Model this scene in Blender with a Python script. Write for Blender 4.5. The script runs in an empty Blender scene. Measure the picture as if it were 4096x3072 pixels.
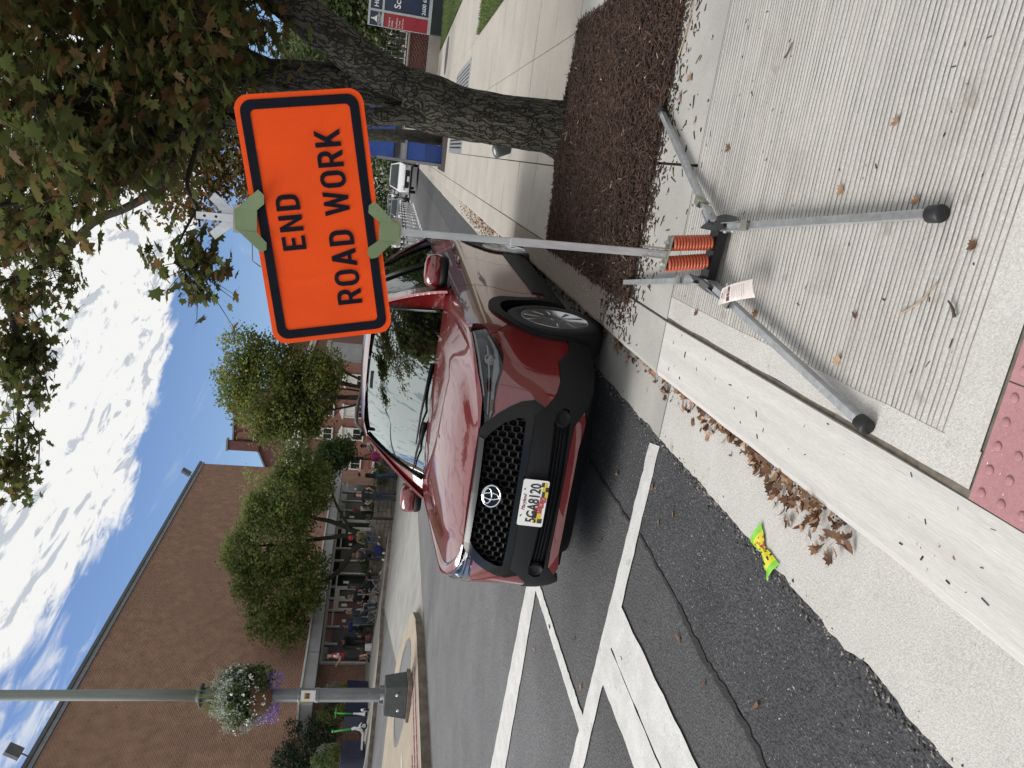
import bpy, bmesh, math, random
import numpy as np
from mathutils import Vector, Matrix, noise as mnoise
C = bpy.context
SC = C.scene
COL = SC.collection
RND = random.Random(7)
NR = np.random.default_rng(11)
rad = math.radians
# ------------------------------------------------------------------ camera
cam_d = bpy.data.cameras.new('camera'); cam = bpy.data.objects.new('camera', cam_d); COL.objects.link(cam)
EYE = Vector((0, 0, 1.4684))
FW = Vector((-0.28518, 0.93847, -0.19481)); RT = Vector((0.94883, 0.30518, 0.08117)); UPV = Vector((-0.13563, 0.16170, 0.97748))
m = Matrix(((-UPV.x, RT.x, -FW.x, EYE.x), (-UPV.y, RT.y, -FW.y, EYE.y), (-UPV.z, RT.z, -FW.z, EYE.z), (0, 0, 0, 1)))
cam.matrix_world = m                                   # the phone was held upright, so the frame lies on its side
cam_d.sensor_fit = 'HORIZONTAL'; cam_d.sensor_width = 36.0; cam_d.lens = 25.935
cam_d.clip_start = 0.05; cam_d.clip_end = 3000
SC.camera = cam
# ------------------------------------------------------------------ sky and sun
SUN_AZ, SUN_EL = rad(-105), rad(41)                      # azimuth from +Y towards +X
W = bpy.data.worlds.new('World'); SC.world = W; W.use_nodes = True
nt = W.node_tree; nt.nodes.clear()
def N(t, **k):
    n = nt.nodes.new(t)
    for a, v in k.items(): setattr(n, a, v)
    return n
def LK(a, b): nt.links.new(a, b)
def MT(op, a, b=None, c=None, clamp=False):
    n = N('ShaderNodeMath', operation=op, use_clamp=clamp)
    for i, v in enumerate((a, b, c)):
        if v is None: continue
        if isinstance(v, (int, float)): n.inputs[i].default_value = v
        else: LK(v, n.inputs[i])
    return n.outputs[0]
def SMOOTH(v, a, b):
    n = N('ShaderNodeMapRange', interpolation_type='SMOOTHSTEP')
    LK(v, n.inputs[0]); n.inputs[1].default_value = a; n.inputs[2].default_value = b
    return n.outputs[0]
tc = N('ShaderNodeTexCoord'); sep = N('ShaderNodeSeparateXYZ'); LK(tc.outputs['Generated'], sep.inputs[0])
sky = N('ShaderNodeTexSky', sky_type='NISHITA', sun_disc=False, sun_elevation=SUN_EL, sun_rotation=SUN_AZ)
sky.altitude = 50; sky.air_density = 1.0; sky.dust_density = 0.6; sky.ozone_density = 1.6
zc = MT('MAXIMUM', sep.outputs[2], 0.03)
px = MT('DIVIDE', sep.outputs[0], zc); py = MT('DIVIDE', sep.outputs[1], zc)
cmb = N('ShaderNodeCombineXYZ'); LK(px, cmb.inputs[0]); LK(py, cmb.inputs[1])
def noise(vec, scale, detail=6, rough=.55, dist=0.0, mapping=None):
    if mapping:
        mp = N('ShaderNodeMapping'); mp.inputs['Scale'].default_value = mapping[0]; mp.inputs['Rotation'].default_value = mapping[1]
        LK(vec, mp.inputs[0]); vec = mp.outputs[0]
    n = N('ShaderNodeTexNoise'); LK(vec, n.inputs['Vector'])
    n.inputs['Scale'].default_value = scale; n.inputs['Detail'].default_value = detail
    n.inputs['Roughness'].default_value = rough; n.inputs['Distortion'].default_value = dist
    return n.outputs[0]
CV = cmb.outputs[0]
n_edge = noise(CV, 2.2, 9, .62, .6, ((1.0, 0.55, 1), (0, 0, rad(-20))))
n_puff = noise(CV, 7.0, 9, .6, .9, ((1, .42, 1), (0, 0, rad(14))))
n_rip = noise(CV, 11.0, 6, .55, 1.4, ((1, .36, 1), (0, 0, rad(-24))))
n_big = noise(CV, .9, 5, .5, .3)
e1 = MT('ADD', px, 1.74)                                # the bank's open edge: parallel to the street, then across it
e2 = MT('MULTIPLY', MT('SUBTRACT', MT('ADD', px, 4.98), py), .7)
edge = MT('MINIMUM', e1, e2)
bank = MT('ADD', edge, MT('MULTIPLY', MT('SUBTRACT', n_edge, .5), .85))
bank = MT('ADD', bank, MT('MULTIPLY', MT('SUBTRACT', n_puff, .5), .55))
m_bank = SMOOTH(bank, -.06, .12)
e3 = MT('SUBTRACT', .34, MT('ABSOLUTE', MT('ADD', px, 2.02)))   # a second thin streak beyond the gap
e3 = MT('MINIMUM', e3, MT('MULTIPLY', MT('SUBTRACT', 2.62, py), .8))
st = MT('ADD', e3, MT('MULTIPLY', MT('SUBTRACT', n_puff, .5), 1.4))
m_st = MT('MULTIPLY', SMOOTH(st, .03, .42), .62)
n_veil = noise(CV, 1.1, 7, .6, 1.2, ((2.6, .5, 1), (0, 0, rad(-12))))
m_veil = MT('MULTIPLY', SMOOTH(n_veil, .56, .84), .22)
m_all = MT('MAXIMUM', m_bank, MT('MAXIMUM', m_st, m_veil))
shade = MT('ADD', MT('ADD', MT('MULTIPLY', n_puff, 1.0), MT('MULTIPLY', n_rip, .8)), MT('MULTIPLY', n_big, .3))
cr = N('ShaderNodeValToRGB'); LK(shade, cr.inputs[0])
cr.color_ramp.elements[0].position = .93; cr.color_ramp.elements[0].color = (8.0, 8.5, 9.3, 1)
cr.color_ramp.elements[1].position = 1.16; cr.color_ramp.elements[1].color = (13.2, 13.2, 13.1, 1)
hz = SMOOTH(sep.outputs[2], .02, .5)
tint = N('ShaderNodeMix', data_type='RGBA', blend_type='MULTIPLY'); tint.inputs[0].default_value = 1.0
LK(sky.outputs[0], tint.inputs[6]); tint.inputs[7].default_value = (1.36, 1.50, 1.84, 1)
mx = N('ShaderNodeMix', data_type='RGBA'); LK(m_all, mx.inputs[0]); LK(tint.outputs[2], mx.inputs[6]); LK(cr.outputs[0], mx.inputs[7])
bg = N('ShaderNodeBackground'); LK(mx.outputs[2], bg.inputs[0]); bg.inputs[1].default_value = 0.06
wo = N('ShaderNodeOutputWorld'); LK(bg.outputs[0], wo.inputs[0])
sun_d = bpy.data.lights.new('sun', 'SUN'); sun = bpy.data.objects.new('sun', sun_d); COL.objects.link(sun)
sun_d.energy = 3.5; sun_d.angle = rad(36); sun_d.color = (1, .96, .90)
sd = Vector((math.sin(SUN_AZ) * math.cos(SUN_EL), math.cos(SUN_AZ) * math.cos(SUN_EL), math.sin(SUN_EL)))
sun.rotation_euler = (-sd).to_track_quat('-Z', 'Y').to_euler()
SC.render.engine = 'CYCLES'
SC.cycles.max_bounces = 6; SC.cycles.transparent_max_bounces = 12
SC.view_settings.view_transform = 'Standard'; SC.view_settings.look = 'None'
SC.view_settings.gamma = 1.0; SC.view_settings.use_curve_mapping = False
SC.view_settings.exposure = 0.22
# ------------------------------------------------------------------ materials
def newmat(name):
    mt = bpy.data.materials.new(name); mt.use_nodes = True
    t = mt.node_tree; b = t.nodes['Principled BSDF']
    return mt, t, b
def M(name, col, rough=.7, metal=0.0, var=.12, scale=6.0, bump=0.0, bscale=60.0, col2=None, coat=0.0, spec=.5, speck=None, stretch=None, rand=0.0, trans=0.0, lo=.35, hi=.68, coord='Object', grain=None, lane=None):
    """procedural surface: two noise-mixed colours, optional specks, optional bump"""
    mt, t, b = newmat(name)
    def n_(ty, **k):
        n = t.nodes.new(ty)
        for a, v in k.items(): setattr(n, a, v)
        return n
    L = t.links.new
    c1 = tuple(col); c2 = tuple(col2) if col2 else tuple(max(0, x * (1 - var * 2.2)) for x in col)
    tcn = n_('ShaderNodeTexCoord'); vec = tcn.outputs[coord] if coord != 'Pos' else n_('ShaderNodeNewGeometry').outputs['Position']
    if stretch:
        mp = n_('ShaderNodeMapping'); mp.inputs['Scale'].default_value = stretch; L(vec, mp.inputs[0]); vec = mp.outputs[0]
    nz = n_('ShaderNodeTexNoise'); L(vec, nz.inputs['Vector']); nz.inputs['Scale'].default_value = scale; nz.inputs['Detail'].default_value = 7; nz.inputs['Roughness'].default_value = .6
    rp = n_('ShaderNodeMapRange'); L(nz.outputs[0], rp.inputs[0]); rp.inputs[1].default_value = lo; rp.inputs[2].default_value = hi
    mx_ = n_('ShaderNodeMix', data_type='RGBA'); L(rp.outputs[0], mx_.inputs[0]); mx_.inputs[6].default_value = c2 + (1,); mx_.inputs[7].default_value = c1 + (1,)
    out = mx_.outputs[2]
    if speck:                                              # (colour, scale, threshold)
        for (sc_, ss, th) in (speck if isinstance(speck, list) else [speck]):
            vz = n_('ShaderNodeTexNoise'); L(vec, vz.inputs['Vector']); vz.inputs['Scale'].default_value = ss; vz.inputs['Detail'].default_value = 2.5
            r2 = n_('ShaderNodeMapRange'); L(vz.outputs[0], r2.inputs[0]); r2.inputs[1].default_value = th; r2.inputs[2].default_value = th + .06
            m2 = n_('ShaderNodeMix', data_type='RGBA'); L(r2.outputs[0], m2.inputs[0]); L(out, m2.inputs[6]); m2.inputs[7].default_value = tuple(sc_) + (1,)
            out = m2.outputs[2]
    if grain:                                              # (scale, amount): salt-and-pepper aggregate
        gz_ = n_('ShaderNodeTexNoise'); L(vec, gz_.inputs['Vector']); gz_.inputs['Scale'].default_value = grain[0]; gz_.inputs['Detail'].default_value = 3; gz_.inputs['Roughness'].default_value = .7
        gr_ = n_('ShaderNodeMapRange'); L(gz_.outputs[0], gr_.inputs[0]); gr_.inputs[1].default_value = .30; gr_.inputs[2].default_value = .70; gr_.inputs[3].default_value = 1 - grain[1]; gr_.inputs[4].default_value = 1 + grain[1]
        gh = n_('ShaderNodeHueSaturation'); L(gr_.outputs[0], gh.inputs['Value']); L(out, gh.inputs['Color']); out = gh.outputs[0]
    if lane:                                               # grazing-view sheen painted in: road lighter with distance, darker towards the kerb side
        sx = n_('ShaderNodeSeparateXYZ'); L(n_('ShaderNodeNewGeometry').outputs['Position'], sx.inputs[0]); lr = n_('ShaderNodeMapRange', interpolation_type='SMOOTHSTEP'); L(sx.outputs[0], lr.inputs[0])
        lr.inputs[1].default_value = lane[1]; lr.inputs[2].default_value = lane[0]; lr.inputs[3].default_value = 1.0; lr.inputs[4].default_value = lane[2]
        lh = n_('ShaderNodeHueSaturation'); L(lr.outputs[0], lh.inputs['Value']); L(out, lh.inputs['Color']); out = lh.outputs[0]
    if rand:
        oi = n_('ShaderNodeObjectInfo'); hs = n_('ShaderNodeHueSaturation')
        mr = n_('ShaderNodeMapRange'); L(oi.outputs['Random'], mr.inputs[0]); mr.inputs[3].default_value = 1 - rand; mr.inputs[4].default_value = 1 + rand
        L(mr.outputs[0], hs.inputs['Value']); L(out, hs.inputs['Color']); out = hs.outputs[0]
    L(out, b.inputs['Base Color'])
    b.inputs['Roughness'].default_value = rough; b.inputs['Metallic'].default_value = metal
    b.inputs['Specular IOR Level'].default_value = spec
    if coat: b.inputs['Coat Weight'].default_value = coat; b.inputs['Coat Roughness'].default_value = .03
    if trans: b.inputs['Transmission Weight'].default_value = trans
    if bump:
        bz = n_('ShaderNodeTexNoise'); L(vec, bz.inputs['Vector']); bz.inputs['Scale'].default_value = bscale; bz.inputs['Detail'].default_value = 5
        bn = n_('ShaderNodeBump'); bn.inputs['Strength'].default_value = min(1, bump); bn.inputs['Distance'].default_value = .02 * max(1, bump); L(bz.outputs[0], bn.inputs['Height']); L(bn.outputs[0], b.inputs['Normal'])
    return mt
def plain(name, col, rough=.5, metal=0.0, coat=0.0, spec=.5):
    return M(name, col, rough, metal, var=.04, coat=coat, spec=spec)
def glass_mat(name, col=(.8, .9, .9), alpha=.35, rough=.02, tint=(.02, .025, .025)):
    """see-through pane: glossy over transparent (fresnel)"""
    mt = bpy.data.materials.new(name); mt.use_nodes = True; t = mt.node_tree; t.nodes.clear()
    o = t.nodes.new('ShaderNodeOutputMaterial'); g = t.nodes.new('ShaderNodeBsdfGlossy'); g.inputs['Roughness'].default_value = rough
    tr = t.nodes.new('ShaderNodeBsdfTransparent'); tr.inputs[0].default_value = tuple(tint) + (1,)
    fr = t.nodes.new('ShaderNodeLayerWeight'); fr.inputs[0].default_value = .5
    pw = t.nodes.new('ShaderNodeMath'); pw.operation = 'POWER'; pw.inputs[1].default_value = 4.2; t.links.new(fr.outputs['Facing'], pw.inputs[0])
    mp = t.nodes.new('ShaderNodeMath'); mp.operation = 'MULTIPLY_ADD'; mp.inputs[1].default_value = .9; mp.inputs[2].default_value = alpha + .04
    mp.use_clamp = True
    t.links.new(pw.outputs[0], mp.inputs[0])
    mx_ = t.nodes.new('ShaderNodeMixShader'); g.inputs[0].default_value = tuple(col) + (1,)
    t.links.new(mp.outputs[0], mx_.inputs[0]); t.links.new(tr.outputs[0], mx_.inputs[1]); t.links.new(g.outputs[0], mx_.inputs[2]); t.links.new(mx_.outputs[0], o.inputs[0])
    return mt
def leaf_mat(name, stops, transl=.45, rough=.5):
    """foliage: colour from the leaf's own tint attribute, light passes through the blade"""
    mt = bpy.data.materials.new(name); mt.use_nodes = True; t = mt.node_tree; t.nodes.clear()
    o = t.nodes.new('ShaderNodeOutputMaterial'); at = t.nodes.new('ShaderNodeAttribute'); at.attribute_name = 'tint'
    oi = t.nodes.new('ShaderNodeObjectInfo'); ad = t.nodes.new('ShaderNodeMath'); ad.operation = 'MULTIPLY_ADD'; ad.inputs[1].default_value = .25
    sb = t.nodes.new('ShaderNodeMath'); sb.operation = 'SUBTRACT'; sb.inputs[1].default_value = .125
    t.links.new(oi.outputs['Random'], ad.inputs[0]); t.links.new(at.outputs['Fac'], ad.inputs[2]); t.links.new(ad.outputs[0], sb.inputs[0])
    cr = t.nodes.new('ShaderNodeValToRGB'); t.links.new(sb.outputs[0], cr.inputs[0])
    els = cr.color_ramp.elements
    while len(els) < len(stops): els.new(.5)
    for e, (p, c) in zip(els, stops): e.position = p; e.color = tuple(c) + (1,)
    d = t.nodes.new('ShaderNodeBsdfPrincipled'); d.inputs['Roughness'].default_value = rough; d.inputs['Specular IOR Level'].default_value = .35
    t.links.new(cr.outputs[0], d.inputs['Base Color'])
    tl = t.nodes.new('ShaderNodeBsdfTranslucent'); g = t.nodes.new('ShaderNodeGamma'); g.inputs[1].default_value = .85
    t.links.new(cr.outputs[0], g.inputs[0]); t.links.new(g.outputs[0], tl.inputs[0])
    mx_ = t.nodes.new('ShaderNodeMixShader'); mx_.inputs[0].default_value = transl
    t.links.new(d.outputs[0], mx_.inputs[1]); t.links.new(tl.outputs[0], mx_.inputs[2]); t.links.new(mx_.outputs[0], o.inputs[0])
    return mt
# ------------------------------------------------------------------ objects, labels
def link(o, parent=None):
    COL.objects.link(o)
    if parent is not None: o.parent = parent
    return o
def tag(o, label=None, cat=None, group=None, kind=None):
    if label: o['label'] = label
    if cat: o['category'] = cat
    if group: o['group'] = group
    if kind: o['kind'] = kind
    return o
def empty(name, loc=(0, 0, 0), rz=0.0, label=None, cat=None, group=None, parent=None):
    o = bpy.data.objects.new(name, None); o.location = loc; o.rotation_euler = (0, 0, rz); o.empty_display_size = .2
    link(o, parent); return tag(o, label, cat, group)
def kids(o): return [c for c in bpy.data.objects if c.parent == o]
def copy_tree(o, tree, parent=None):
    c = o.copy(); link(c)
    if parent is not None: c.parent = parent; c.matrix_parent_inverse = o.matrix_parent_inverse.copy()
    for ch in tree.get(o.name, []): copy_tree(ch, tree, c)
    return c
def tree_map():
    d = {}
    for x in bpy.data.objects:
        if x.parent: d.setdefault(x.parent.name, []).append(x)
    return d
def mesh_np(name, V, F, mats=None, midx=None, smooth=False, tint=None):
    """V (n,3); F (m,k) int array or list of such arrays"""
    V = np.asarray(V, dtype=np.float32); Fs = F if isinstance(F, list) else [F]
    Fs = [np.asarray(f, dtype=np.int32) for f in Fs if len(f)]
    me = bpy.data.meshes.new(name)
    me.vertices.add(len(V)); me.vertices.foreach_set('co', V.ravel())
    nl = sum(f.size for f in Fs); npoly = sum(len(f) for f in Fs)
    me.loops.add(nl); me.polygons.add(npoly)
    li = np.concatenate([f.ravel() for f in Fs]); me.loops.foreach_set('vertex_index', li)
    tot = np.concatenate([np.full(len(f), f.shape[1], np.int32) for f in Fs]); st_ = np.concatenate([[0], np.cumsum(tot)[:-1]]).astype(np.int32)
    me.polygons.foreach_set('loop_start', st_)
    if smooth: me.polygons.foreach_set('use_smooth', np.ones(npoly, bool))
    if midx is not None: me.polygons.foreach_set('material_index', np.asarray(midx, np.int32))
    for mt in (mats if isinstance(mats, (list, tuple)) else [mats]):
        if mt is not None: me.materials.append(mt)
    me.update(calc_edges=True); me.validate()
    if tint is not None:
        a = me.attributes.new('tint', 'FLOAT', 'FACE'); a.data.foreach_set('value', np.asarray(tint, np.float32))
    return me
class MB:
    """collects shapes, builds ONE mesh object"""
    def __init__(s): s.v = []; s.f = []; s.m = []; s.sm = []
    def add(s, vs, fs, mi=0, smooth=False):
        o = len(s.v); s.v += [tuple(v) for v in vs]
        for f in fs: s.f.append([i + o for i in f]); s.m.append(mi); s.sm.append(smooth)
        return s
    def box(s, x0, x1, y0, y1, z0, z1, mi=0, taper=0.0):
        t = taper
        vs = [(x0, y0, z0), (x1, y0, z0), (x1, y1, z0), (x0, y1, z0), (x0 + t, y0 + t, z1), (x1 - t, y0 + t, z1), (x1 - t, y1 - t, z1), (x0 + t, y1 - t, z1)]
        return s.add(vs, [(3, 2, 1, 0), (4, 5, 6, 7), (0, 1, 5, 4), (1, 2, 6, 5), (2, 3, 7, 6), (3, 0, 4, 7)], mi)
    def obox(s, c, ax, ay, az, hx, hy, hz, mi=0):
        c = Vector(c); ax = Vector(ax).normalized() * hx; ay = Vector(ay).normalized() * hy; az = Vector(az).normalized() * hz
        vs = [c + sx * ax + sy * ay + sz * az for sz in (-1, 1) for sx, sy in ((-1, -1), (1, -1), (1, 1), (-1, 1))]
        return s.add(vs, [(3, 2, 1, 0), (4, 5, 6, 7), (0, 1, 5, 4), (1, 2, 6, 5), (2, 3, 7, 6), (3, 0, 4, 7)], mi)
    def beam(s, a, b, w, hgt, up=(0, 0, 1), mi=0):
        a = Vector(a); b = Vector(b); d = (b - a); u = Vector(up); sx = d.cross(u)
        if sx.length < 1e-6: sx = d.cross(Vector((1, 0, 0)))
        uz = sx.cross(d)
        return s.obox((a + b) / 2, d, sx, uz, d.length / 2, w / 2, hgt / 2, mi)
    def tube(s, pts, rad_, n=8, mi=0, caps=True, smooth=True):
        pts = [Vector(p) for p in pts]; rs = rad_ if isinstance(rad_, (list, tuple)) else [rad_] * len(pts)
        vs = []; fs = []
        prev = None
        for i, p in enumerate(pts):
            d = (pts[min(i + 1, len(pts) - 1)] - pts[max(i - 1, 0)])
            if d.length < 1e-9: d = Vector((0, 0, 1))
            d.normalize()
            if prev is None:
                a = d.cross(Vector((0, 0, 1)))
                if a.length < .05: a = d.cross(Vector((1, 0, 0)))
            else: a = prev - d * prev.dot(d)
            if a.length < 1e-6: a = d.orthogonal()
            a.normalize(); prev = a; b_ = d.cross(a)
            for k in range(n):
                t = 2 * math.pi * k / n; vs.append(p + (a * math.cos(t) + b_ * math.sin(t)) * rs[i])
        for i in range(len(pts) - 1):
            for k in range(n): fs.append((i * n + k, i * n + (k + 1) % n, (i + 1) * n + (k + 1) % n, (i + 1) * n + k))
        s.add(vs, fs, mi, smooth)
        if caps:
            o = len(s.v) - len(vs)
            s.f.append([o + k for k in range(n)][::-1]); s.m.append(mi); s.sm.append(False)
            s.f.append([o + (len(pts) - 1) * n + k for k in range(n)]); s.m.append(mi); s.sm.append(False)
        return s
    def lathe(s, c, prof, n=16, mi=0, smooth=True, axis=None):
        c = Vector(c); az = Vector(axis).normalized() if axis else Vector((0, 0, 1)); ax = az.orthogonal().normalized(); ay = az.cross(ax)
        vs = [c + ax * (r * math.cos(2 * math.pi * k / n)) + ay * (r * math.sin(2 * math.pi * k / n)) + az * z for r, z in prof for k in range(n)]
        fs = [(i * n + k, i * n + (k + 1) % n, (i + 1) * n + (k + 1) % n, (i + 1) * n + k) for i in range(len(prof) - 1) for k in range(n)]
        fs.append(tuple(range(n))[::-1]); fs.append(tuple((len(prof) - 1) * n + k for k in range(n)))
        return s.add(vs, fs, mi, smooth)
    def prism(s, poly, org, ax, ay, depth, mi=0):
        """polygon in the (ax, ay) plane, extruded along ax x ay by depth (both caps)"""
        org = Vector(org); ax = Vector(ax); ay = Vector(ay); nn = ax.cross(ay).normalized() * depth; n = len(poly)
        vs = [org + ax * p[0] + ay * p[1] for p in poly] + [org + ax * p[0] + ay * p[1] + nn for p in poly]
        fs = [tuple(range(n))[::-1], tuple(range(n, 2 * n))] + [(i, (i + 1) % n, n + (i + 1) % n, n + i) for i in range(n)]
        return s.add(vs, fs, mi)
    def ball(s, c, r, n=10, mi=0, squash=(1, 1, 1)):
        c = Vector(c); k = max(4, n // 2); vs = []; fs = []
        for i in range(k + 1):
            th = math.pi * i / k
            for j in range(n):
                ph = 2 * math.pi * j / n
                vs.append(c + Vector((math.sin(th) * math.cos(ph) * r * squash[0], math.sin(th) * math.sin(ph) * r * squash[1], math.cos(th) * r * squash[2])))
        for i in range(k):
            for j in range(n): fs.append((i * n + j, (i + 1) * n + j, (i + 1) * n + (j + 1) % n, i * n + (j + 1) % n))
        return s.add(vs, fs, mi, True)
    def mesh(s, name, mats, bevel=0.0):
        me = bpy.data.meshes.new(name); me.from_pydata(s.v, [], s.f)
        for mt in (mats if isinstance(mats, (list, tuple)) else [mats]): me.materials.append(mt)
        me.polygons.foreach_set('material_index', s.m); me.polygons.foreach_set('use_smooth', s.sm)
        me.update()
        if bevel:
            bm = bmesh.new(); bm.from_mesh(me)
            bmesh.ops.remove_doubles(bm, verts=bm.verts, dist=1e-5)
            es = [e for e in bm.edges if len(e.link_faces) == 2 and e.calc_face_angle(0) > .5]
            bmesh.ops.bevel(bm, geom=es, offset=bevel, segments=2, affect='EDGES', profile=.6)
            bm.to_mesh(me); bm.free(); me.update()
        return me
    def build(s, name, mats, parent=None, bevel=0.0, loc=None):
        o = bpy.data.objects.new(name, s.mesh(name, mats, bevel)); link(o, parent)
        if loc: o.location = loc
        return o
def obj(name, me, parent=None, loc=None, rz=None):
    o = bpy.data.objects.new(name, me); link(o, parent)
    if loc is not None: o.location = loc
    if rz is not None: o.rotation_euler = (0, 0, rz)
    return o
def text_mesh(name, s, size, mat_, depth=.002, offset=0.0, xscale=1.0, align='CENTER', shear=0.0, spacing=1.0):
    cu = bpy.data.curves.new(name, 'FONT'); cu.body = s; cu.size = size; cu.extrude = depth; cu.offset = offset
    cu.align_x = align; cu.align_y = 'CENTER'; cu.shear = shear; cu.space_character = spacing; cu.resolution_u = 4
    to = bpy.data.objects.new(name, cu); COL.objects.link(to)
    dg = C.evaluated_depsgraph_get(); dg.update()
    me = bpy.data.meshes.new_from_object(to.evaluated_get(dg)); bpy.data.objects.remove(to); bpy.data.curves.remove(cu)
    me.transform(Matrix.Diagonal((xscale, 1, 1, 1))); me.materials.clear(); me.materials.append(mat_); me.name = name
    return me
def frame_mat(org, ax, ay):
    ax = Vector(ax).normalized(); ay = Vector(ay).normalized(); az = ax.cross(ay).normalized(); org = Vector(org)
    return Matrix(((ax.x, ay.x, az.x, org.x), (ax.y, ay.y, az.y, org.y), (ax.z, ay.z, az.z, org.z), (0, 0, 0, 1)))
def text_on(name, s, size, mat_, org, ax, ay, parent, **k):
    """lettering as a thin solid: x runs along ax, letters stand along ay"""
    o = obj(name, text_mesh(name, s, size, mat_, **k), parent); o.matrix_local = frame_mat(org, ax, ay); return o
# ------------------------------------------------------------------ heights of the ground
S = -0.0185
def zroad(y): return S * y if y < 62 else S * 62 + S * 8 * (1 - math.exp(-(y - 62) / 8.0))
def zwalk(y):
    if y < 1.35: return 0.004
    if y < 3.32: return 0.004 + (y - 1.35) / 1.97 * (0.13 + S * 3.32 - 0.004)
    return 0.13 + zroad(y)
def zleft(x, y): return zroad(y) + (.075 * (-10.15 - x) if x < -10.15 else 0.0)
# ------------------------------------------------------------------ setting materials
m_asph_old = M('asphalt_worn_sheen', (.145, .148, .156), .9, scale=1.3, col2=(.112, .114, .120), bump=.8, bscale=90, speck=[((.34, .34, .34), 75, .67), ((.035, .035, .037), 60, .65)], coord='Pos', grain=(65, .5), lane=(-2.2, -5.0, .50))  # lane: lighter away from the kerb, sheen at a grazing view put into colour
m_asph_new = M('asphalt_dark', (.060, .062, .068), .9, scale=2.2, col2=(.043, .044, .048), bump=1.0, bscale=95, speck=[((.015, .015, .016), 60, .62), ((.34, .34, .335), 75, .665), ((.42, .42, .41), 42, .74), ((.20, .20, .195), 5.5, .74)], coord='Pos', grain=(62, .6))
m_tar = M('crack_filler', (.018, .018, .019), .85, bump=.6, bscale=90, coord='Pos')
m_conc = M('concrete_pale', (.475, .466, .445), .92, scale=2.3, col2=(.415, .405, .385), bump=.28, bscale=220, speck=[((.40, .385, .36), 3.1, .60), ((.20, .195, .19), 70, .715), ((.33, .31, .28), 8, .66), ((.20, .185, .165), 22, .745)], coord='Pos', grain=(140, .20))
m_conc_b = M('concrete_broomed', (.505, .497, .475), .92, scale=5, col2=(.43, .42, .40), bump=.12, bscale=110, stretch=(3.0, .12, 1), speck=[((.30, .28, .26), 40, .72), ((.22, .21, .2), 75, .73)], coord='Pos', grain=(150, .13))
m_conc_g = M('concrete_grey', (.37, .362, .34), .92, scale=2.4, col2=(.30, .294, .278), bump=.18, bscale=260, speck=[((.18, .17, .16), 80, .71), ((.27, .25, .22), 7, .70)], coord='Pos', grain=(160, .16))
m_conc_w = M('concrete_warm', (.385, .36, .32), .92, scale=1.1, col2=(.325, .305, .272), bump=.35, bscale=240, speck=[((.25, .23, .2), 45, .73), ((.33, .30, .25), 3, .68)], coord='Pos', grain=(60, .16))
m_conc_d = M('concrete_stained', (.22, .19, .15), .95, scale=4, col2=(.11, .085, .065), bump=.5, bscale=120, coord='Pos')
m_aggr = M('exposed_aggregate', (.36, .31, .25), .9, scale=90, col2=(.15, .125, .10), bump=1.0, bscale=110, speck=((.55, .50, .43), 120, .66), coord='Pos')
m_joint = M('joint_dirt', (.085, .075, .06), .95, scale=30, col2=(.16, .14, .11), coord='Pos')
m_paint = M('road_paint', (.56, .56, .55), .75, scale=7, col2=(.45, .45, .445), bump=.25, bscale=200, speck=[((.25, .25, .25), 45, .70), ((.40, .40, .40), 12, .68)], coord='Pos', grain=(90, .15))
m_pink = M('tactile_red', (.36, .185, .195), .9, scale=4, col2=(.31, .155, .165), bump=.15, bscale=300, speck=[((.66, .56, .55), 95, .70)], coord='Pos', grain=(120, .12))
m_stamp = M('stamped_brick', (.37, .265, .235), .9, scale=4, col2=(.27, .20, .18), bump=.3, bscale=90, coord='Pos')
m_tan = M('concrete_tan', (.36, .305, .235), .92, scale=2, col2=(.29, .25, .195), bump=.3, bscale=100, coord='Pos')
m_soil = M('soil', (.05, .032, .024), .95, scale=12, col2=(.02, .013, .01), bump=1, bscale=60, coord='Pos')
m_turf = M('turf_base', (.05, .085, .025), .95, scale=7, col2=(.03, .05, .018), bump=.5, bscale=60, coord='Pos')
m_ground = M('ground_far', (.11, .115, .09), .95, scale=.05, coord='Pos')
def sheet(name, poly_fn, xs, ys, mat_, zfn, lift=0.0, parent=None, kind='structure'):
    """grid over parameters (xs, ys); poly_fn maps to x,y"""
    V = [];
    for b in ys:
        for a in xs:
            x, y = poly_fn(a, b); V.append((x, y, zfn(x, y) + lift))
    nx = len(xs); F = [(j * nx + i, j * nx + i + 1, (j + 1) * nx + i + 1, (j + 1) * nx + i) for j in range(len(ys) - 1) for i in range(nx - 1)]
    o = obj(name, mesh_np(name, V, np.array(F), mat_), parent)
    if parent is None: tag(o, kind=kind)
    return o
idm = lambda a, b: (a, b)
zr = lambda x, y: zroad(y)
ysr = list(np.concatenate([np.linspace(-12, 30, 22), np.linspace(32, 66, 17), np.linspace(70, 220, 12)]))
def zg(x, y): return -1.9 - .0004 * max(0, y)
sheet('ground', idm, [-2500, -300, -60, 0, 60, 300, 2500], [-600, -60, 0, 60, 200, 600, 2600], m_ground, zg)
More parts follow.
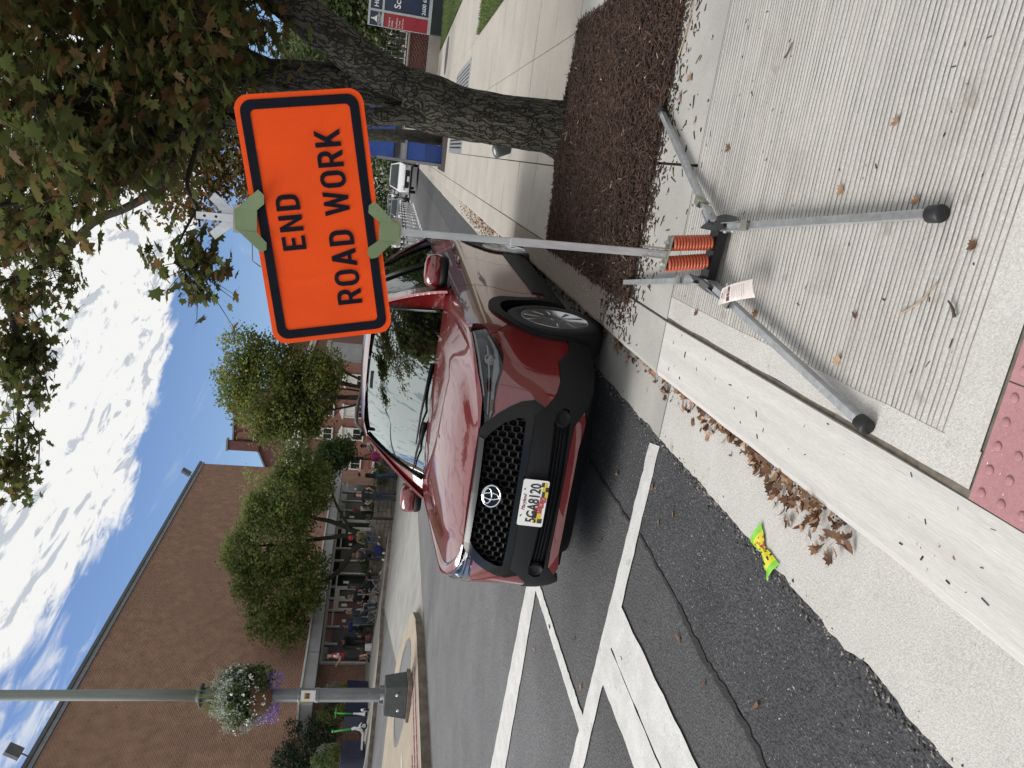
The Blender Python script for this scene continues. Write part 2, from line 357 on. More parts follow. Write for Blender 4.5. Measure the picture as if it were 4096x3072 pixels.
# road surface, two pours with the crack between them
_cr = [(-12, -1.95), (-2, -1.9), (.5, -1.93), (1.9, -1.92), (2.12, -1.88), (2.35, -1.9), (2.59, -1.89), (2.72, -1.86), (3.3, -1.83), (4.2, -1.86), (6, -1.84), (12, -1.87), (30, -1.86), (60, -1.86), (220, -1.86)]
def crackx(y): return float(np.interp(y, [c[0] for c in _cr], [c[1] for c in _cr])) + .012 * mnoise.noise((y * 5, 0, 0))
ysn = sorted(set(ysr + list(np.arange(-1, 8, .12))))
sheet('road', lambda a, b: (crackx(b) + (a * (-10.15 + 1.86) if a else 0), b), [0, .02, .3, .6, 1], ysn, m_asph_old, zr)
road_new = sheet('road_patch', lambda a, b: (crackx(b) + .012 + a * (-1.262 - crackx(b)), b), [0, .5, 1], ysn, m_asph_new, zr, .004)
def crack():
    mb = MB(); ys = list(np.arange(-3, 7, .03)); vs = []
    for y in ys:
        w = (.014 + .011 * mnoise.noise((y * 9, 3, 0)) + .010 * mnoise.noise((y * 31, 8, 0)))
        w = max(.004, w * (1.25 if y < 2.8 else .55)); c = crackx(y) + .02 * mnoise.noise((y * 12, 5, 1))
        vs += [(c - w, y, zroad(y) + .0085), (c + w, y, zroad(y) + .0085)]
    fs = [(2 * i, 2 * i + 1, 2 * i + 3, 2 * i + 2) for i in range(len(ys) - 1)]
    mb.add(vs, fs); return obj('road_crack', mb.mesh('road_crack', m_tar), road_new)
crack()
# painted crosswalk: quads cut into short lengths with ragged edges
def stripe(pts, name='crosswalk_stripe', nseg=50, rag=.010):
    (a0, a1), (b0, b1) = pts                       # edge a from a0 to a1, edge b from b0 to b1
    vs = []; sd_ = RND.random() * 50
    for i in range(nseg + 1):
        t = i / nseg
        for e, (p0, p1) in enumerate(((a0, a1), (b0, b1))):
            x = p0[0] + (p1[0] - p0[0]) * t; y = p0[1] + (p1[1] - p0[1]) * t
            n = (mnoise.noise((t * 47, sd_ + e * 9, 0)) + .6 * mnoise.noise((t * 110, sd_ + e * 9, 4))) * rag
            vs.append((x + n, y + n, zroad(y) + .009))
    fs = [(2 * i, 2 * i + 1, 2 * i + 3, 2 * i + 2) for i in range(nseg)]
    me = MB().add(vs, fs).mesh(name, m_paint)
    return obj(name, me, road_mark)
road_mark = empty('crosswalk_marking'); tag(road_mark, kind='structure')
stripe((((-1.29, 3.375), (-6.3, 3.70)), ((-1.33, 3.515), (-6.3, 3.98))), nseg=90)
stripe((((-3.30, 5.30), (-9.6, 5.42)), ((-3.36, 5.62), (-9.6, 6.30))), nseg=90)
stripe((((-3.31, 5.33), (-3.29, 3.62)), ((-3.42, 5.36), (-3.405, 3.64))), nseg=50)
stripe((((-2.31, 3.44), (-2.35, -3.0)), ((-2.60, 3.47), (-2.64, -3.0))), nseg=90)
stripe((((-2.612, 3.475), (-2.652, -3.0)), ((-2.86, 3.51), (-2.93, -3.0))), nseg=90)
# faint white edge line far up the street
for k in range(9):
    y0 = 36 + k * 6.5
    vs = [(-4.75, y0, zroad(y0) + .01), (-4.6, y0, zroad(y0) + .01), (-4.6, y0 + 4.5, zroad(y0 + 4.5) + .01), (-4.75, y0 + 4.5, zroad(y0 + 4.5) + .01)]
    obj('lane_dash', MB().add(vs, [(0, 1, 2, 3)]).mesh('lane_dash', m_paint), road_mark)
# gutter: slabs between the asphalt and the kerb
gutter = empty('gutter'); tag(gutter, kind='structure')
sheet('gutter_bed', idm, [-1.30, -.85], ysr, m_joint, zr, -.02, gutter)
gj = [-9, -6.5, -4, -1.2, 3.40] + [3.40 + 2.05 * k for k in range(1, 45)]
for i in range(len(gj) - 1):
    y0, y1 = gj[i] + .006, gj[i + 1] - .006; n = max(2, int((y1 - y0) / .022)) if -1.3 < y0 < 9 else 2; vs = []; fs = []
    for k in range(n + 1):
        y = y0 + (y1 - y0) * k / n
        xl = -1.262 + .012 * mnoise.noise((y * 6, 1, 7)) + .010 * mnoise.noise((y * 21, 1, 3)) + .006 * mnoise.noise((y * 55, 1, 9)) + (.05 * max(0, mnoise.noise((y * 2.3, 4, 7)) - .25) if y < 3 else 0)
        vs += [(xl, y, zroad(y) - .03), (xl + .004, y, zroad(y) + .0105), (-.905, y, zroad(y) + .004 - .008)]
        vs[-1] = (-.905, y, zroad(y) + .0035)
    for k in range(n): fs += [(3 * k + a, 3 * k + a + 1, 3 * k + a + 4, 3 * k + a + 3)[::-1] for a in (0, 1)]
    fs += [(0, 1, 2), (3 * n + 2, 3 * n + 1, 3 * n)]
    obj('slab', MB().add(vs, fs).mesh('slab', m_conc_g if 3.3 < y0 < 5.5 else (m_conc if y0 < 3.4 else m_conc_w)), gutter)
# kerb: cast lengths, low at the corner ramp, full height by the car
kerb = empty('kerb'); tag(kerb, kind='structure')
def kerbz(y): return max(zwalk(y), zroad(y) + .018) if y < 3.32 else zwalk(y)
kj = [-9, -5, -1.5, 3.32, 4.32] + [4.32 + 1.95 * k for k in range(1, 48)]
def kmat(i, y): return m_conc_b if y < 3.3 else (m_conc_g if y < 4.2 else (m_aggr if y < 8.2 else m_conc_w))
for i in range(len(kj) - 1):
    y0, y1 = kj[i] + .005, kj[i + 1] - .005; n = max(2, int((y1 - y0) / .1)) if y0 < 9 else 3; vs = []; fs = []
    for k in range(n + 1):
        y = y0 + (y1 - y0) * k / n; z = kerbz(y); w = .006 * mnoise.noise((y * 4, 2, 2)); h = z - zroad(y); r = min(.028, h * .5)
        vs += [(-.935 + w, y, zroad(y) - .03), (-.905 + w, y, z - r), (-.897 + w, y, z - r * .35), (-.875 + w, y, z), (-.632, y, z), (-.628, y, z - .1)]
    for k in range(n): fs += [(6 * k + a, 6 * k + a + 1, 6 * k + a + 7, 6 * k + a + 6)[::-1] for a in range(5)]
    fs += [(0, 1, 2, 3, 4, 5), tuple(6 * n + a for a in range(5, -1, -1))]
    obj('kerbstone', MB().add(vs, fs).mesh('kerbstone', kmat(i, y0)), kerb)
m_groove = M('groove_dirt', (.11, .10, .09), .95, scale=9, col2=(.24, .225, .205), coord='Pos')
# corner ramp: raked grooves cut across the slope, trowelled border
def ramp():
    V = []; F = []; ys = [];
    y = 1.54
    while y < 3.30:
        d = .0105 + .010 * RND.random(); deep = .0060 * (.3 + 1.1 * RND.random())
        ys += [(y, 0), (y + d, 0), (y + d + .0010, -deep), (y + d + .0042, -deep * 1.05), (y + d + .0054, 0)]; y += d + .0054
    ys = [(1.455, 0), (1.50, 0)] + ys; ys.append((3.31, 0)); xs = np.arange(-.515, 1.75, .045); nx = len(xs)
    for (yy, dz) in ys:
        for x in xs:
            wob = .012 * mnoise.noise((x * 1.6, yy * 2.2, 0)) + .0026 * mnoise.noise((x * 9, yy * 7, 0)) + .0010 * mnoise.noise((x * 31, yy * 31, 4))
            f = max(.22, min(1, (mnoise.noise((x * .9, yy * 16, 5)) + .70) * 1.35)) * max(0, min(1, (x + .50) / .05)) * max(.15, min(1, (yy - 1.54) / .25))
            V.append((x, yy + wob, zwalk(yy) + dz * f))
    ny = len(ys); F = [(j * nx + i, j * nx + i + 1, (j + 1) * nx + i + 1, (j + 1) * nx + i) for j in range(ny - 1) for i in range(nx - 1)]
    MI = np.array([1 if (j >= 2 and (j - 2) % 5 in (2, 3)) else 0 for j in range(ny - 1) for i in range(nx - 1)]); r = obj('ramp', mesh_np('ramp', V, np.array(F), [m_conc, m_groove], midx=MI)); tag(r, kind='structure')
    g = .0012
    sheet('border', lambda a, b: (-.607 + a * .100 + .006 * mnoise.noise((b * 5, a, 0)), b), [0, .5, 1], list(np.linspace(1.43, 3.31, 40)), m_conc, lambda x, y: zwalk(y) + g, 0, r)
    sheet('border', lambda a, b: (a, 1.434 + b * .115), list(np.linspace(-.512, 1.75, 30)), [0, .33, .66, 1], m_conc, lambda x, y: zwalk(y) + g + .001, 0, r)
    # exposed slab edge towards the kerb joint
    mb = MB(); n = 40
    for i in range(n):
        y0 = 1.43 + 1.88 * i / n; y1 = 1.43 + 1.88 * (i + 1) / n
        mb.add([(-.607, y0, zwalk(y0) + g), (-.607, y1, zwalk(y1) + g), (-.613, y1, zwalk(y1) - .03), (-.613, y0, zwalk(y0) - .03)], [(0, 1, 2, 3)])
    obj('slab_edge', mb.mesh('slab_edge', m_conc_g), r)
    sheet('joint', idm, [-.64, -.60], list(np.linspace(-3, 3.4, 30)), m_joint, lambda x, y: zwalk(y) - .012, 0, r)
ramp()
# tactile paving squares with blunt domes
tact = empty('tactile_paving'); tag(tact, kind='structure')
sheet('tactile_bed', idm, [-.64, 1.75], [-1, 1.44], m_joint, lambda x, y: -.016, 0, tact)
dome = MB().lathe((0, 0, 0), [(.0125, 0), (.011, .003), (.008, .0047), (.004, .0055)], 10)
tw = .30
for i in range(6):
    for j in range(5):
        x0 = -.628 + i * (tw + .004); y1 = 1.425 - j * (tw + .004)
        mb = MB(); mb.box(x0, x0 + tw, y1 - tw, y1, -.03, .004 + .0015 * RND.random())
        for a in range(5):
            for b_ in range(5):
                o = len(mb.v)
                cx = x0 + .03 + .06 * a; cy = y1 - .03 - .06 * b_
                mb.lathe((cx, cy, .0048), [(.0125, 0), (.011, .003), (.008, .0047), (.0035, .0055)], 10)
        obj('paver', mb.mesh('paver', m_pink), tact)
# ------------------------------------------------------------------ near pavement
walk = empty('sidewalk'); tag(walk, kind='structure')
zw = lambda x, y: zwalk(y)
sheet('sidewalk_bed', idm, [-.64, 6.0], ysr[6:], m_joint, lambda x, y: zwalk(y) - .016, 0, walk)
def slab(x0, x1, y0, y1, mt, g=.007, tilt=0.0, nseg=3, walls=True):
    x0 += g; x1 -= g; y0 += g; y1 -= g; mb = MB(); t0 = tilt * (RND.random() - .5)
    for i in range(nseg):
        ya = y0 + (y1 - y0) * i / nseg; yb = y0 + (y1 - y0) * (i + 1) / nseg
        mb.add([(x0, ya, zwalk(ya) + t0), (x1, ya, zwalk(ya) - t0), (x1, yb, zwalk(yb) - t0), (x0, yb, zwalk(yb) + t0)], [(0, 1, 2, 3)])
    zb = -.05
    mb.add([(x0, y0, zwalk(y0) + t0), (x1, y0, zwalk(y0) - t0), (x1, y1, zwalk(y1) - t0), (x0, y1, zwalk(y1) + t0)] + [(x0, y0, zwalk(y0) + zb), (x1, y0, zwalk(y0) + zb), (x1, y1, zwalk(y1) + zb), (x0, y1, zwalk(y1) + zb)],
           [(0, 1, 5, 4)[::-1], (1, 2, 6, 5)[::-1], (2, 3, 7, 6)[::-1], (3, 0, 4, 7)[::-1]])
    return obj('slab', mb.mesh('slab', mt), walk)
slab(-.625, .10, 3.315, 3.955, m_conc_g); slab(.10, 1.75, 3.315, 3.955, m_conc_g); slab(1.75, 3.4, 1.0, 3.955, m_conc_g)
slab(1.10, 2.6, 3.955, 5.2, m_conc_g); slab(1.10, 2.6, 5.2, 6.38, m_conc_g)
yy = [6.38 + 1.06 * k for k in range(0, 14)]
for j in range(len(yy) - 1):
    a, b = yy[j], yy[j + 1]
    for x0, x1 in ((-.625, .02), (.02, 1.08), (1.08, 2.28)):
        if 16.9 < b and a < 21.7 and x0 == .02 or (16.9 < b and a < 21.7 and x0 == 1.08): pass
        slab(x0, x1, a, b, m_conc_w, .006, .004)
for j in range(13):
    a, b = yy[-1] + 1.9 * j, yy[-1] + 1.9 * (j + 1)
    for x0, x1 in ((-.625, .9), (.9, 2.4), (2.4, 4.0)): slab(x0, x1, a, b, m_conc_w, .008, .004)
for j in range(8):
    slab(2.28, 4.0, 15.9 + j * 1.9 if j else 15.9, 17.8 + j * 1.9, m_conc_w, .01) if 15.9 + j * 1.9 < yy[-1] else None
sheet('far_footway', idm, [-.64, 5.0], list(np.linspace(44.5, 200, 16)), m_conc_w, zw, .003, walk)
sheet('side_path', idm, [4.0, 30], [15.9, 18, 21.5], m_conc_w, lambda x, y: zwalk(y) + .02 * (x - 4) / 10, .003, walk)
# ------------------------------------------------------------------ lawns
def lawn(name, x0, x1, y0, y1, n, slope=0.0):
    zf = lambda x, y: zwalk(y) + slope * (x - x0)
    b = sheet(name, idm, list(np.linspace(x0, x1, 8)), list(np.linspace(y0, y1, 8)), m_turf, zf, .012)
    xs = NR.uniform(x0, x1, n) if False else x0 + (x1 - x0) * NR.random(n) ** 1.6; ys = NR.uniform(y0, y1, n); zs = np.array([zf(x, y) for x, y in zip(xs, ys)])
    an = NR.uniform(0, 6.283, n); hh = NR.uniform(.03, .085, n); w = NR.uniform(.004, .009, n) * 1.6; ln = NR.normal(0, .022, (n, 2))
    dx, dy = np.cos(an) * w, np.sin(an) * w
    V = np.stack([np.stack([xs - dx, ys - dy, zs], 1), np.stack([xs + dx, ys + dy, zs], 1), np.stack([xs + ln[:, 0], ys + ln[:, 1], zs + hh], 1)], 1).reshape(-1, 3)
    F = np.arange(3 * n).reshape(-1, 3)
    g = obj('grass', mesh_np('grass', V, F, m_grass, tint=NR.uniform(0, 1, n))); tag(g, kind='stuff')
m_grass = leaf_mat('grass_blade', [(0, (.05, .10, .025)), (.6, (.095, .15, .04)), (1, (.20, .21, .08))], .3)
lawn('lawn', 2.30, 9, 6.4, 15.8, 42000); lawn('lawn_beyond', 4.05, 14, 21.6, 33.5, 30000, .03)
# ------------------------------------------------------------------ far side of the street
zl = lambda x, y: zleft(x, y)
def poly_sheet(name, pts, mt, lift, skirt=None, parent=None, kind='structure', skirt_mat=None, sub=True):
    bm = bmesh.new(); vs = [bm.verts.new((x, y, 0)) for x, y in pts]; f = bm.faces.new(vs)
    if f.normal.z < 0: f.normal_flip()
    bmesh.ops.triangulate(bm, faces=bm.faces)
    for v in bm.verts: v.co.z = zleft(v.co.x, v.co.y) + lift
    mats = [mt]
    if skirt:
        mats.append(skirt_mat or mt); n = len(vs)
        for i in range(n):
            a, b = vs[i], vs[(i + 1) % n]
            c = bm.verts.new((b.co.x, b.co.y, b.co.z - skirt)); d = bm.verts.new((a.co.x, a.co.y, a.co.z - skirt))
            fc = bm.faces.new((a, b, c, d)); fc.material_index = 1
    me = bpy.data.meshes.new(name); bm.normal_update(); bm.to_mesh(me); bm.free()
    for q in mats: me.materials.append(q)
    o = obj(name, me, parent)
    if parent is None: tag(o, kind=kind)
    return o
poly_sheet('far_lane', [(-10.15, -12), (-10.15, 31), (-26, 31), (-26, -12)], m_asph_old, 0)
poly_sheet('driveway_apron', [(-10.15, 14.2), (-10.15, 30), (-14.6, 30), (-15.6, 26.4), (-16.9, 24.8), (-13.4, 16.5)], M('apron_concrete', (.30, .295, .28), .92, scale=1.3, col2=(.22, .217, .21), bump=.3, bscale=90, coord='Pos'), .004)
isl = [(-10.15, -12), (-10.15, 13.8), (-10.25, 14.6), (-10.55, 15.3), (-11.0, 15.75), (-11.6, 16.05), (-12.4, 16.4), (-13.1, 16.5), (-14.2, 16.2), (-15.25, 15.2), (-16.4, 12.5), (-17.0, 6), (-17.2, -12)]
island = poly_sheet('traffic_island', isl, m_tan, .16, .22, skirt_mat=m_conc_d)
poly_sheet('stamped_strip', [(-10.32, -12), (-10.32, 13.2), (-10.9, 12.6), (-11.25, 10.5), (-11.3, -12)], m_stamp, .165, None, island)
poly_sheet('kerb_edge', [(-10.15, -12), (-10.15, 13.8), (-10.25, 14.6), (-10.32, 14.4), (-10.30, 13.2), (-10.30, -12)], m_tan, .167, None, island)
for k in range(26):                                          # rows of the stamped bricks
    y0 = 7.0 + k * .24
    for x0 in (-10.56, -10.80, -11.04):
        if x0 < -10.9 and y0 > 11.2: continue
        zz = zleft(x0, y0) + .166
        obj('paver', MB().box(x0 - .107, x0 + .107, y0, y0 + .218, zz - .01, zz + .006 + .004 * RND.random()).mesh('paver', m_stamp), island)
poly_sheet('painted_line', [(-12.1, -12), (-12.1, 12.6), (-12.22, 12.6), (-12.22, -12)], m_paint, .166, None, island)
def ring(name, cx, cy, r0, r1, mt, lift, h=.02, parent=None, n=28):
    mb = MB(); z = zleft(cx, cy) + lift
    vs = [];
    for k in range(n):
        t = 2 * math.pi * k / n
        for r, dz in ((r0, h), (r1, h), (r1, -.02)): vs.append((cx + r * math.cos(t), cy + r * math.sin(t) , zleft(cx, cy + r * math.sin(t)) - .075 * r * math.cos(t) + lift + dz))
    fs = []
    for k in range(n):
        a = 3 * k; b = 3 * ((k + 1) % n); fs += [(a, a + 1, b + 1, b), (a + 1, a + 2, b + 2, b + 1)]
    mb.add(vs, fs); return obj(name, mb.mesh(name, mt), parent)
m_iron = M('cast_iron', (.11, .11, .115), .55, .6, scale=20, bump=.4, bscale=60)
m_galv = M('galvanised', (.64, .66, .68), .36, .85, scale=30, col2=(.48, .50, .52), bump=.12, bscale=80, stretch=(1, 1, .2))
cx, cy = -12.05, 14.35
mh = empty('manhole_cover', (0, 0, 0), 0, 'large round steel utility cover set in the traffic island behind the lamp post', 'manhole')
ring('rim', cx, cy, 1.02, 1.17, m_galv, .165, .012, mh, 40)
mb = MB(); vs = [(cx + 1.02 * math.cos(2 * math.pi * k / 40), cy + 1.02 * math.sin(2 * math.pi * k / 40), zleft(cx + 1.02 * math.cos(2 * math.pi * k / 40), cy + 1.02 * math.sin(2 * math.pi * k / 40)) + .170) for k in range(40)]
mb.add(vs, [tuple(range(40))]); obj('lid', mb.mesh('lid', m_galv), mh)
# raised footway in front of the hall, plaza beyond
fw = [(-19.9, -12), (-19.5, 8), (-18.75, 18.8), (-17.6, 21.2), (-17.0, 22.6), (-16.9, 24.8), (-15.6, 26.4), (-14.6, 30), (-14.6, 31), (-40, 31), (-40, -12)]
m_fw = M('concrete_footway', (.34, .325, .295), .92, scale=.9, col2=(.27, .26, .24), bump=.3, bscale=90, coord='Pos')
poly_sheet('far_sidewalk', fw, m_fw, .13, .2, skirt_mat=m_conc_d)
sheet('plaza', idm, [-40, -24, -10.15], list(np.linspace(30.9, 120, 24)), m_fw, lambda x, y: zleft(x, y) + .11)
# ------------------------------------------------------------------ the red car
PLN = [(0.955, 0), (0.950, .2), (0.930, .40), (0.885, .56), (0.80, .70), (0.66, .80), (0.48, .862), (0.25, .893), (0, .903), (-.5, .91), (-1.3, .913), (-2.2, .91), (-2.7, .90), (-3.05, .87), (-3.32, .78), (-3.44, .62), (-3.49, .35), (-3.50, 0)]
def crom(P, n=8):
    P = [np.array(p, float) for p in P]; P = [np.array([P[0][0], -P[1][1]])] + P + [np.array([P[-1][0], -P[-2][1]])]; out = []
    for i in range(1, len(P) - 2):
        for k in range(n):
            t = k / n; a, b, c, d = P[i - 1], P[i], P[i + 1], P[i + 2]
            out.append(.5 * ((2 * b) + (-a + c) * t + (2 * a - 5 * b + 4 * c - d) * t * t + (-a + 3 * b - 3 * c + d) * t ** 3))
    out.append(P[-2]); return np.array(out)
PO = crom(PLN); TO = np.concatenate([[0], np.cumsum(np.linalg.norm(np.diff(PO, axis=0), axis=1))])
dPO = np.gradient(PO, axis=0); NO = np.stack([dPO[:, 1], -dPO[:, 0]], 1); NO /= np.linalg.norm(NO, axis=1)[:, None]
FZ = ([.14, .20, .27, .36, .5, .60, .70, .80, .87, .93, 1.0, 1.1], [.10, .05, .015, 0, .0, .012, .03, .05, .075, .13, .24, .42])
SZ = ([.14, .20, .27, .36, .5, .60, .70, .78, .86, .93, 1.0, 1.1], [.09, .06, .035, .022, .03, .022, .006, 0, .006, .022, .045, .08])
def smz(z, T):                                            # smoothed table lookup
    return sum(np.interp(z + d, *T) * w for d, w in ((-.05, .1), (-.025, .2), (0, .4), (.025, .2), (.05, .1)))
T_END = TO[-1]; T_AX = 1.5786; T_RX = T_AX + 2.64
def CS(t, z, off=0.0):
    a = abs(t); x = np.interp(a, TO, PO[:, 0]); y = np.interp(a, TO, PO[:, 1]); nx = np.interp(a, TO, NO[:, 0]); ny = np.interp(a, TO, NO[:, 1])
    w = min(1, max(0, (a - .45) / .7)); w = w * w * (3 - 2 * w)
    if a > 5.0: w *= max(0, 1 - (a - 5.0) / .8)
    ins = smz(z, FZ) * (1 - w) + smz(z, SZ) * w; l = math.hypot(nx, ny); k = (off - ins) / l
    return Vector((x + nx * k, (y + ny * k) * (-1 if t < 0 else 1), z))
def patch(mb, poly, f, ru=.05, rv=.05, thick=.02, off=0.0, mi=0, mirror=True, smooth=True, rim=True, flip=False):
    """polygon in a surface's own coordinates, cut into a grid, laid on the surface, with a turned-in edge"""
    bm = bmesh.new(); vs = [bm.verts.new((u, v, 0)) for u, v in poly]; fc = bm.faces.new(vs); bm.normal_update()
    if fc.normal.z < 0: fc.normal_flip()
    us = [p[0] for p in poly]; zs = [p[1] for p in poly]
    for ax, r, lo, hi in ((0, ru, min(us), max(us)), (1, rv, min(zs), max(zs))):
        k = math.ceil(lo / r + 1e-6) * r
        while k < hi - 1e-6:
            co = [0, 0, 0]; no = [0, 0, 0]; co[ax] = k + 1e-5; no[ax] = 1
            bmesh.ops.bisect_plane(bm, geom=bm.verts[:] + bm.edges[:] + bm.faces[:], plane_co=co, plane_no=no, dist=1e-7); k += r
    bm.verts.index_update()
    P2 = [(v.co.x, v.co.y) for v in bm.verts]; faces = [[v.index for v in fa.verts] for fa in bm.faces]
    be = []
    for e in bm.edges:
        if len(e.link_faces) == 1:
            lp = e.link_loops[0]; be.append((lp.vert.index, lp.link_loop_next.vert.index))
    bm.free()
    for sgn in ((1, -1) if mirror else (1,)):
        fl = (sgn < 0) != flip
        g = (lambda p, o: Vector((lambda q: (q.x, q.y * sgn, q.z))(f(p[0], p[1], o))))
        V = [g(p, off) for p in P2]; Fs = [fa[::-1] if fl else fa for fa in faces]
        mb.add(V, Fs, mi, smooth)
        if rim and thick:
            ids = sorted({i for e in be for i in e}); mp = {i: k for k, i in enumerate(ids)}; n = len(ids)
            VV = [g(P2[i], off) for i in ids] + [g(P2[i], off - thick) for i in ids]
            FF = [(mp[b], mp[a], n + mp[a], n + mp[b]) for a, b in be]
            mb.add(VV, [q[::-1] if fl else q for q in FF], mi, False)
    return mb
def arc(cx, cz, r, a0, a1, n=16): return [(cx + r * math.cos(rad(a0 + (a1 - a0) * k / n)), cz + r * math.sin(rad(a0 + (a1 - a0) * k / n))) for k in range(n + 1)]
ZT = ([0, .4, .6, .786, 1.0, 1.2, 1.5, 1.9, 2.3, 3.5, 4.6, 5.2, 6.2], [.885, .880, .893, .918, .945, .958, .972, .99, 1.01, 1.05, 1.09, 1.06, 1.04])
def ztop(t): return float(np.interp(abs(t), *ZT))
def grid(mb, P, mi=0, mirror=False, smooth=True, flip=False):
    """P[i][j] points"""
    ni, nj = len(P), len(P[0])
    for sgn in ((1, -1) if mirror else (1,)):
        V = [Vector((p[0], p[1] * sgn, p[2])) for row in P for p in row]
        F = [(i * nj + j, i * nj + j + 1, (i + 1) * nj + j + 1, (i + 1) * nj + j) for i in range(ni - 1) for j in range(nj - 1)]
        if (sgn < 0) != flip: F = [q[::-1] for q in F]
        mb.add(V, F, mi, smooth)
def lerp3(a, b, t): return Vector(a).lerp(Vector(b), t)
def polyline(pts, t):
    ds = [0]
    for a, b in zip(pts, pts[1:]): ds.append(ds[-1] + (Vector(b) - Vector(a)).length)
    q = t * ds[-1]
    for k in range(len(pts) - 1):
        if q <= ds[k + 1] + 1e-9: return lerp3(pts[k], pts[k + 1], (q - ds[k]) / max(1e-9, ds[k + 1] - ds[k]))
    return Vector(pts[-1])
def spline3(pts, n):
    P = [Vector(p) for p in pts]; P = [2 * P[0] - P[1]] + P + [2 * P[-1] - P[-2]]; out = []
    for i in range(1, len(P) - 2):
        for k in range(n):
            t = k / n; a, b, c, d = P[i - 1], P[i], P[i + 1], P[i + 2]
            out.append(.5 * ((2 * b) + (c - a) * t + (2 * a - 5 * b + 4 * c - d) * t * t + (3 * b - a - 3 * c + d) * t ** 3))
    out.append(P[-2]); return out
m_red = M('paint_red', (.135, .0025, .0055), .32, .10, var=.05, scale=300, coat=1.0, spec=.25)
m_red.node_tree.nodes['Principled BSDF'].inputs['Coat IOR'].default_value = 1.8
m_blk = M('plastic_grained', (.0052, .0056, .0068), .6, var=.1, scale=400, bump=.15, bscale=500, spec=.25)
m_gloss = plain('plastic_gloss', (.004, .004, .005), .16, spec=.3)
m_dark = plain('shadow_black', (.004, .004, .004), .8)
m_rub = M('rubber', (.014, .014, .015), .75, scale=60, bump=.2, bscale=200)
m_chrome = plain('chrome', (.75, .76, .78), .10, 1.0)
m_alloy = M('alloy', (.50, .51, .53), .28, .9, var=.06)
m_glass = glass_mat('window_glass', (.85, .97, .96), .03, .01, (.34, .38, .37))
m_wglass = glass_mat('windscreen_glass', (.90, 1.0, .99), .38, .01, (.45, .50, .48))
m_glassd = glass_mat('window_glass_dark', (.8, .85, .85), .02, .01, (.10, .11, .11))
m_lens = glass_mat('lamp_cover', (.95, .97, 1.0), -.005, .02, (.80, .82, .84))
m_refl = plain('lamp_reflector', (.20, .205, .21), .25, .9)
m_white = plain('plate_white', (.72, .72, .70), .45)
m_ink = plain('ink_black', (.01, .01, .012), .5)
m_seat = M('seat_fabric', (.03, .03, .032), .9, scale=50)
m_amber = plain('lamp_amber', (.10, .035, .012), .25)
CO = Vector((-1.8288, 4.7919, -.0885)); CF = Vector((-.04998, -.99858, .01847)); CL = Vector((.99875, -.04999, 0)); CZ = CF.cross(CL)
red_car = empty('parked_car', CO, 0, 'dark red compact crossover with black grille parked at the kerb, facing the camera', 'car')
red_car.matrix_world = Matrix(((CF.x, CL.x, CZ.x, CO.x), (CF.y, CL.y, CZ.y, CO.y), (CF.z, CL.z, CZ.z, CO.z), (0, 0, 0, 1)))
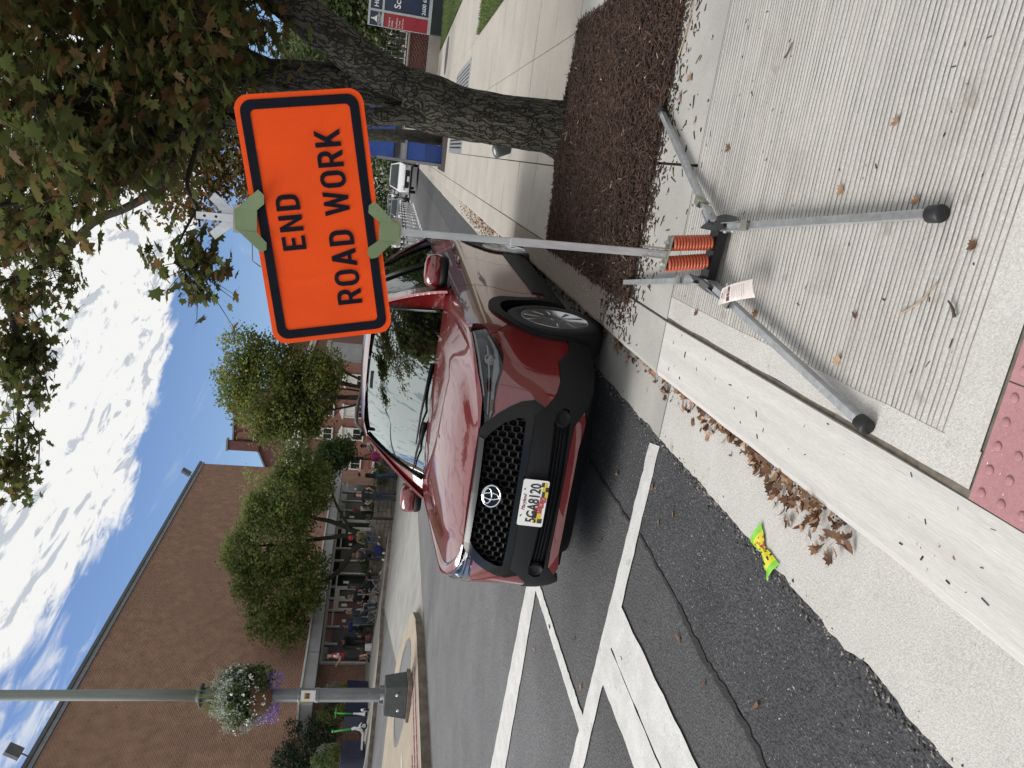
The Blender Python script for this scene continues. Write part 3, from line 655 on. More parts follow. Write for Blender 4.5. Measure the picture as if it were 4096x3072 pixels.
def build_red_car(root):
    f = CS; R_OPEN = .405
    tops = lambda a, b, n: [(a + (b - a) * k / n, ztop(a + (b - a) * k / n)) for k in range(n + 1)]
    gapx = .0035
    # front corner + bumper skin (red)
    body = MB()
    fb = [(.405, .872), (.45, .845), (.517, .785), (.566, .72), (.60, .658), (.614, .585), (.572, .519), (.655, .458), (.738, .436), (.89, .436), (.93, .405), (.972, .369), (1.06, .347)]
    aa = arc(T_AX, .345, R_OPEN, 178, 128, 8)
    hl_low = [(1.238, .900), (1.225, .875), (1.138, .847), (1.07, .815), (1.0, .782), (.90, .764), (.786, .774), (.69, .798), (.60, .806), (.517, .802), (.43, .842)]
    hl_up = [(.42, .850), (.6, .872), (.786, .905), (1.0, .930), (1.159, .941), (1.22, .928)]
    # bumper: below the lamp
    bump = fb + aa + [(1.105, .80), (1.10, .829)] + [p for p in hl_low if p[0] < 1.1]
    patch(body, bump, f, .04, .03, .03)
    # fender: from the gap behind the lamp to the door
    tD = T_AX + .60
    fend = [(1.11, .838), (1.113, .80)] + arc(T_AX, .345, R_OPEN, 127, 4, 18) + [(1.99, .32), (tD, .32)] + tops(tD, 1.262, 10) + [(1.262, .955), (1.25, .90), (1.225, .872), (1.138, .845)]
    patch(body, fend, f, .05, .04, .03)
    # strip above the lamp
    patch(body, [(.405, .874)] + tops(.42, 1.255, 14) + [(1.255, .93), (1.222, .934), (1.159, .946), (1.0, .935), (.786, .910), (.6, .877)], f, .05, .02, .03)
    # lip under the bumper
    patch(body, [(-.0, .353), (.345, .351), (.476, .341), (.566, .283), (.50, .270), (.345, .296), (0, .302)], f, .05, .03, .03, .010)
    # rear quarter and tail
    tQ = T_AX + 2.22
    qt = [(tQ, .60), (tQ + .02, .50)] + arc(T_RX, .345, R_OPEN, 150, 3, 18) + [(4.66, .33), (5.0, .36), (T_END, .36)] + [(T_END, 1.04)] + tops(T_END, tQ, 10)
    patch(body, qt, f, .08, .06, .03)
    # fender tops: between the bonnet's side edge and the shoulder
    hood_edge = [CS(.405, .882), CS(.56, .893) + Vector((-.012, -.008, .004)), Vector((.56, .715, .932)), Vector((.30, .752, .965)), Vector((0, .768, 1.000)), Vector((-.30, .765, 1.036)), Vector((-.56, .752, 1.060))]
    he = spline3(hood_edge, 6); nE = len(he)
    P = []
    for i, p in enumerate(he):
        k = i / (nE - 1); t = .405 + (T_AX + .62 - .405) * (k ** 1.0); q = CS(t, ztop(t)); row = []
        for j in range(7):
            s_ = j / 6; v = Vector(p).lerp(q, s_); v.z += .012 * math.sin(math.pi * s_) * min(1, k * 3); row.append(v)
        P.append(row)
    grid(body, P, 0, True, flip=False)
    # bonnet
    def cowl(v): return Vector((-.20 - .34 * v * v, .740 * v, 1.092 - .036 * v * v))
    hood = MB(); nu, nv = 26, 34; G = []
    for i in range(nu + 1):
        u = i / nu; row = []
        eL = polyline(he, u * .985)
        for j in range(nv + 1):
            v = -1 + 2 * j / nv; a = abs(v)
            te = .40 * v; fe = CS(te, .886 + .008 * (1 - v * v), .012); re = cowl(v)
            sidep = Vector((eL.x, eL.y * v, eL.z))
            # blend: front edge curve -> cowl curve, with the side edge's height and plan
            x = fe.x + (re.x - fe.x) * u if a < 1e-6 else (fe.x + (re.x - fe.x) * u) * (1 - a ** 4) + eL.x * a ** 4
            y = v * (abs(eL.y) - .004)
            z0 = fe.z + (re.z - fe.z) * (u ** .82); z = z0 * (1 - a ** 3) + (eL.z + .002) * a ** 3
            z += .020 * math.sin(math.pi * u ** .8) * (1 - a * a)
            c = max(0, min(1, (.80 - a) / .16)); c = c * c * (3 - 2 * c); z += .016 * c * min(1, u * 4) * (1 - .5 * u) - .004
            row.append(Vector((x, y, z)))
        G.append(row)
    grid(hood, G, 0, False, flip=True)
    edge = [Vector((p.x - .004, p.y, p.z - .022)) for p in G[0]]; grid(hood, [edge, G[0]], 0, False, flip=True)
    hood.build('bonnet', m_red, root)
    # roof and pillars
    def wt(v): return Vector((-.93 - .13 * v * v, .565 * v, 1.560 - .040 * v * v))
    nR = 14; G = []
    for i in range(nR + 1):
        u = i / nR; row = []
        for j in range(19):
            v = -1 + 2 * j / 18; x0 = wt(v).x; x = x0 + (-3.12 - x0) * u
            zc = np.interp(x, [-3.2, -2.8, -2.2, -1.6, -1.2, -.9], [1.52, 1.585, 1.628, 1.638, 1.618, 1.562]); zsd = .040 + .02 * u
            hw = np.interp(x, [-3.2, -2.4, -1.6, -1.0], [.52, .585, .60, .565])
            row.append(Vector((x, hw * v, zc - zsd * v * v)))
        G.append(row)
    roof = MB(); grid(roof, G, 0, False, flip=True); ro = roof.build('roof', m_red, root)
    roofedge = [r[-1] for r in G]
    def red(x): return float(np.interp(-x, [-p.x for p in roofedge], [p.y for p in roofedge])), float(np.interp(-x, [-p.x for p in roofedge], [p.z for p in roofedge]))
    for s_ in (1, -1):
        rl = MB(); pts = [Vector((x, s_ * (red(x)[0] - .012), red(x)[1] + (.045 if -2.6 < x < -1.25 else .012))) for x in (-1.02, -1.14, -1.3, -1.7, -2.1, -2.5, -2.72)]
        rl.tube(spline3(pts, 3), .017, 8); rl.build('roof_rail', m_gloss, ro)
    # greenhouse side surface in (x, z)
    def gs(x, z, off=0.0):
        zb = ztop(T_AX - x); xx = max(-3.0, min(-.98, x)); yt, ztp = red(xx); k = (z - zb) / max(.05, (ztp - zb)); k = max(-.1, min(1.05, k))
        yb = CS(T_AX - x, zb).y; y = yb + (yt - yb) * (k ** 1.25 if k > 0 else k)
        return Vector((x, y + off * .92, z + off * .35))
    A0, A1 = (-.60, 1.035), (-1.06, 1.515)
    side = MB()
    patch(side, [(-.52, 1.040), (-.66, 1.012), (-.70, 1.045), (-1.16, 1.488), (-1.4, 1.535), (-2.0, 1.548), (-2.6, 1.51), (-2.62, 1.54), (-2.0, 1.585), (-1.4, 1.575), (-1.06, 1.525), (-1.0, 1.50)], gs, .08, .04, .02, .004)
    patch(side, [(-2.62, 1.53), (-2.60, 1.49), (-2.95, 1.20), (-3.02, 1.09), (-3.2, 1.08), (-3.15, 1.30), (-3.05, 1.49)], gs, .1, .06, .02, .004)
    for v_, f_ in zip(side.v, ()): pass
    o = len(body.v)
    body.v += side.v; body.f += [[i + o for i in q] for q in side.f]; body.m += side.m; body.sm += side.sm
    # tailgate
    P = []
    for i in range(8):
        u = i / 7; row = []
        for j in range(9):
            v = -1 + 2 * j / 8; row.append(Vector((-3.12 - .34 * u - .02 * (1 - v * v), v * (.53 + .26 * u), 1.50 - .46 * u - .02 * v * v * (1 - u))))
        P.append(row)
    grid(body, P, 0, False, flip=True)
    body.build('body', m_red, root)
    # side glass, black frames, pillars
    for s_ in (1, -1):
        g = MB(); gl = [(-.74, 1.045), (-1.19, 1.475), (-1.42, 1.522), (-2.0, 1.535), (-2.58, 1.490), (-2.93, 1.19), (-2.96, 1.10), (-2.2, 1.062), (-1.4, 1.04)]
        patch(g, gl, lambda x, z, o_: (lambda q: Vector((q.x, q.y * s_, q.z)))(gs(x, z, o_)), .1, .08, .004, -.012, 0, False, flip=(s_ < 0))
        g.build('side_window', m_glassd, root)
        b = MB(); gg = lambda x, z, o_: (lambda q: Vector((q.x, q.y * s_, q.z)))(gs(x, z, o_))
        for poly in ([(-1.55, 1.03), (-1.60, 1.53), (-1.72, 1.535), (-1.67, 1.03)], [(-2.50, 1.06), (-2.42, 1.52), (-2.50, 1.515), (-2.58, 1.07)], [(-.66, 1.012), (-.74, 1.062), (-1.4, 1.058), (-2.2, 1.08), (-3.0, 1.115), (-3.0, 1.095), (-2.2, 1.058), (-1.4, 1.036), (-.70, 1.008)],
                     [(-.69, 1.04), (-1.16, 1.492), (-1.41, 1.54), (-2.0, 1.553), (-2.60, 1.512), (-2.60, 1.488), (-2.0, 1.53), (-1.42, 1.518), (-1.19, 1.472), (-.76, 1.06)], [(-.95, 1.05), (-.925, 1.25), (-.95, 1.268), (-.975, 1.05)], [(-.70, 1.03), (-.92, 1.24), (-.94, 1.06)]):
            patch(b, poly, gg, .1, .08, .012, .006, 0, False, flip=(s_ < 0))
        b.build('window_frame', m_gloss, root)
    # windscreen and its black band, wipers, cowl
    def ws(v, u, off=0.0):
        a = cowl(v); b_ = wt(v); a = Vector((a.x - .035, a.y * .945, a.z - .002)); b_ = Vector((b_.x + .004, b_.y * .985, b_.z - .006)); p = a.lerp(b_, u)
        bul = math.sin(math.pi * u) * .035; return p + Vector((.62, 0, .78)) * (bul + off)
    w = MB(); grid(w, [[ws(-1 + 2 * j / 22, i / 12) for j in range(23)] for i in range(13)], 0, False, flip=True); wo_ = w.build('windscreen', m_wglass, root)
    b = MB()
    for u0, u1, v0, v1 in ((0, .045, -1, 1), (.93, 1.0, -1, 1)): grid(b, [[ws(v0 + (v1 - v0) * j / 22, u0 + (u1 - u0) * i / 2, -.004) for j in range(23)] for i in range(3)], 0, False, flip=True)
    for v0, v1 in ((-1, -.95), (.95, 1)): grid(b, [[ws(v0 + (v1 - v0) * j / 2, i / 12, -.004) for j in range(3)] for i in range(13)], 0, False, flip=True)
    grid(b, [[ws(-.17 + .34 * j / 4, .80 + .14 * i / 3, -.004) for j in range(5)] for i in range(4)], 0, False, flip=True)
    b.build('black_band', m_gloss, wo_)
    for s_ in (1, -1):                                        # rubber and red A-pillar beside the glass
        pl = MB(); grid(pl, [[ws(s_ * 1.0, i / 12, .002 - .006 * j) .lerp(gs(-.60 - .48 * i / 12, 1.035 + .49 * i / 12, .004) * 1 if False else Vector((lambda q: (q.x, q.y * s_, q.z))(gs(-.58 - .48 * i / 12, 1.045 + .475 * i / 12, .003))), j / 2) for j in range(3)] for i in range(13)], 0, False, flip=(s_ > 0))
        pl.build('windscreen_pillar', m_red, root)
        tr = MB(); tr.tube([ws(s_ * .995, i / 10, .010) for i in range(11)], .011, 6); tr.build('pillar_trim', m_gloss, root)
    c = MB(); grid(c, [[cowl(v) + Vector((.01, 0, -.012)), cowl(v) + Vector((-.06, 0, -.015)), ws(v, .02, -.02)] for v in [-1 + .1 * k for k in range(21)]], 0, False)
    c.build('cowl', m_blk, root)
    for (v0, v1, uu) in ((.52, -.42, .10), (-.10, -.90, .12)):    # wipers lying at the foot of the glass
        wp = MB(); a = ws(v0, .015, .02); e = ws(v1, uu, .018); mid = ws(v0 * .45 + v1 * .55, uu * .62, .028)
        wp.tube([a, mid], [.013, .009], 6); wp.tube([ws(v0 - (v0 - v1) * .12, .03, .012), mid, e], [.006, .009, .006], 6); wp.build('wiper', m_blk, root)
    # lamps
    for s_ in (1, -1):
        fs = lambda t, z, o_: (lambda q: Vector((q.x, q.y * s_, q.z)))(CS(t, z, o_))
        hp = hl_up + hl_low
        L_ = MB(); patch(L_, hp, fs, .04, .03, .05, -.055, 0, False, flip=(s_ < 0)); hb = L_.build('headlight', m_gloss, root)
        g = MB(); patch(g, hp, fs, .04, .03, .004, .004, 0, False, flip=(s_ < 0)); g.build('lens', m_lens, hb)
        r = MB()
        patch(r, [(.47, .825), (.7, .830), (.95, .815), (1.10, .850), (1.10, .838), (.95, .795), (.80, .789), (.69, .810), (.52, .812)], fs, .05, .03, .02, -.02, 0, False, flip=(s_ < 0))
        patch(r, [(.50, .842), (.80, .852), (1.0, .86), (1.0, .852), (.80, .843), (.50, .836)], fs, .05, .03, .02, -.018, 0, False, flip=(s_ < 0))
        patch(r, [(.62, .870), (.8, .898), (1.02, .922), (1.16, .932), (1.16, .925), (1.02, .912), (.8, .888), (.62, .864)], fs, .05, .03, .02, -.015, 0, False, flip=(s_ < 0))
        r.build('reflector', m_refl, hb)
        pj = MB()
        for t_ in (.90, ): pj.ball(fs(t_, .832, -.045), .036, 14); pj.lathe(fs(t_, .832, -.055), [(.046, -.01), (.046, .02), (.040, .024)], 16, axis=(fs(t_, .83, 1) - fs(t_, .83, 0)))
        pj.build('projector', m_refl, hb)
        am = MB(); patch(am, [(.52, .828), (.60, .832), (.60, .815), (.53, .815)], fs, .05, .03, .01, -.012, 0, False, flip=(s_ < 0)); am.build('indicator', m_amber, hb)
    # grille: gloss frame, honeycomb, dark back
    gr = MB()
    out = [(0, .876), (.36, .878), (.415, .870), (.45, .845), (.517, .785), (.566, .72), (.60, .658), (.614, .585), (.572, .519), (.524, .578), (0, .588)]
    inn = [(0, .838), (.345, .842), (.40, .81), (.465, .744), (.50, .674), (.505, .640), (.49, .624), (0, .624)]
    ringp = out[:9] + [(.524, .578)] + [(0.0, .588)] + [(0, .624)] + inn[::-1][1:-1] + [(0, .838)]
    patch(gr, ringp, f, .04, .03, .045, .012)
    gro = gr.build('grille_frame', m_gloss, root)
    bk = MB(); patch(bk, inn, f, .05, .04, 0, -.06, rim=False); bk.build('grille_back', m_dark, gro)
    def inside(p, poly):
        x, y = p; c_ = False; n = len(poly)
        for i in range(n):
            (x1, y1), (x2, y2) = poly[i], poly[(i + 1) % n]
            if (y1 > y) != (y2 > y) and x < (x2 - x1) * (y - y1) / (y2 - y1) + x1: c_ = not c_
        return c_
    full = inn + [(-a, b) for a, b in inn[::-1]]
    hx = MB(); px_, pz_ = .078, .0258
    for r_ in range(-1, 10):
        for k in range(-8, 9):
            cx = k * px_ + (px_ / 2 if r_ % 2 else 0); cz = .636 + r_ * pz_
            if not any(inside((cx + dx, cz + dz), full) for dx in (-.02, .02) for dz in (-.01, .01)): continue
            hexo = [(-.0235, 0), (-.0155, .0256), (.0155, .0256), (.0235, 0), (.0155, -.0256), (-.0155, -.0256)]
            hexi = [(-.0195, 0), (-.0130, .0215), (.0130, .0215), (.0195, 0), (.0130, -.0180), (-.0130, -.0180)]
            V = [CS(cx + a, cz + b, -.012) for a, b in hexo] + [CS(cx + a * 1.0, cz + b, -.016) for a, b in hexi] + [CS(cx + a * .8, cz + b * .8, -.05) for a, b in hexi]
            F = [(i, (i + 1) % 6, 6 + (i + 1) % 6, 6 + i) for i in range(6)] + [(6 + i, 6 + (i + 1) % 6, 12 + (i + 1) % 6, 12 + i) for i in range(6)]
            hx.add(V, F)
    hx.build('grille_mesh', m_blk, gro)
    tb = MB(); patch(tb, [(0, .872), (.36, .874), (.352, .846), (0, .842)], f, .05, .03, .01, .022); tb.build('grille_bar', plain('gloss_bar', (.035, .037, .041), .22, .2), gro)
    # emblem: dark disc with the linked ellipses
    ez = .762
    em = MB(); vs = [CS(.080 * math.cos(2 * math.pi * k / 28), ez + .061 * math.sin(2 * math.pi * k / 28), .012) for k in range(28)]; vb = [CS(.080 * math.cos(2 * math.pi * k / 28), ez + .061 * math.sin(2 * math.pi * k / 28), -.03) for k in range(28)]
    em.add(vs + vb, [tuple(range(28))] + [(k, (k + 1) % 28, 28 + (k + 1) % 28, 28 + k)[::-1] for k in range(28)]); eo = em.build('emblem', m_gloss, root)
    e2 = MB()
    for (cx, cz, a_, b_, r_) in ((0, 0, .071, .053, .0055), (0, .021, .050, .0235, .0048), (0, .002, .0215, .046, .0048)):
        e2.tube([CS(cx + a_ * math.cos(2 * math.pi * k / 32), ez + cz + b_ * math.sin(2 * math.pi * k / 32), .016) for k in range(33)], r_, 6, caps=False)
    e2.build('ring', m_chrome, eo)
    # lower bumper, black
    lb = MB()
    inlet = [(0, .452), (.49, .463), (.545, .452), (.580, .41), (.572, .376), (.49, .362), (0, .362)]
    up = [(0, .586), (.524, .576), (.572, .517), (.655, .456), (.738, .434), (.89, .434), (.972, .367), (1.06, .345), (1.165, .345), (1.185, .225), (1.12, .205), (.9, .205), (.70, .225), (.568, .281), (.478, .345), (.345, .355), (0, .357)]
    ring2 = [p for p in up[:17]] + [(0, .362)] + inlet[::-1][1:-1] + [(0, .452)]
    patch(lb, ring2, f, .04, .025, .05, .010)
    lbo = lb.build('lower_bumper', m_blk, root)
    ib = MB(); patch(ib, [(a, b) for a, b in inlet], f, .05, .03, 0, -.05, rim=False); ib.build('inlet_back', m_dark, lbo)
    for q, zz in enumerate((.382, .403, .424)):
        sl = MB(); patch(sl, [(0, zz), (.45, zz + .004), (.45, zz + .010), (0, zz + .006)], f, .05, .03, .02, -.018); sl.build('slat', m_blk, lbo)
    for s_ in (1, -1):
        fl = MB(); c0 = CS(.520 * s_, .410, -.03); ax = (CS(.52 * s_, .41, .1) - c0); fl.lathe(c0, [(.052, -.02), (.052, .028), (.040, .030), (.036, .020), (.012, .022)], 18, axis=ax); fl.build('fog_lamp_blank', m_blk, lbo)
    tcov = MB(); patch(tcov, [(.60, .512), (.665, .468), (.70, .49), (.66, .545), (.62, .56)], f, .05, .03, .006, .0125, 0, True); 
    ut = MB(); patch(ut, [(0, .31), (.345, .305), (.52, .268), (.70, .228), (.9, .205), (1.1, .205), (1.1, .16), (.6, .15), (0, .17)], f, .06, .05, .02, -.16); ut.build('undertray', m_blk, root)
    # plate
    pl = MB(); hw, hh = .1525, .076; pc = CS(0, .520, .028); pu = Vector((-.10, 0, .995)).normalized(); pr = Vector((0, 1, 0)); pn = pr.cross(pu)
    if pn.x < 0: pn = -pn
    ro_ = .012; rr = [(sx * (hw - ro_) + ro_ * math.cos(rad(a)), sy * (hh - ro_) + ro_ * math.sin(rad(a))) for sx, sy, a0 in ((1, 1, 0), (-1, 1, 90), (-1, -1, 180), (1, -1, 270)) for a in (a0, a0 + 30, a0 + 60, a0 + 90)]
    pl.prism(rr, pc, pr, pu, .004); po = pl.build('number_plate', m_white, root)
    fmul = MB(); m_y = plain('plate_yellow', (.62, .45, .03), .45); m_r = plain('plate_red', (.42, .05, .04), .45); m_k = plain('plate_dark', (.035, .035, .03), .45)
    def pq(poly, mi): fmul.prism(poly, pc + pn * .0045, pr, pu, .0006, mi)
    fx = [-.128, -.098, -.062, -.026, .010, .046, .082, .112, .140]
    for k in range(8):                                        # the waved flag at the plate's foot
        a, b_ = fx[k], fx[k + 1]; y0 = -.068 + .010 * math.sin(k * .9); y1 = -.030 + .012 * math.sin(k * .8 + .5) + (.012 if k < 3 else 0)
        if k in (2, 3, 4): pq([(a, y0), (b_, y0), (b_, y1), (a, y1)], 1); pq([(a + .008, y0 + .012), (b_ - .010, y0 + .008), (b_ - .006, y0 + .022), (a + .010, y0 + .026)], 3)
        else:
            ym = (y0 + y1) / 2; pq([(a, ym), (b_, ym), (b_, y1), (a, y1)], 0 if k % 2 == 0 else 2); pq([(a, y0), (b_, y0), (b_, ym), (a, ym)], 2 if k % 2 == 0 else 0)
    fmul.build('plate_flag', [m_y, m_r, m_k, m_white], po)
    # lettering reads from the front: x runs towards the car's left
    text_on('plate_number', '5GA8120', .088, m_ink, pc + pn * .0050 + pu * -.004, pr, pu, po, depth=.0012, offset=.0012, xscale=.74, spacing=1.02)
    text_on('plate_state', 'Maryland', .030, plain('plate_script', (.20, .03, .04), .5), pc + pn * .0050 + pu * .054, pr, pu, po, depth=.0006, xscale=.95, shear=.35)
    for sx in (-1, 1): MB().ball(pc + pn * .005 + pr * (.087 * sx) + pu * .062, .005, 8).build('screw', m_iron, po)
    # doors
    for s_ in (1, -1):
        fs = lambda t, z, o_: (lambda q: Vector((q.x, q.y * s_, q.z)))(CS(t, z, o_))
        t1, t2 = tD + gapx, T_AX + 1.62
        for (a, b_, rear) in ((t1, t2 - gapx, False), (t2 + gapx, tQ - gapx, True)):
            if not rear: poly = [(a, .32), (b_, .32)] + tops(b_, a, 6)
            else: poly = [(a, .32), (b_ - .24, .32)] + arc(T_RX, .345, R_OPEN + .01, 172, 151, 4) + [(b_, .60)] + tops(b_, a, 6)
            d = MB(); patch(d, poly, fs, .06, .05, .03, .0015, 0, False, flip=(s_ < 0)); do = d.build('door', m_red, root)
            hd = MB(); th = b_ - .20 if not rear else b_ - .16
            hd.tube([fs(th - .10, .905, .012), fs(th - .08, .905, .036), fs(th + .07, .91, .036), fs(th + .09, .91, .012)], [.011, .013, .013, .011], 8); hd.build('handle', m_red, do)
        # sill and wheel-arch cladding
        cl = MB(); patch(cl, [(1.97, .315), (3.84, .315), (3.86, .23), (3.80, .17), (2.0, .17), (1.95, .23)], fs, .08, .05, .04, .012, 0, False, flip=(s_ < 0)); cl.build('sill_cladding', m_blk, root)
        dlo = MB(); patch(dlo, [(2.19, .40), (3.75, .43), (3.75, .315), (2.19, .315)], fs, .08, .05, .03, .010, 0, False, flip=(s_ < 0)); dlo.build('door_cladding', m_blk, root)
        for tcx in (T_AX, T_RX):
            ac = MB(); o1 = arc(tcx, .345, .455, 180, -2, 26); i1 = arc(tcx, .345, .375, -2, 180, 26)
            lo_ = .20 if tcx == T_AX else .22
            patch(ac, o1 + [(tcx + .455, lo_ + .05), (tcx + .375, lo_)] + i1 + [(tcx - .375, lo_), (tcx - .44, lo_)], fs, .06, .05, .05, .014, 0, False, flip=(s_ < 0)); ac.build('wheel_arch', m_blk, root)
            ln = MB(); cxx = T_AX - tcx
            ln.add([Vector((cxx + .40 * math.cos(a_), s_ * yy_, .345 + .40 * math.sin(a_))) for a_ in [rad(-20 + 220 * k / 20) for k in range(21)] for yy_ in (.55, .89)], [(2 * k, 2 * k + 1, 2 * k + 3, 2 * k + 2) for k in range(20)], 0, True)
            ln.build('arch_liner', m_dark, root)
            # wheel
            wx = cxx; yo = .872
            wl = MB(); prof = [(.215, -.200), (.24, -.215), (.30, -.215), (.325, -.205), (.338, -.18), (.340, -.11), (.338, -.03), (.325, -.006), (.30, .004), (.26, .003), (.232, -.004), (.226, -.012)]
            wl.lathe((wx, s_ * yo, .345 - .005), prof, 40, axis=(0, s_, 0)); tyre = wl.build('wheel', m_rub, root)
            rm = MB(); rm.lathe((wx, s_ * yo, .340), [(.20, -.19), (.20, -.06), (.214, -.030), (.226, -.004), (.231, -.002), (.231, -.008)], 40, axis=(0, s_, 0))
            az = Vector((0, s_, 0)); cen = Vector((wx, s_ * (yo - .030), .340))
            for k in range(5):                                # split Y spokes
                a0 = 2 * math.pi * k / 5 + .3
                for d0, d1, w0, w1, wide in ((-.16, -.30, .028, .020, 1), (.16, .30, .028, .020, 1)):
                    rdir = lambda a_: Vector((math.cos(a_), 0, math.sin(a_)))
                    p0 = cen + rdir(a0 + d0 * .2) * .035; p1 = cen + rdir(a0 + d1) * .218
                    tdir = (p1 - p0).normalized().cross(az).normalized()
                    V = [p0 + tdir * w0 + az * .012, p0 - tdir * w0 + az * .012, p1 - tdir * w1 + az * .022, p1 + tdir * w1 + az * .022, p0 + tdir * w0 - az * .03, p0 - tdir * w0 - az * .03, p1 - tdir * w1 - az * .02, p1 + tdir * w1 - az * .02, p0.lerp(p1, .5) + az * .026]
                    F = [(0, 1, 8), (1, 2, 8), (2, 3, 8), (3, 0, 8), (0, 3, 7, 4), (1, 0, 4, 5), (2, 1, 5, 6), (3, 2, 6, 7)]
                    rm.add(V, F)
            rm.lathe(cen, [(.045, -.02), (.045, .014), (.034, .022), (.01, .024)], 20, axis=(0, s_, 0)); rm.build('rim', m_alloy, tyre)
            br = MB(); br.lathe((wx, s_ * (yo - .13), .340), [(.195, 0), (.195, .03), (.02, .03)], 24, axis=(0, s_, 0)); br.build('brake', m_dark, tyre)
        # mirror
        mr = MB(); base = Vector((-.72, s_ * .84, 1.055)); cm = Vector((-.72, s_ * .955, 1.135))
        vs = []; n1, n2 = 14, 9
        for i in range(n2 + 1):
            th = math.pi * i / n2
            for j in range(n1):
                ph = 2 * math.pi * j / n1; sx = math.cos(ph); sz = math.sin(ph); sq = lambda q, e=.62: math.copysign(abs(q) ** e, q)
                vs.append(cm + Vector((math.cos(th) * .085 if math.cos(th) > 0 else math.cos(th) * .03, sq(sx) * sq(math.sin(th)) * .125, sq(sz) * sq(math.sin(th)) * .078)))
        fs_ = [(i * n1 + j, (i + 1) * n1 + j, (i + 1) * n1 + (j + 1) % n1, i * n1 + (j + 1) % n1) for i in range(n2) for j in range(n1)]
        mr.add(vs, fs_, 0, True); mo = mr.build('door_mirror', m_red, root)
        ft = MB(); ft.beam(base, cm + Vector((0, -s_ * .05, -.07)), .09, .05); 
        ft.lathe(cm + Vector((.0, 0, -.066)), [(.10, -.03), (.115, -.01), (.118, .02), (.11, .026)], 14); 
        for i_ in range(len(ft.v)): pass
        ft.build('mirror_foot', m_blk, mo)
        gl = MB(); gl.obox(cm + Vector((-.032, 0, 0)), (1, 0, 0), (0, 1, 0), (0, 0, 1), .003, .11, .065); gl.build('mirror_glass', m_chrome, mo)
    ap = MB(); 
    # underbody, cabin
    ub = MB(); ub.box(-3.3, .70, -.60, .60, .20, .80); ub.box(-3.2, -.45, -.80, .80, .40, .95); ub.build('underbody', m_dark, root)
    ci = MB(); ci.box(-3.0, -.30, -.72, .72, .95, .97)
    dsh = MB(); grid(dsh, [[Vector((-.42 - .2 * v * v, v * .70, 1.045)), Vector((-.62 - .15 * v * v, v * .70, 1.075)), Vector((-.80 - .08 * v * v, v * .70, 1.06)), Vector((-.84, v * .70, .96))] for v in [-1 + .2 * k for k in range(11)]], 0, False)
    dsh.build('dashboard', m_seat, root); ci.build('cabin_floor', m_seat, root)
    for sx, sy in ((-1.55, .37), (-1.55, -.37), (-2.45, .37), (-2.45, -.37)):
        st_ = MB(); st_.obox((sx, sy, 1.08), (1, 0, .25), (0, 1, 0), (-.25, 0, 1), .07, .24, .28); st_.obox((sx - .07, sy, 1.39), (1, 0, .2), (0, 1, 0), (-.2, 0, 1), .045, .13, .085); st_.obox((sx + .22, sy, .96), (1, 0, 0), (0, 1, 0), (0, 0, 1), .24, .24, .07); st_.build('seat', m_seat, root, .02)
    sw = MB(); c0 = Vector((-1.0, .37, 1.08)); a1 = Vector((0, 1, 0)); a2 = Vector((-.35, 0, .93)); sw.tube([c0 + (a1 * math.cos(2 * math.pi * k / 20) + a2 * math.sin(2 * math.pi * k / 20)) * .18 for k in range(21)], .014, 6, caps=False); sw.beam(c0 - a1 * .17, c0 + a1 * .17, .05, .02); sw.build('steering_wheel', m_seat, root)
    im = MB(); im.obox(ws(0, .80, -.07), (.3, 0, 1), (0, 1, 0), (1, 0, -.3), .035, .12, .012); im.obox(ws(0, .86, -.03), (.6, 0, -.7), (0, 1, 0), (.7, 0, .6), .06, .07, .02); im.build('interior_mirror', m_gloss, root)
    stx = MB(); grid(stx, [[ws(.72 + .12 * j, .80 + .10 * i, -.006) for j in range(2)] for i in range(2)], 0, False); 
    ins = MB(); grid(ins, [[ws(-.03 + .10 * j, .72 + .07 * i, -.006) for j in range(2)] for i in range(2)], 0, False, flip=True); ins.build('sticker', m_white, root)
build_red_car(red_car)
# ------------------------------------------------------------------ the work-zone sign on its spring stand
def rebase(root, b):
    b = Vector(b); root.location = b
    for c in kids(root): c.location = Vector(c.location) - b
m_or = M('sign_orange', (.90, .080, .001), .6, var=.05, scale=3.0, bump=.14, bscale=330, spec=.3, speck=[((.60, .052, .004), 17, .74)], grain=(230, .035))
m_navy = M('sign_black', (.007, .009, .017), .5, var=.12, scale=5, bump=.1, bscale=260, spec=.12)
m_zinc = M('zinc_plate', (.42, .40, .31), .35, .7, scale=25, col2=(.30, .30, .27))
m_olive = M('bracket_green', (.20, .27, .14), .40, .25, scale=8, col2=(.16, .215, .11), speck=((.08, .10, .06), 160, .74))
m_spring = M('spring_orange', (.44, .085, .035), .42, var=.1, scale=40)
m_bsteel = M('black_steel', (.010, .011, .013), .28, .3)
m_cap = M('rubber_cap', (.012, .012, .013), .55, bump=.1, bscale=120)
m_paper = M('paper_tag', (.66, .60, .57), .7, scale=12)
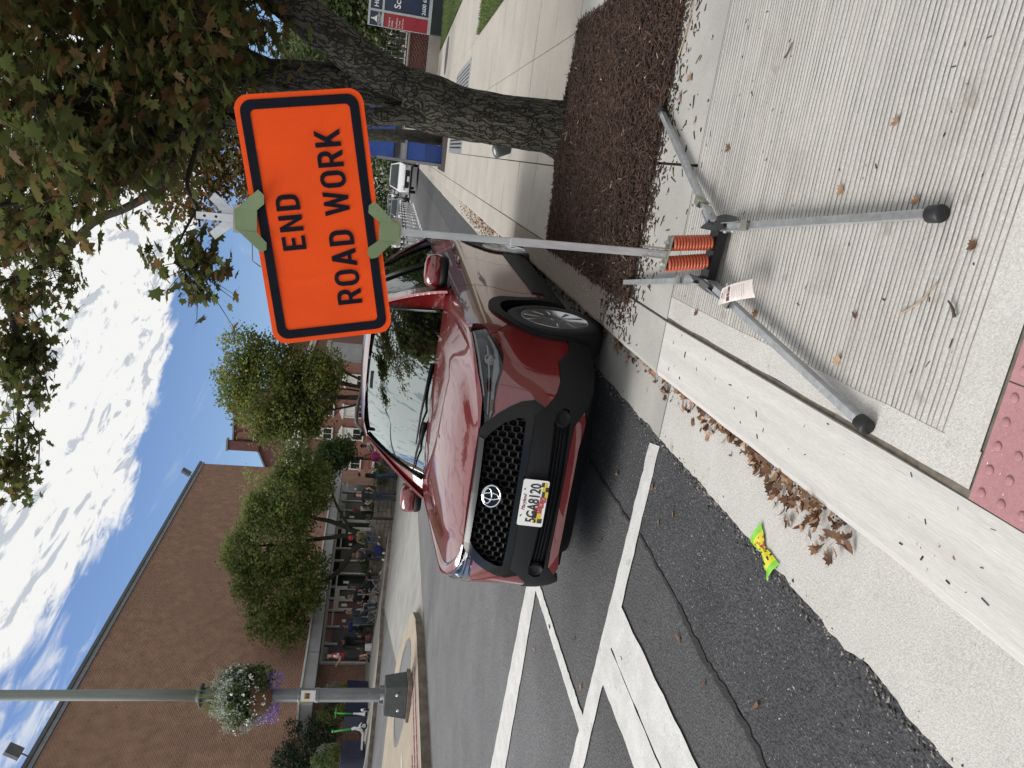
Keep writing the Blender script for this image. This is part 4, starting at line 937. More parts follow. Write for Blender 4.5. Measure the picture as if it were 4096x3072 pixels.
LET = {
 'E': (.50, [[(0, 0), (.5, 0), (.5, .16), (.17, .16), (.17, .43), (.44, .43), (.44, .58), (.17, .58), (.17, .84), (.5, .84), (.5, 1), (0, 1)]]),
 'N': (.58, [[(0, 0), (.165, 0), (.165, .66), (.41, 0), (.58, 0), (.58, 1), (.415, 1), (.415, .34), (.17, 1), (0, 1)]]),
 'D': (.56, [[(0, 0), (.28, 0), (.42, .04), (.52, .14), (.56, .30), (.56, .70), (.52, .86), (.42, .96), (.28, 1), (0, 1)], [(.165, .155), (.27, .155), (.35, .19), (.39, .30), (.39, .70), (.35, .81), (.27, .845), (.165, .845)]]),
 'R': (.58, [[(0, 0), (.165, 0), (.165, .39), (.25, .39), (.40, 0), (.585, 0), (.415, .42), (.51, .49), (.555, .60), (.56, .72), (.53, .87), (.44, .97), (.32, 1), (0, 1)], [(.165, .53), (.30, .53), (.37, .57), (.395, .66), (.395, .73), (.37, .81), (.30, .85), (.165, .85)]]),
 'O': (.60, [[(.30, -.01), (.44, .02), (.54, .11), (.60, .28), (.60, .72), (.54, .89), (.44, .98), (.30, 1.01), (.16, .98), (.06, .89), (0, .72), (0, .28), (.06, .11), (.16, .02)], [(.30, .14), (.375, .165), (.42, .23), (.435, .33), (.435, .67), (.42, .77), (.375, .835), (.30, .86), (.225, .835), (.18, .77), (.165, .67), (.165, .33), (.18, .23), (.225, .165)]]),
 'A': (.66, [[(0, 0), (.17, 0), (.225, .2), (.435, .2), (.49, 0), (.66, 0), (.42, 1), (.24, 1)], [(.262, .345), (.33, .68), (.398, .345)]]),
 'W': (.86, [[(.17, 0), (.31, 0), (.43, .58), (.55, 0), (.69, 0), (.86, 1), (.70, 1), (.61, .38), (.49, 1), (.37, 1), (.25, .38), (.16, 1), (0, 1)]]),
 'K': (.60, [[(0, 0), (.165, 0), (.165, .30), (.23, .39), (.42, 0), (.60, 0), (.34, .53), (.58, 1), (.40, 1), (.165, .57), (.165, 1), (0, 1)]])}
def outline_mesh(name, polys, mt, depth):
    cu = bpy.data.curves.new(name, 'CURVE'); cu.dimensions = '2D'; cu.fill_mode = 'BOTH'; cu.extrude = depth
    for pl in polys:
        sp = cu.splines.new('POLY'); sp.points.add(len(pl) - 1)
        for p, (x, y) in zip(sp.points, pl): p.co = (x, y, 0, 1)
        sp.use_cyclic_u = True
    to = bpy.data.objects.new(name, cu); COL.objects.link(to); dg = C.evaluated_depsgraph_get(); dg.update()
    me = bpy.data.meshes.new_from_object(to.evaluated_get(dg)); bpy.data.objects.remove(to); bpy.data.curves.remove(cu)
    me.materials.clear(); me.materials.append(mt); me.name = name; return me
def rrect(w, h_, r, n=6):
    return [(sx * (w / 2 - r) + r * math.cos(rad(a)), sy * (h_ / 2 - r) + r * math.sin(rad(a))) for sx, sy, a0 in ((1, 1, 0), (-1, 1, 90), (-1, -1, 180), (1, -1, 270)) for a in [a0 + 90 * k / n for k in range(n + 1)]]
def sign_stand():
    root = empty('road_work_sign', (0, 0, 0), 0, 'orange rectangular END ROAD WORK sign on a portable spring stand with four legs', 'road sign')
    a_, b_, c_ = rad(2.9), rad(1.7), rad(-12.0)
    Mr = Matrix.Rotation(a_, 3, 'Z') @ Matrix.Rotation(b_, 3, 'X') @ Matrix.Rotation(c_, 3, 'Y')
    ax = Mr @ Vector((1, 0, 0)); ay = Mr @ Vector((0, 0, 1)); nf = ax.cross(ay)          # faces the camera
    c0 = Vector((-.302, 2.868, 1.692)); w, h_ = .896, .448
    g = lambda a, b, o=0.0: c0 + ax * a + ay * b + nf * o
    # panel: gridded rounded rectangle with a fold near its left third
    def ripple(a, b): return .0028 * math.exp(-((a + .205 + .012 * math.sin(b * 22)) / .006) ** 2) - .004 * math.exp(-((a + .20) / .12) ** 2) * .6 + .0030 * mnoise.noise((a * 4.5, b * 4.5, 3)) + .0016 * math.exp(-((a - .26 - .02 * math.sin(b * 15)) / .005) ** 2) * (1 if b > 0 else .3)
    mb = MB(); patch(mb, rrect(w, h_, .050), lambda a, b, o: g(a, b, o + ripple(a, b)), .012, .05, .004, .0, 0, False)
    pan = mb.build('panel', m_or, root)
    ringo, ringi = rrect(w - .036, h_ - .036, .040), rrect(w - .036 - .066, h_ - .036 - .066, .017)
    rb = outline_mesh('border', [ringo, ringi], m_navy, .0006); [setattr(v, 'co', v.co + Vector((0, 0, ripple(v.co.x, v.co.y)))) for v in rb.vertices]; bo = obj('border', rb, root); bo.matrix_local = frame_mat(g(0, 0, .0020), ax, ay)
    for s_, cx, cy, hh, tr in (('END', .000, .094, .084, .175), ('ROAD WORK', -.004, -.079, .091, .128)):
        tot = sum((LET[q][0] if q != ' ' else .30) for q in s_) + tr * (len(s_) - 1); x = -tot / 2
        for q in s_:
            if q == ' ': x += .30 + tr; continue
            wd, po = LET[q]; xs_ = 1.20 if s_ == 'END' else 1.10; me = outline_mesh('letter', [[((px_ + x) * hh * xs_, (py_ - .5) * hh) for px_, py_ in pl] for pl in po], m_navy, .0006); [setattr(v, 'co', v.co + Vector((0, 0, ripple(cx + v.co.x, cy + v.co.y)))) for v in me.vertices]
            o = obj('letter', me, root); o.matrix_local = frame_mat(g(cx, cy, .0024), ax, ay); x += wd + tr
    # pole: galvanised square tube, thinner inner mast above
    p0 = Vector((-.272, 2.900, .296)); p1 = Vector((-.338, 2.902, 2.118)); d = (p1 - p0).normalized()
    pr = nf.cross(d) * -1; pr = d.cross(nf).normalized(); 
    mb = MB(); mb.beam(p0, p0 + d * .66, .031, .031, up=nf); mb.beam(p0 + d * .655, p1, .0262, .0262, up=nf)
    pole = mb.build('mast', m_galv, root, .002)
    for q in (.028, .068, .135, .195): MB().lathe(p1 - d * q + nf * .0128, [(.0052, 0), (.0052, .0008)], 10, axis=nf).build('mast_hole', m_dark, pole)
    # brackets that grip the panel's top and bottom edge, along the mast's own axes
    def bracket(edge, flip):
        sg = -1 if flip else 1; k = MB(); f_ = lambda a, b, o=0: edge + pr * a + d * (b * sg) + nf * o
        if not flip:
            cen = [(-.039, .062), (-.037, .070), (.036, .072), (.038, .064), (.037, -.006), (-.040, -.006)]
            ears = [[(.037, .066), (.111, -.010), (.093, -.030), (.062, -.031), (.037, -.005)], [(-.039, .062), (-.112, -.022), (-.101, -.041), (-.076, -.041), (-.041, -.006)]]
        else:
            cen = [(-.037, .062), (-.024, .072), (.022, .072), (.035, .062), (.036, -.004), (-.037, -.004)]
            ears = [[(.036, .050), (.097, -.013), (.105, -.028), (.089, -.046), (.062, -.046), (.034, -.008)], [(-.037, .052), (-.100, -.008), (-.106, -.030), (-.088, -.044), (-.064, -.040), (-.037, -.006)]]
        for pl, o in [(cen, .012)]: k.prism([(a, b * sg) for a, b in pl] if not flip else [(a, b * sg) for a, b in pl][::-1], edge + nf * o, pr, d, .003)
        kb = k.build('bracket', m_olive, root)
        for pl in ears:
            e = MB(); q = [f_(a, b, .013 + .10 * max(0, abs(a) - .037)) for a, b in pl]; q2 = [v + nf * .003 for v in q]; n = len(q)
            e.add(q + q2, [tuple(range(n)), tuple(range(2 * n - 1, n - 1, -1))] + [(i, (i + 1) % n, n + (i + 1) % n, n + i) for i in range(n)])
            e.build('ear', m_olive, kb)
        bk = MB(); bk.prism([(-.05, -.05), (.05, -.05), (.05, .05), (-.05, .05)], edge + d * (.03 * sg) - nf * .012, pr, d, .003); bk.build('back_plate', m_zinc, kb)
    ptop = c0 + ay * (h_ / 2 - .004); pb = p0 + d * ((ptop - p0).dot(d)); bracket(pb + nf * ((c0 - pb).dot(nf)), False)
    pbot = c0 - ay * (h_ / 2) - ax * .06; pb2 = p0 + d * ((pbot - p0).dot(d)); bracket(pb2 + nf * ((c0 - pb2).dot(nf)), True)
    fh = MB()                                                # flag holder: pressed bow-tie plate behind the mast tip
    ft = p1 - d * .115 - nf * .016
    for s_ in (1, -1): fh.prism([(0, -.045), (s_ * .085, .055), (s_ * .060, .075), (0, .012)] if s_ > 0 else [(0, .012), (s_ * .060, .075), (s_ * .085, .055), (0, -.045)], ft, pr, d, .002)
    fh.build('flag_holder', m_galv, root)
    # spring unit
    xb = Vector((.99, .02, .045)).normalized()
    tops_ = [Vector((-.312, 2.900, .300)), Vector((-.226, 2.900, .293))]; bots = [Vector((-.281, 2.902, .128)), Vector((-.203, 2.902, .124))]
    for a, b in zip(tops_, bots):
        ax_ = (b - a).normalized(); u = ax_.orthogonal().normalized(); v = ax_.cross(u); n = 13; L_ = (b - a).length; pts = []
        for k in range(n * 14 + 1):
            t = k / 14 * 2 * math.pi; pts.append(a + ax_ * (L_ * k / (n * 14)) + (u * math.cos(t) + v * math.sin(t)) * .0265)
        MB().tube(pts, .0066, 6).build('spring', m_spring, root)
        MB().tube([a + ax_ * .004, b], .021, 10).build('spring_core', m_bsteel, root)
    tp = MB(); c = (tops_[0] + tops_[1]) / 2 + Vector((0, 0, .006)); tp.obox(c, (tops_[1] - tops_[0]), (0, 1, 0), (0, 0, 1), .072, .026, .0035)
    for s_ in (1, -1): tp.obox(c + Vector((s_ * .0185, 0, .055)), (1, 0, 0), (0, 1, 0), (0, 0, 1), .0025, .024, .055)
    tpo = tp.build('spring_yoke', m_zinc, root, .002)
    for q in tops_: MB().lathe(q + Vector((0, 0, .010)), [(.011, 0), (.011, .009), (.007, .011), (.007, .018)], 6, smooth=False).build('bolt', m_galv, tpo)
    for q in (.05, .10): MB().lathe(p0 + d * (q - .01) + nf * .02, [(.008, -.05), (.008, .012)], 6, smooth=False, axis=nf).build('bolt', m_galv, tpo)
    bs = MB(); bl, br_ = Vector((-.352, 2.902, .118)), Vector((-.150, 2.900, .112)); bs.beam(bl, br_, .075, .006); bs.beam(bl + Vector((0, -.036, -.018)), br_ + Vector((0, -.036, -.018)), .004, .036)
    for q, s_ in ((bl, -1), (br_, 1)):                        # end plates the legs pivot on
        y0, y1 = -.105, .105
        P = [Vector((q.x + s_ * (.020 - zz_ * .75), q.y + yy_, q.z + zz_)) for yy_, zz_ in ((-.075, .030), (.075, .034), (.112, -.020), (.060, -.052), (-.060, -.052), (-.112, -.022))]
        Q = [p + Vector((s_ * .006, 0, 0)) for p in P]; n = 6
        bs.add(P + Q, [tuple(range(n)), tuple(range(2 * n - 1, n - 1, -1))] + [(i, (i + 1) % n, n + (i + 1) % n, n + i) for i in range(n)])
    bso = bs.build('base_plate', m_bsteel, root)
    for hx_, hy_, hz_, fx, fy, s_, cap in ((-.132, 2.955, .104, .352, 3.885, 1, 1), (-.132, 2.838, .102, .022, 1.775, 1, 1), (-.370, 2.838, .104, -.583, 1.815, -1, 1), (-.370, 2.965, .110, -.556, 3.975, -1, 0)):
        a = Vector((hx_, hy_, hz_)); e = Vector((fx, fy, zwalk(fy) + .024)); d_ = (e - a).normalized()
        lg = MB(); lg.beam(a + d_ * .03, e - d_ * .0, .0262, .0262); lo = lg.build('leg', m_galv, root, .0015)
        if cap:
            cp = MB(); cp.lathe(e - d_ * .020, [(.019, 0), (.0235, .004), (.0245, .040), (.022, .047), (.010, .048)], 18, axis=d_); cp.build('rubber_foot', m_cap, lo)
        bk = MB(); sx = d_.cross(Vector((0, 0, 1))).normalized(); uz = sx.cross(d_)
        for k in (1, -1): bk.obox(a + d_ * .055 + sx * (.0155 * k), d_, sx, uz, .065, .0016, .018)
        bk.obox(a + d_ * .055 - uz * .017, d_, sx, uz, .065, .017, .0016); bk.build('hinge', m_galv, lo)
        lt = MB(); c2 = a + d_ * .135
        lt.prism([(0, -.02), (.055, .006), (.060, .028), (.018, .028)], c2 + sx * .016, d_, uz, .002); lt.prism([(0, -.02), (.055, .006), (.060, .028), (.018, .028)], c2 - sx * .018, d_, uz, .002); lt.obox(c2 + d_ * .045 + uz * .028, d_, sx, uz, .02, .018, .0015)
        lt.build('latch', m_zinc, lo)
        for q in (.0, .06): MB().lathe(a + d_ * q + sx * .016, [(.007, 0), (.007, .007)], 6, smooth=False, axis=sx).build('bolt', m_galv, lo)
    # printed tag tied to the near left leg
    A, B, C_, D_ = Vector((-.353, 2.655, .150)), Vector((-.285, 2.50, .118)), Vector((-.347, 2.478, .104)), Vector((-.420, 2.655, .152))
    ns = 10; V = []
    for i in range(ns + 1):
        t = i / ns; up = .030 * math.sin(math.pi * t * .9) - .012 * t
        for s_ in range(5):
            q = s_ / 4; p = A.lerp(B, t).lerp(D_.lerp(C_, t), q); V.append(p + Vector((0, 0, up * .55 + .006 * math.sin(math.pi * q) * t)))
    F = [(i * 5 + s_, i * 5 + s_ + 1, (i + 1) * 5 + s_ + 1, (i + 1) * 5 + s_) for i in range(ns) for s_ in range(4)]
    tg = obj('tag', mesh_np('tag', V, np.array(F), m_paper, smooth=True), root)
    m_tagk = plain('tag_print', (.09, .035, .035), .7); m_tagl = plain('tag_lines', (.38, .33, .32), .7)
    def tagp(t, q, lift=.0012):
        up = .030 * math.sin(math.pi * t * .9) - .012 * t; return A.lerp(B, t).lerp(D_.lerp(C_, t), q) + Vector((0, 0, up * .55 + .006 * math.sin(math.pi * q) * t + lift))
    def tagq(t0, t1, q0, q1, mt, nm): 
        n = 4; V = [tagp(t0 + (t1 - t0) * i / n, q) for i in range(n + 1) for q in (q0, (q0 + q1) / 2, q1)]
        obj(nm, mesh_np(nm, V, np.array([(i * 3 + s_, i * 3 + s_ + 1, (i + 1) * 3 + s_ + 1, (i + 1) * 3 + s_) for i in range(n) for s_ in (0, 1)]), mt), tg)
    tagq(.30, .40, .12, .62, m_tagk, 'tag_panel'); tagq(.30, .40, .66, .92, m_tagk, 'tag_panel'); tagq(.08, .11, .30, .62, m_tagk, 'tag_panel')
    for i in range(7): tagq(.46 + .055 * i, .472 + .055 * i, .14, .80 + .08 * (i % 2), m_tagl, 'tag_line')
    for i in range(3): tagq(.15 + .04 * i, .16 + .04 * i, .15, .75, m_tagl, 'tag_line')
    tm = tagp(.35, .37, .002); text_on('tag_text', 'WARNING', .013, m_paper, tm, (C_ - B) * -1, (A - B), tg, depth=.0002)
    rebase(root, (-.255, 2.9, zwalk(2.9)))
sign_stand()
# ------------------------------------------------------------------ the street maple beside the sign
def bark_mat():
    mt, t, b = newmat('bark'); L = t.links.new; nn = t.nodes.new
    g = nn('ShaderNodeNewGeometry'); mp = nn('ShaderNodeMapping'); mp.inputs['Scale'].default_value = (1, 1, .11); L(g.outputs['Position'], mp.inputs[0])
    w = nn('ShaderNodeTexNoise'); w.inputs['Scale'].default_value = 9; w.inputs['Detail'].default_value = 4; L(g.outputs['Position'], w.inputs['Vector'])
    ad = nn('ShaderNodeVectorMath'); ad.operation = 'MULTIPLY_ADD'; ad.inputs[1].default_value = (.11, .11, .05); L(w.outputs['Color'], ad.inputs[0]); L(mp.outputs[0], ad.inputs[2])
    v = nn('ShaderNodeTexVoronoi'); v.feature = 'DISTANCE_TO_EDGE'; v.inputs['Scale'].default_value = 30; L(ad.outputs[0], v.inputs['Vector'])
    r = nn('ShaderNodeMapRange'); L(v.outputs['Distance'], r.inputs[0]); r.inputs[1].default_value = .0; r.inputs[2].default_value = .12
    n1 = nn('ShaderNodeTexNoise'); n1.inputs['Scale'].default_value = 60; n1.inputs['Detail'].default_value = 6; L(g.outputs['Position'], n1.inputs['Vector'])
    n2 = nn('ShaderNodeTexNoise'); n2.inputs['Scale'].default_value = 5; n2.inputs['Detail'].default_value = 5; L(g.outputs['Position'], n2.inputs['Vector'])
    c1 = nn('ShaderNodeValToRGB'); L(n1.outputs[0], c1.inputs[0]); c1.color_ramp.elements[0].position = .3; c1.color_ramp.elements[0].color = (.035, .032, .027, 1); c1.color_ramp.elements[1].position = .72; c1.color_ramp.elements[1].color = (.105, .096, .080, 1)
    c2 = nn('ShaderNodeMix'); c2.data_type = 'RGBA'; r2 = nn('ShaderNodeMapRange'); L(n2.outputs[0], r2.inputs[0]); r2.inputs[1].default_value = .5; r2.inputs[2].default_value = .7; r2.inputs[4].default_value = .6
    L(r2.outputs[0], c2.inputs[0]); L(c1.outputs[0], c2.inputs[6]); c2.inputs[7].default_value = (.085, .092, .058, 1)
    c3 = nn('ShaderNodeMix'); c3.data_type = 'RGBA'; L(r.outputs[0], c3.inputs[0]); c3.inputs[6].default_value = (.026, .024, .021, 1); L(c2.outputs[2], c3.inputs[7]); L(c3.outputs[2], b.inputs['Base Color'])
    hm = nn('ShaderNodeMath'); hm.operation = 'MULTIPLY_ADD'; hm.inputs[1].default_value = .35; L(n1.outputs[0], hm.inputs[0]); L(r.outputs[0], hm.inputs[2])
    bp = nn('ShaderNodeBump'); bp.inputs['Strength'].default_value = 1; bp.inputs['Distance'].default_value = .02; L(hm.outputs[0], bp.inputs['Height']); L(bp.outputs[0], b.inputs['Normal']); b.inputs['Roughness'].default_value = .95; b.inputs['Specular IOR Level'].default_value = .2
    return mt
m_bark = bark_mat()
m_twig = M('twig_bark', (.035, .028, .024), .9, scale=30, coord='Pos')
m_maple = leaf_mat('maple_leaf', [(0, (.15, .07, .03)), (.22, (.12, .082, .028)), (.42, (.070, .080, .022)), (.75, (.072, .100, .025)), (1, (.15, .145, .042))], .45)
LEAF = [(0, -.55), (.10, -.14), (.34, -.22), (.30, -.05), (.52, .10), (.33, .16), (.38, .34), (.17, .28), (.12, .40), (0, .58), (-.12, .40), (-.17, .28), (-.38, .34), (-.33, .16), (-.52, .10), (-.30, -.05), (-.34, -.22), (-.10, -.14)]
LV = np.array([(0, .02, 0.0)] + [(x, y, -.22 * abs(x) ** 1.4 - .10 * max(0, y) ** 2) for x, y in LEAF[1:]], float)   # fan from the blade's centre
LF = np.array([(0, i, i + 1) for i in range(1, len(LEAF) - 1)] + [(0, len(LEAF) - 1, 1)])
STALK_V = np.array([(-.012, -.62, -.02), (.012, -.62, -.02), (.010, -.10, .0), (-.010, -.10, .0)]); STALK_F = np.array([(0, 1, 2), (0, 2, 3)])
L1V = np.concatenate([LV, STALK_V]); L1F = np.concatenate([LF, STALK_F + len(LV)])
L2V = np.array([(0, -.5, 0), (.38, -.1, -.07), (.30, .28, -.06), (0, .55, -.04), (-.30, .28, -.06), (-.38, -.1, -.07), (0, .05, 0.03)]); L2F = np.array([(6, i, (i + 1) % 6) for i in range(6)])
def rot_batch(n, droop=1.0, rng=NR, flat=.6):
    """random leaf frames: normals mostly up, tips hanging"""
    az = rng.uniform(0, 2 * np.pi, n); nz = np.stack([rng.normal(0, flat, n), rng.normal(0, flat, n), np.ones(n)], 1); nz /= np.linalg.norm(nz, axis=1)[:, None]
    tip = np.stack([np.cos(az), np.sin(az), -droop * rng.uniform(.2, 1.4, n)], 1)
    tip -= nz * (tip * nz).sum(1)[:, None]; tip /= np.linalg.norm(tip, axis=1)[:, None]; sx = np.cross(tip, nz)
    return np.stack([sx, tip, nz], 2)                      # columns
def leaf_mesh(name, P, size, mt, tint, rng=NR, base=(L1V, L1F), droop=1.0, flat=.6, R=None):
    n = len(P); R = rot_batch(n, droop, rng, flat) if R is None else R; bv, bf = base
    V = np.einsum('nij,vj->nvi', R, bv) * np.asarray(size)[:, None, None] + P[:, None, :]
    F = (bf[None] + (np.arange(n) * len(bv))[:, None, None]).reshape(-1, 3)
    return mesh_np(name, V.reshape(-1, 3), F, mt, tint=np.repeat(tint, len(bf)))
def limb(mb, pts, rs, n=10, sub=8, wob=.0, bark=0.0):
    sp = spline3(pts, sub); k = len(sp); r = [float(np.interp(i / (k - 1) * (len(rs) - 1), range(len(rs)), rs)) for i in range(k)]
    if wob: sp = [p + Vector((mnoise.noise(p * 2.1), mnoise.noise(p * 2.1 + Vector((9, 0, 0))), 0)) * wob * min(1, i / 3) for i, p in enumerate(sp)]
    o = len(mb.v); mb.tube(sp, r, n)
    if bark:
        for i in range(k):
            for j in range(n):
                q = Vector(mb.v[o + i * n + j]); c = sp[i]; d = q - c; a = 2 * math.pi * j / n
                f1 = abs(mnoise.noise((a * 2.6 + 1.1 * mnoise.noise((a, q.z * 2, 5)), q.z * 1.5, 1.7))); f2 = abs(mnoise.noise((a * 6.5, q.z * 4.2, 9.2)))
                lump = mnoise.noise((math.cos(a) * 1.3, math.sin(a) * 1.3, q.z * 2.2)) * .06
                mb.v[o + i * n + j] = tuple(c + d * (1 + lump + bark * (min(.32, f1) * .9 + f2 * .5 - .25)))
    return sp
def maple():
    root = empty('street_maple', (0, 0, 0), 0, 'leaning maple with a forked dark trunk growing from the mulch bed by the sign', 'tree')
    mb = MB()
    base = [(.30, 6.12, -.10), (.30, 6.12, .03), (.315, 6.11, .22), (.30, 6.10, .55), (.31, 6.10, .92), (.335, 6.10, 1.12), (.37, 6.10, 1.36)]
    limb(mb, base, [.30, .235, .198, .190, .188, .205, .20], 72, 14, 0, .20)
    limb(mb, [(.36, 6.10, 1.18), (.46, 6.08, 1.48), (.60, 6.05, 1.75), (.80, 6.02, 2.10), (1.10, 5.95, 2.60), (1.55, 5.85, 3.4), (1.9, 5.7, 4.5), (2.2, 5.5, 5.8)], [.13, .165, .150, .140, .125, .105, .08, .05], 48, 12, 0, .17)
    limb(mb, [(.36, 6.12, 1.20), (.40, 6.15, 1.60), (.40, 6.18, 2.05), (.37, 6.2, 2.45), (.40, 6.25, 2.75), (.50, 6.4, 3.2), (.55, 6.6, 4.2), (.7, 6.9, 5.6)], [.12, .135, .120, .11, .10, .085, .06, .04], 40, 10, 0, .15)
    limb(mb, [(.27, 6.02, 1.15), (.215, 5.98, 1.40), (.17, 5.97, 1.62), (.08, 6.0, 2.1), (.01, 6.03, 2.58), (-.08, 6.05, 2.88), (-.12, 6.05, 3.15), (-.20, 6.05, 3.85), (-.3, 6.1, 4.9)], [.085, .075, .068, .060, .052, .047, .042, .036, .02], 20, 8, .0, .08)
    trunk = mb.build('trunk', m_bark, root)
    limbs = [
     ([(.42, 6.2, 2.3), (.50, 5.9, 2.55), (.62, 5.4, 2.75), (.75, 4.8, 2.95)], [.055, .045, .032, .015]),
     ([(.40, 6.25, 2.75), (.25, 5.9, 2.98), (.10, 5.5, 3.20), (-.05, 5.0, 3.5), (-.1, 4.4, 3.8)], [.06, .05, .04, .028, .012]),
     ([(.52, 6.4, 3.1), (.2, 6.3, 3.35), (-.1, 6.2, 3.45), (-.3, 6.0, 3.7)], [.05, .04, .03, .015]),
     ([(-.14, 6.05, 3.10), (-.30, 5.95, 3.26), (-.48, 5.8, 3.42), (-.62, 5.5, 3.62), (-.75, 5.2, 3.95)], [.036, .032, .028, .022, .01]),
     ([(-.06, 6.05, 2.80), (-.25, 5.85, 2.80), (-.46, 5.6, 2.79), (-.60, 5.5, 2.70), (-.71, 5.4, 2.66)], [.024, .020, .016, .012, .007]),
     ([(-.60, 5.5, 2.70), (-.80, 5.42, 2.78), (-.95, 5.4, 2.81), (-1.12, 5.4, 2.66)], [.010, .008, .006, .004]),
     ([(-.10, 6.05, 3.02), (-.34, 6.3, 3.10), (-.54, 6.5, 3.16), (-.78, 6.65, 3.50), (-.96, 6.8, 3.82), (-1.31, 7.0, 4.16), (-1.60, 7.2, 4.56), (-1.88, 7.3, 4.71), (-2.33, 7.5, 4.73), (-3.04, 7.7, 4.86), (-4.16, 7.9, 5.04)], [.040, .038, .036, .034, .033, .032, .030, .027, .022, .016, .006]),
     ([(-1.31, 7.0, 4.16), (-1.45, 6.6, 4.35), (-1.5, 6.2, 4.6)], [.015, .012, .006]), ([(-1.88, 7.3, 4.71), (-2.1, 7.2, 4.45), (-2.3, 7.1, 4.40)], [.013, .010, .004]),
     ([(-2.33, 7.5, 4.73), (-2.6, 7.45, 4.52), (-2.75, 7.4, 4.45)], [.012, .009, .004]), ([(-3.04, 7.7, 4.86), (-3.3, 7.7, 4.70), (-3.7, 7.75, 4.72)], [.010, .008, .004]),
     ([(1.1, 5.95, 2.6), (.9, 5.4, 3.0), (.7, 4.8, 3.3), (.5, 4.2, 3.6)], [.06, .045, .03, .014]), ([(1.55, 5.85, 3.4), (1.3, 5.2, 3.8), (1.0, 4.6, 4.1)], [.05, .035, .016]), ([(1.9, 5.7, 4.5), (2.6, 5.2, 5.0), (3.2, 4.8, 5.3)], [.05, .035, .016]), ([(.55, 6.6, 4.2), (-.2, 6.8, 4.8), (-1.0, 7.0, 5.4)], [.04, .03, .012])]
    for pts, rs in limbs:
        b = MB(); limb(b, pts, rs, 9, 6, .018); b.build('branch', m_twig, root)
    # foliage: clusters of leaves round the twig ends
    regs = [((.10, 5.6, 3.58), (.86, 1.9, .72), 130), ((.45, 5.5, 2.72), (.36, .9, .26), 40), ((.62, 5.7, 2.75), (.55, 1.0, .42), 34), ((.05, 6.2, 2.85), (.28, .7, .22), 16), ((1.0, 6.2, 3.0), (.5, .9, .5), 24), ((-.42, 5.75, 3.32), (.20, 1.0, .24), 18), ((-.90, 6.0, 3.92), (.28, .8, .30), 26),
            ((-.97, 5.4, 2.70), (.20, .18, .17), 9), ((-1.58, 7.05, 4.36), (.22, .4, .34), 15), ((-2.50, 7.5, 4.72), (.40, .35, .25), 26), ((-3.65, 7.75, 4.95), (.42, .3, .16), 15), ((-.93, 5.4, 2.96), (.05, .1, .05), 2),
            ((.6, 6.3, 5.0), (2.4, 2.2, 1.0), 120), ((2.2, 5.4, 4.4), (1.5, 1.8, 1.2), 90), ((-1.6, 7.0, 5.5), (1.6, 1.2, .7), 50), ((1.5, 5.2, 3.3), (.7, 1.2, .6), 24)]
    P = []; T = []; tw = MB()
    for c, r, n in regs:
        for k in range(n):
            q = NR.normal(0, 1, 3); q /= np.linalg.norm(q); q *= NR.random() ** .45
            cc = np.array(c) + q * np.array(r)
            if cc[2] < 2.35 + (0 if cc[0] < 1 else .2): cc[2] = 2.45
            small = min(r) < .3; m_ = int(NR.integers(16, 30)) if small else int(NR.integers(22, 42)); sr = .12 if small else .17
            if min(r) < .06: m_, sr = 4, .05
            pts = cc + NR.normal(0, 1, (m_, 3)) * np.array([sr, sr, sr * .75]); P.append(pts)
            T.append(np.clip(NR.normal(.52 if NR.random() > .3 else .25, .2, m_), 0, 1))
            for e in pts[:4]:
                a = Vector(cc); tw.tube([a, a.lerp(Vector(e), .5) + Vector((0, 0, .02)), Vector(e) + Vector((0, 0, .015))], [.004, .003, .002], 4, caps=False)
    P = np.concatenate(P); T = np.concatenate(T); sz = NR.uniform(.070, .135, len(P))
    tw.build('twigs', m_twig, root)
    # nearest leaves as objects of their own
    d = np.linalg.norm(P - np.array(EYE), axis=1); rel = P - np.array(EYE); zc_ = rel @ np.array(FW); u = rel @ np.array(RT) / zc_; v = rel @ np.array(UPV) / zc_
    vis = (zc_ > .3) & (np.abs(u) < .54) & (np.abs(v) < .70); order = np.argsort(np.where(vis, d / sz, 1e9))[:300]
    msh = []
    for k in range(8):
        msh.append(leaf_mesh('leaf', np.zeros((1, 3)), np.ones(1), m_maple, np.array([.12 + .11 * k]), R=np.eye(3)[None]))
    Rm = rot_batch(300, 1.0)
    for j, i in enumerate(order):
        o = bpy.data.objects.new('leaf', msh[min(7, int(T[i] * 8))]); s_ = float(sz[i]); R = Rm[j]
        o.matrix_world = Matrix(((R[0, 0] * s_, R[0, 1] * s_, R[0, 2] * s_, P[i, 0]), (R[1, 0] * s_, R[1, 1] * s_, R[1, 2] * s_, P[i, 1]), (R[2, 0] * s_, R[2, 1] * s_, R[2, 2] * s_, P[i, 2]), (0, 0, 0, 1)))
        link(o, root)
    keep = np.ones(len(P), bool); keep[order] = False
    cr = obj('crown', leaf_mesh('crown', P[keep], sz[keep], m_maple, T[keep]), root); tag(cr, kind='stuff')
    rebase(root, (.30, 6.12, .03))
maple()
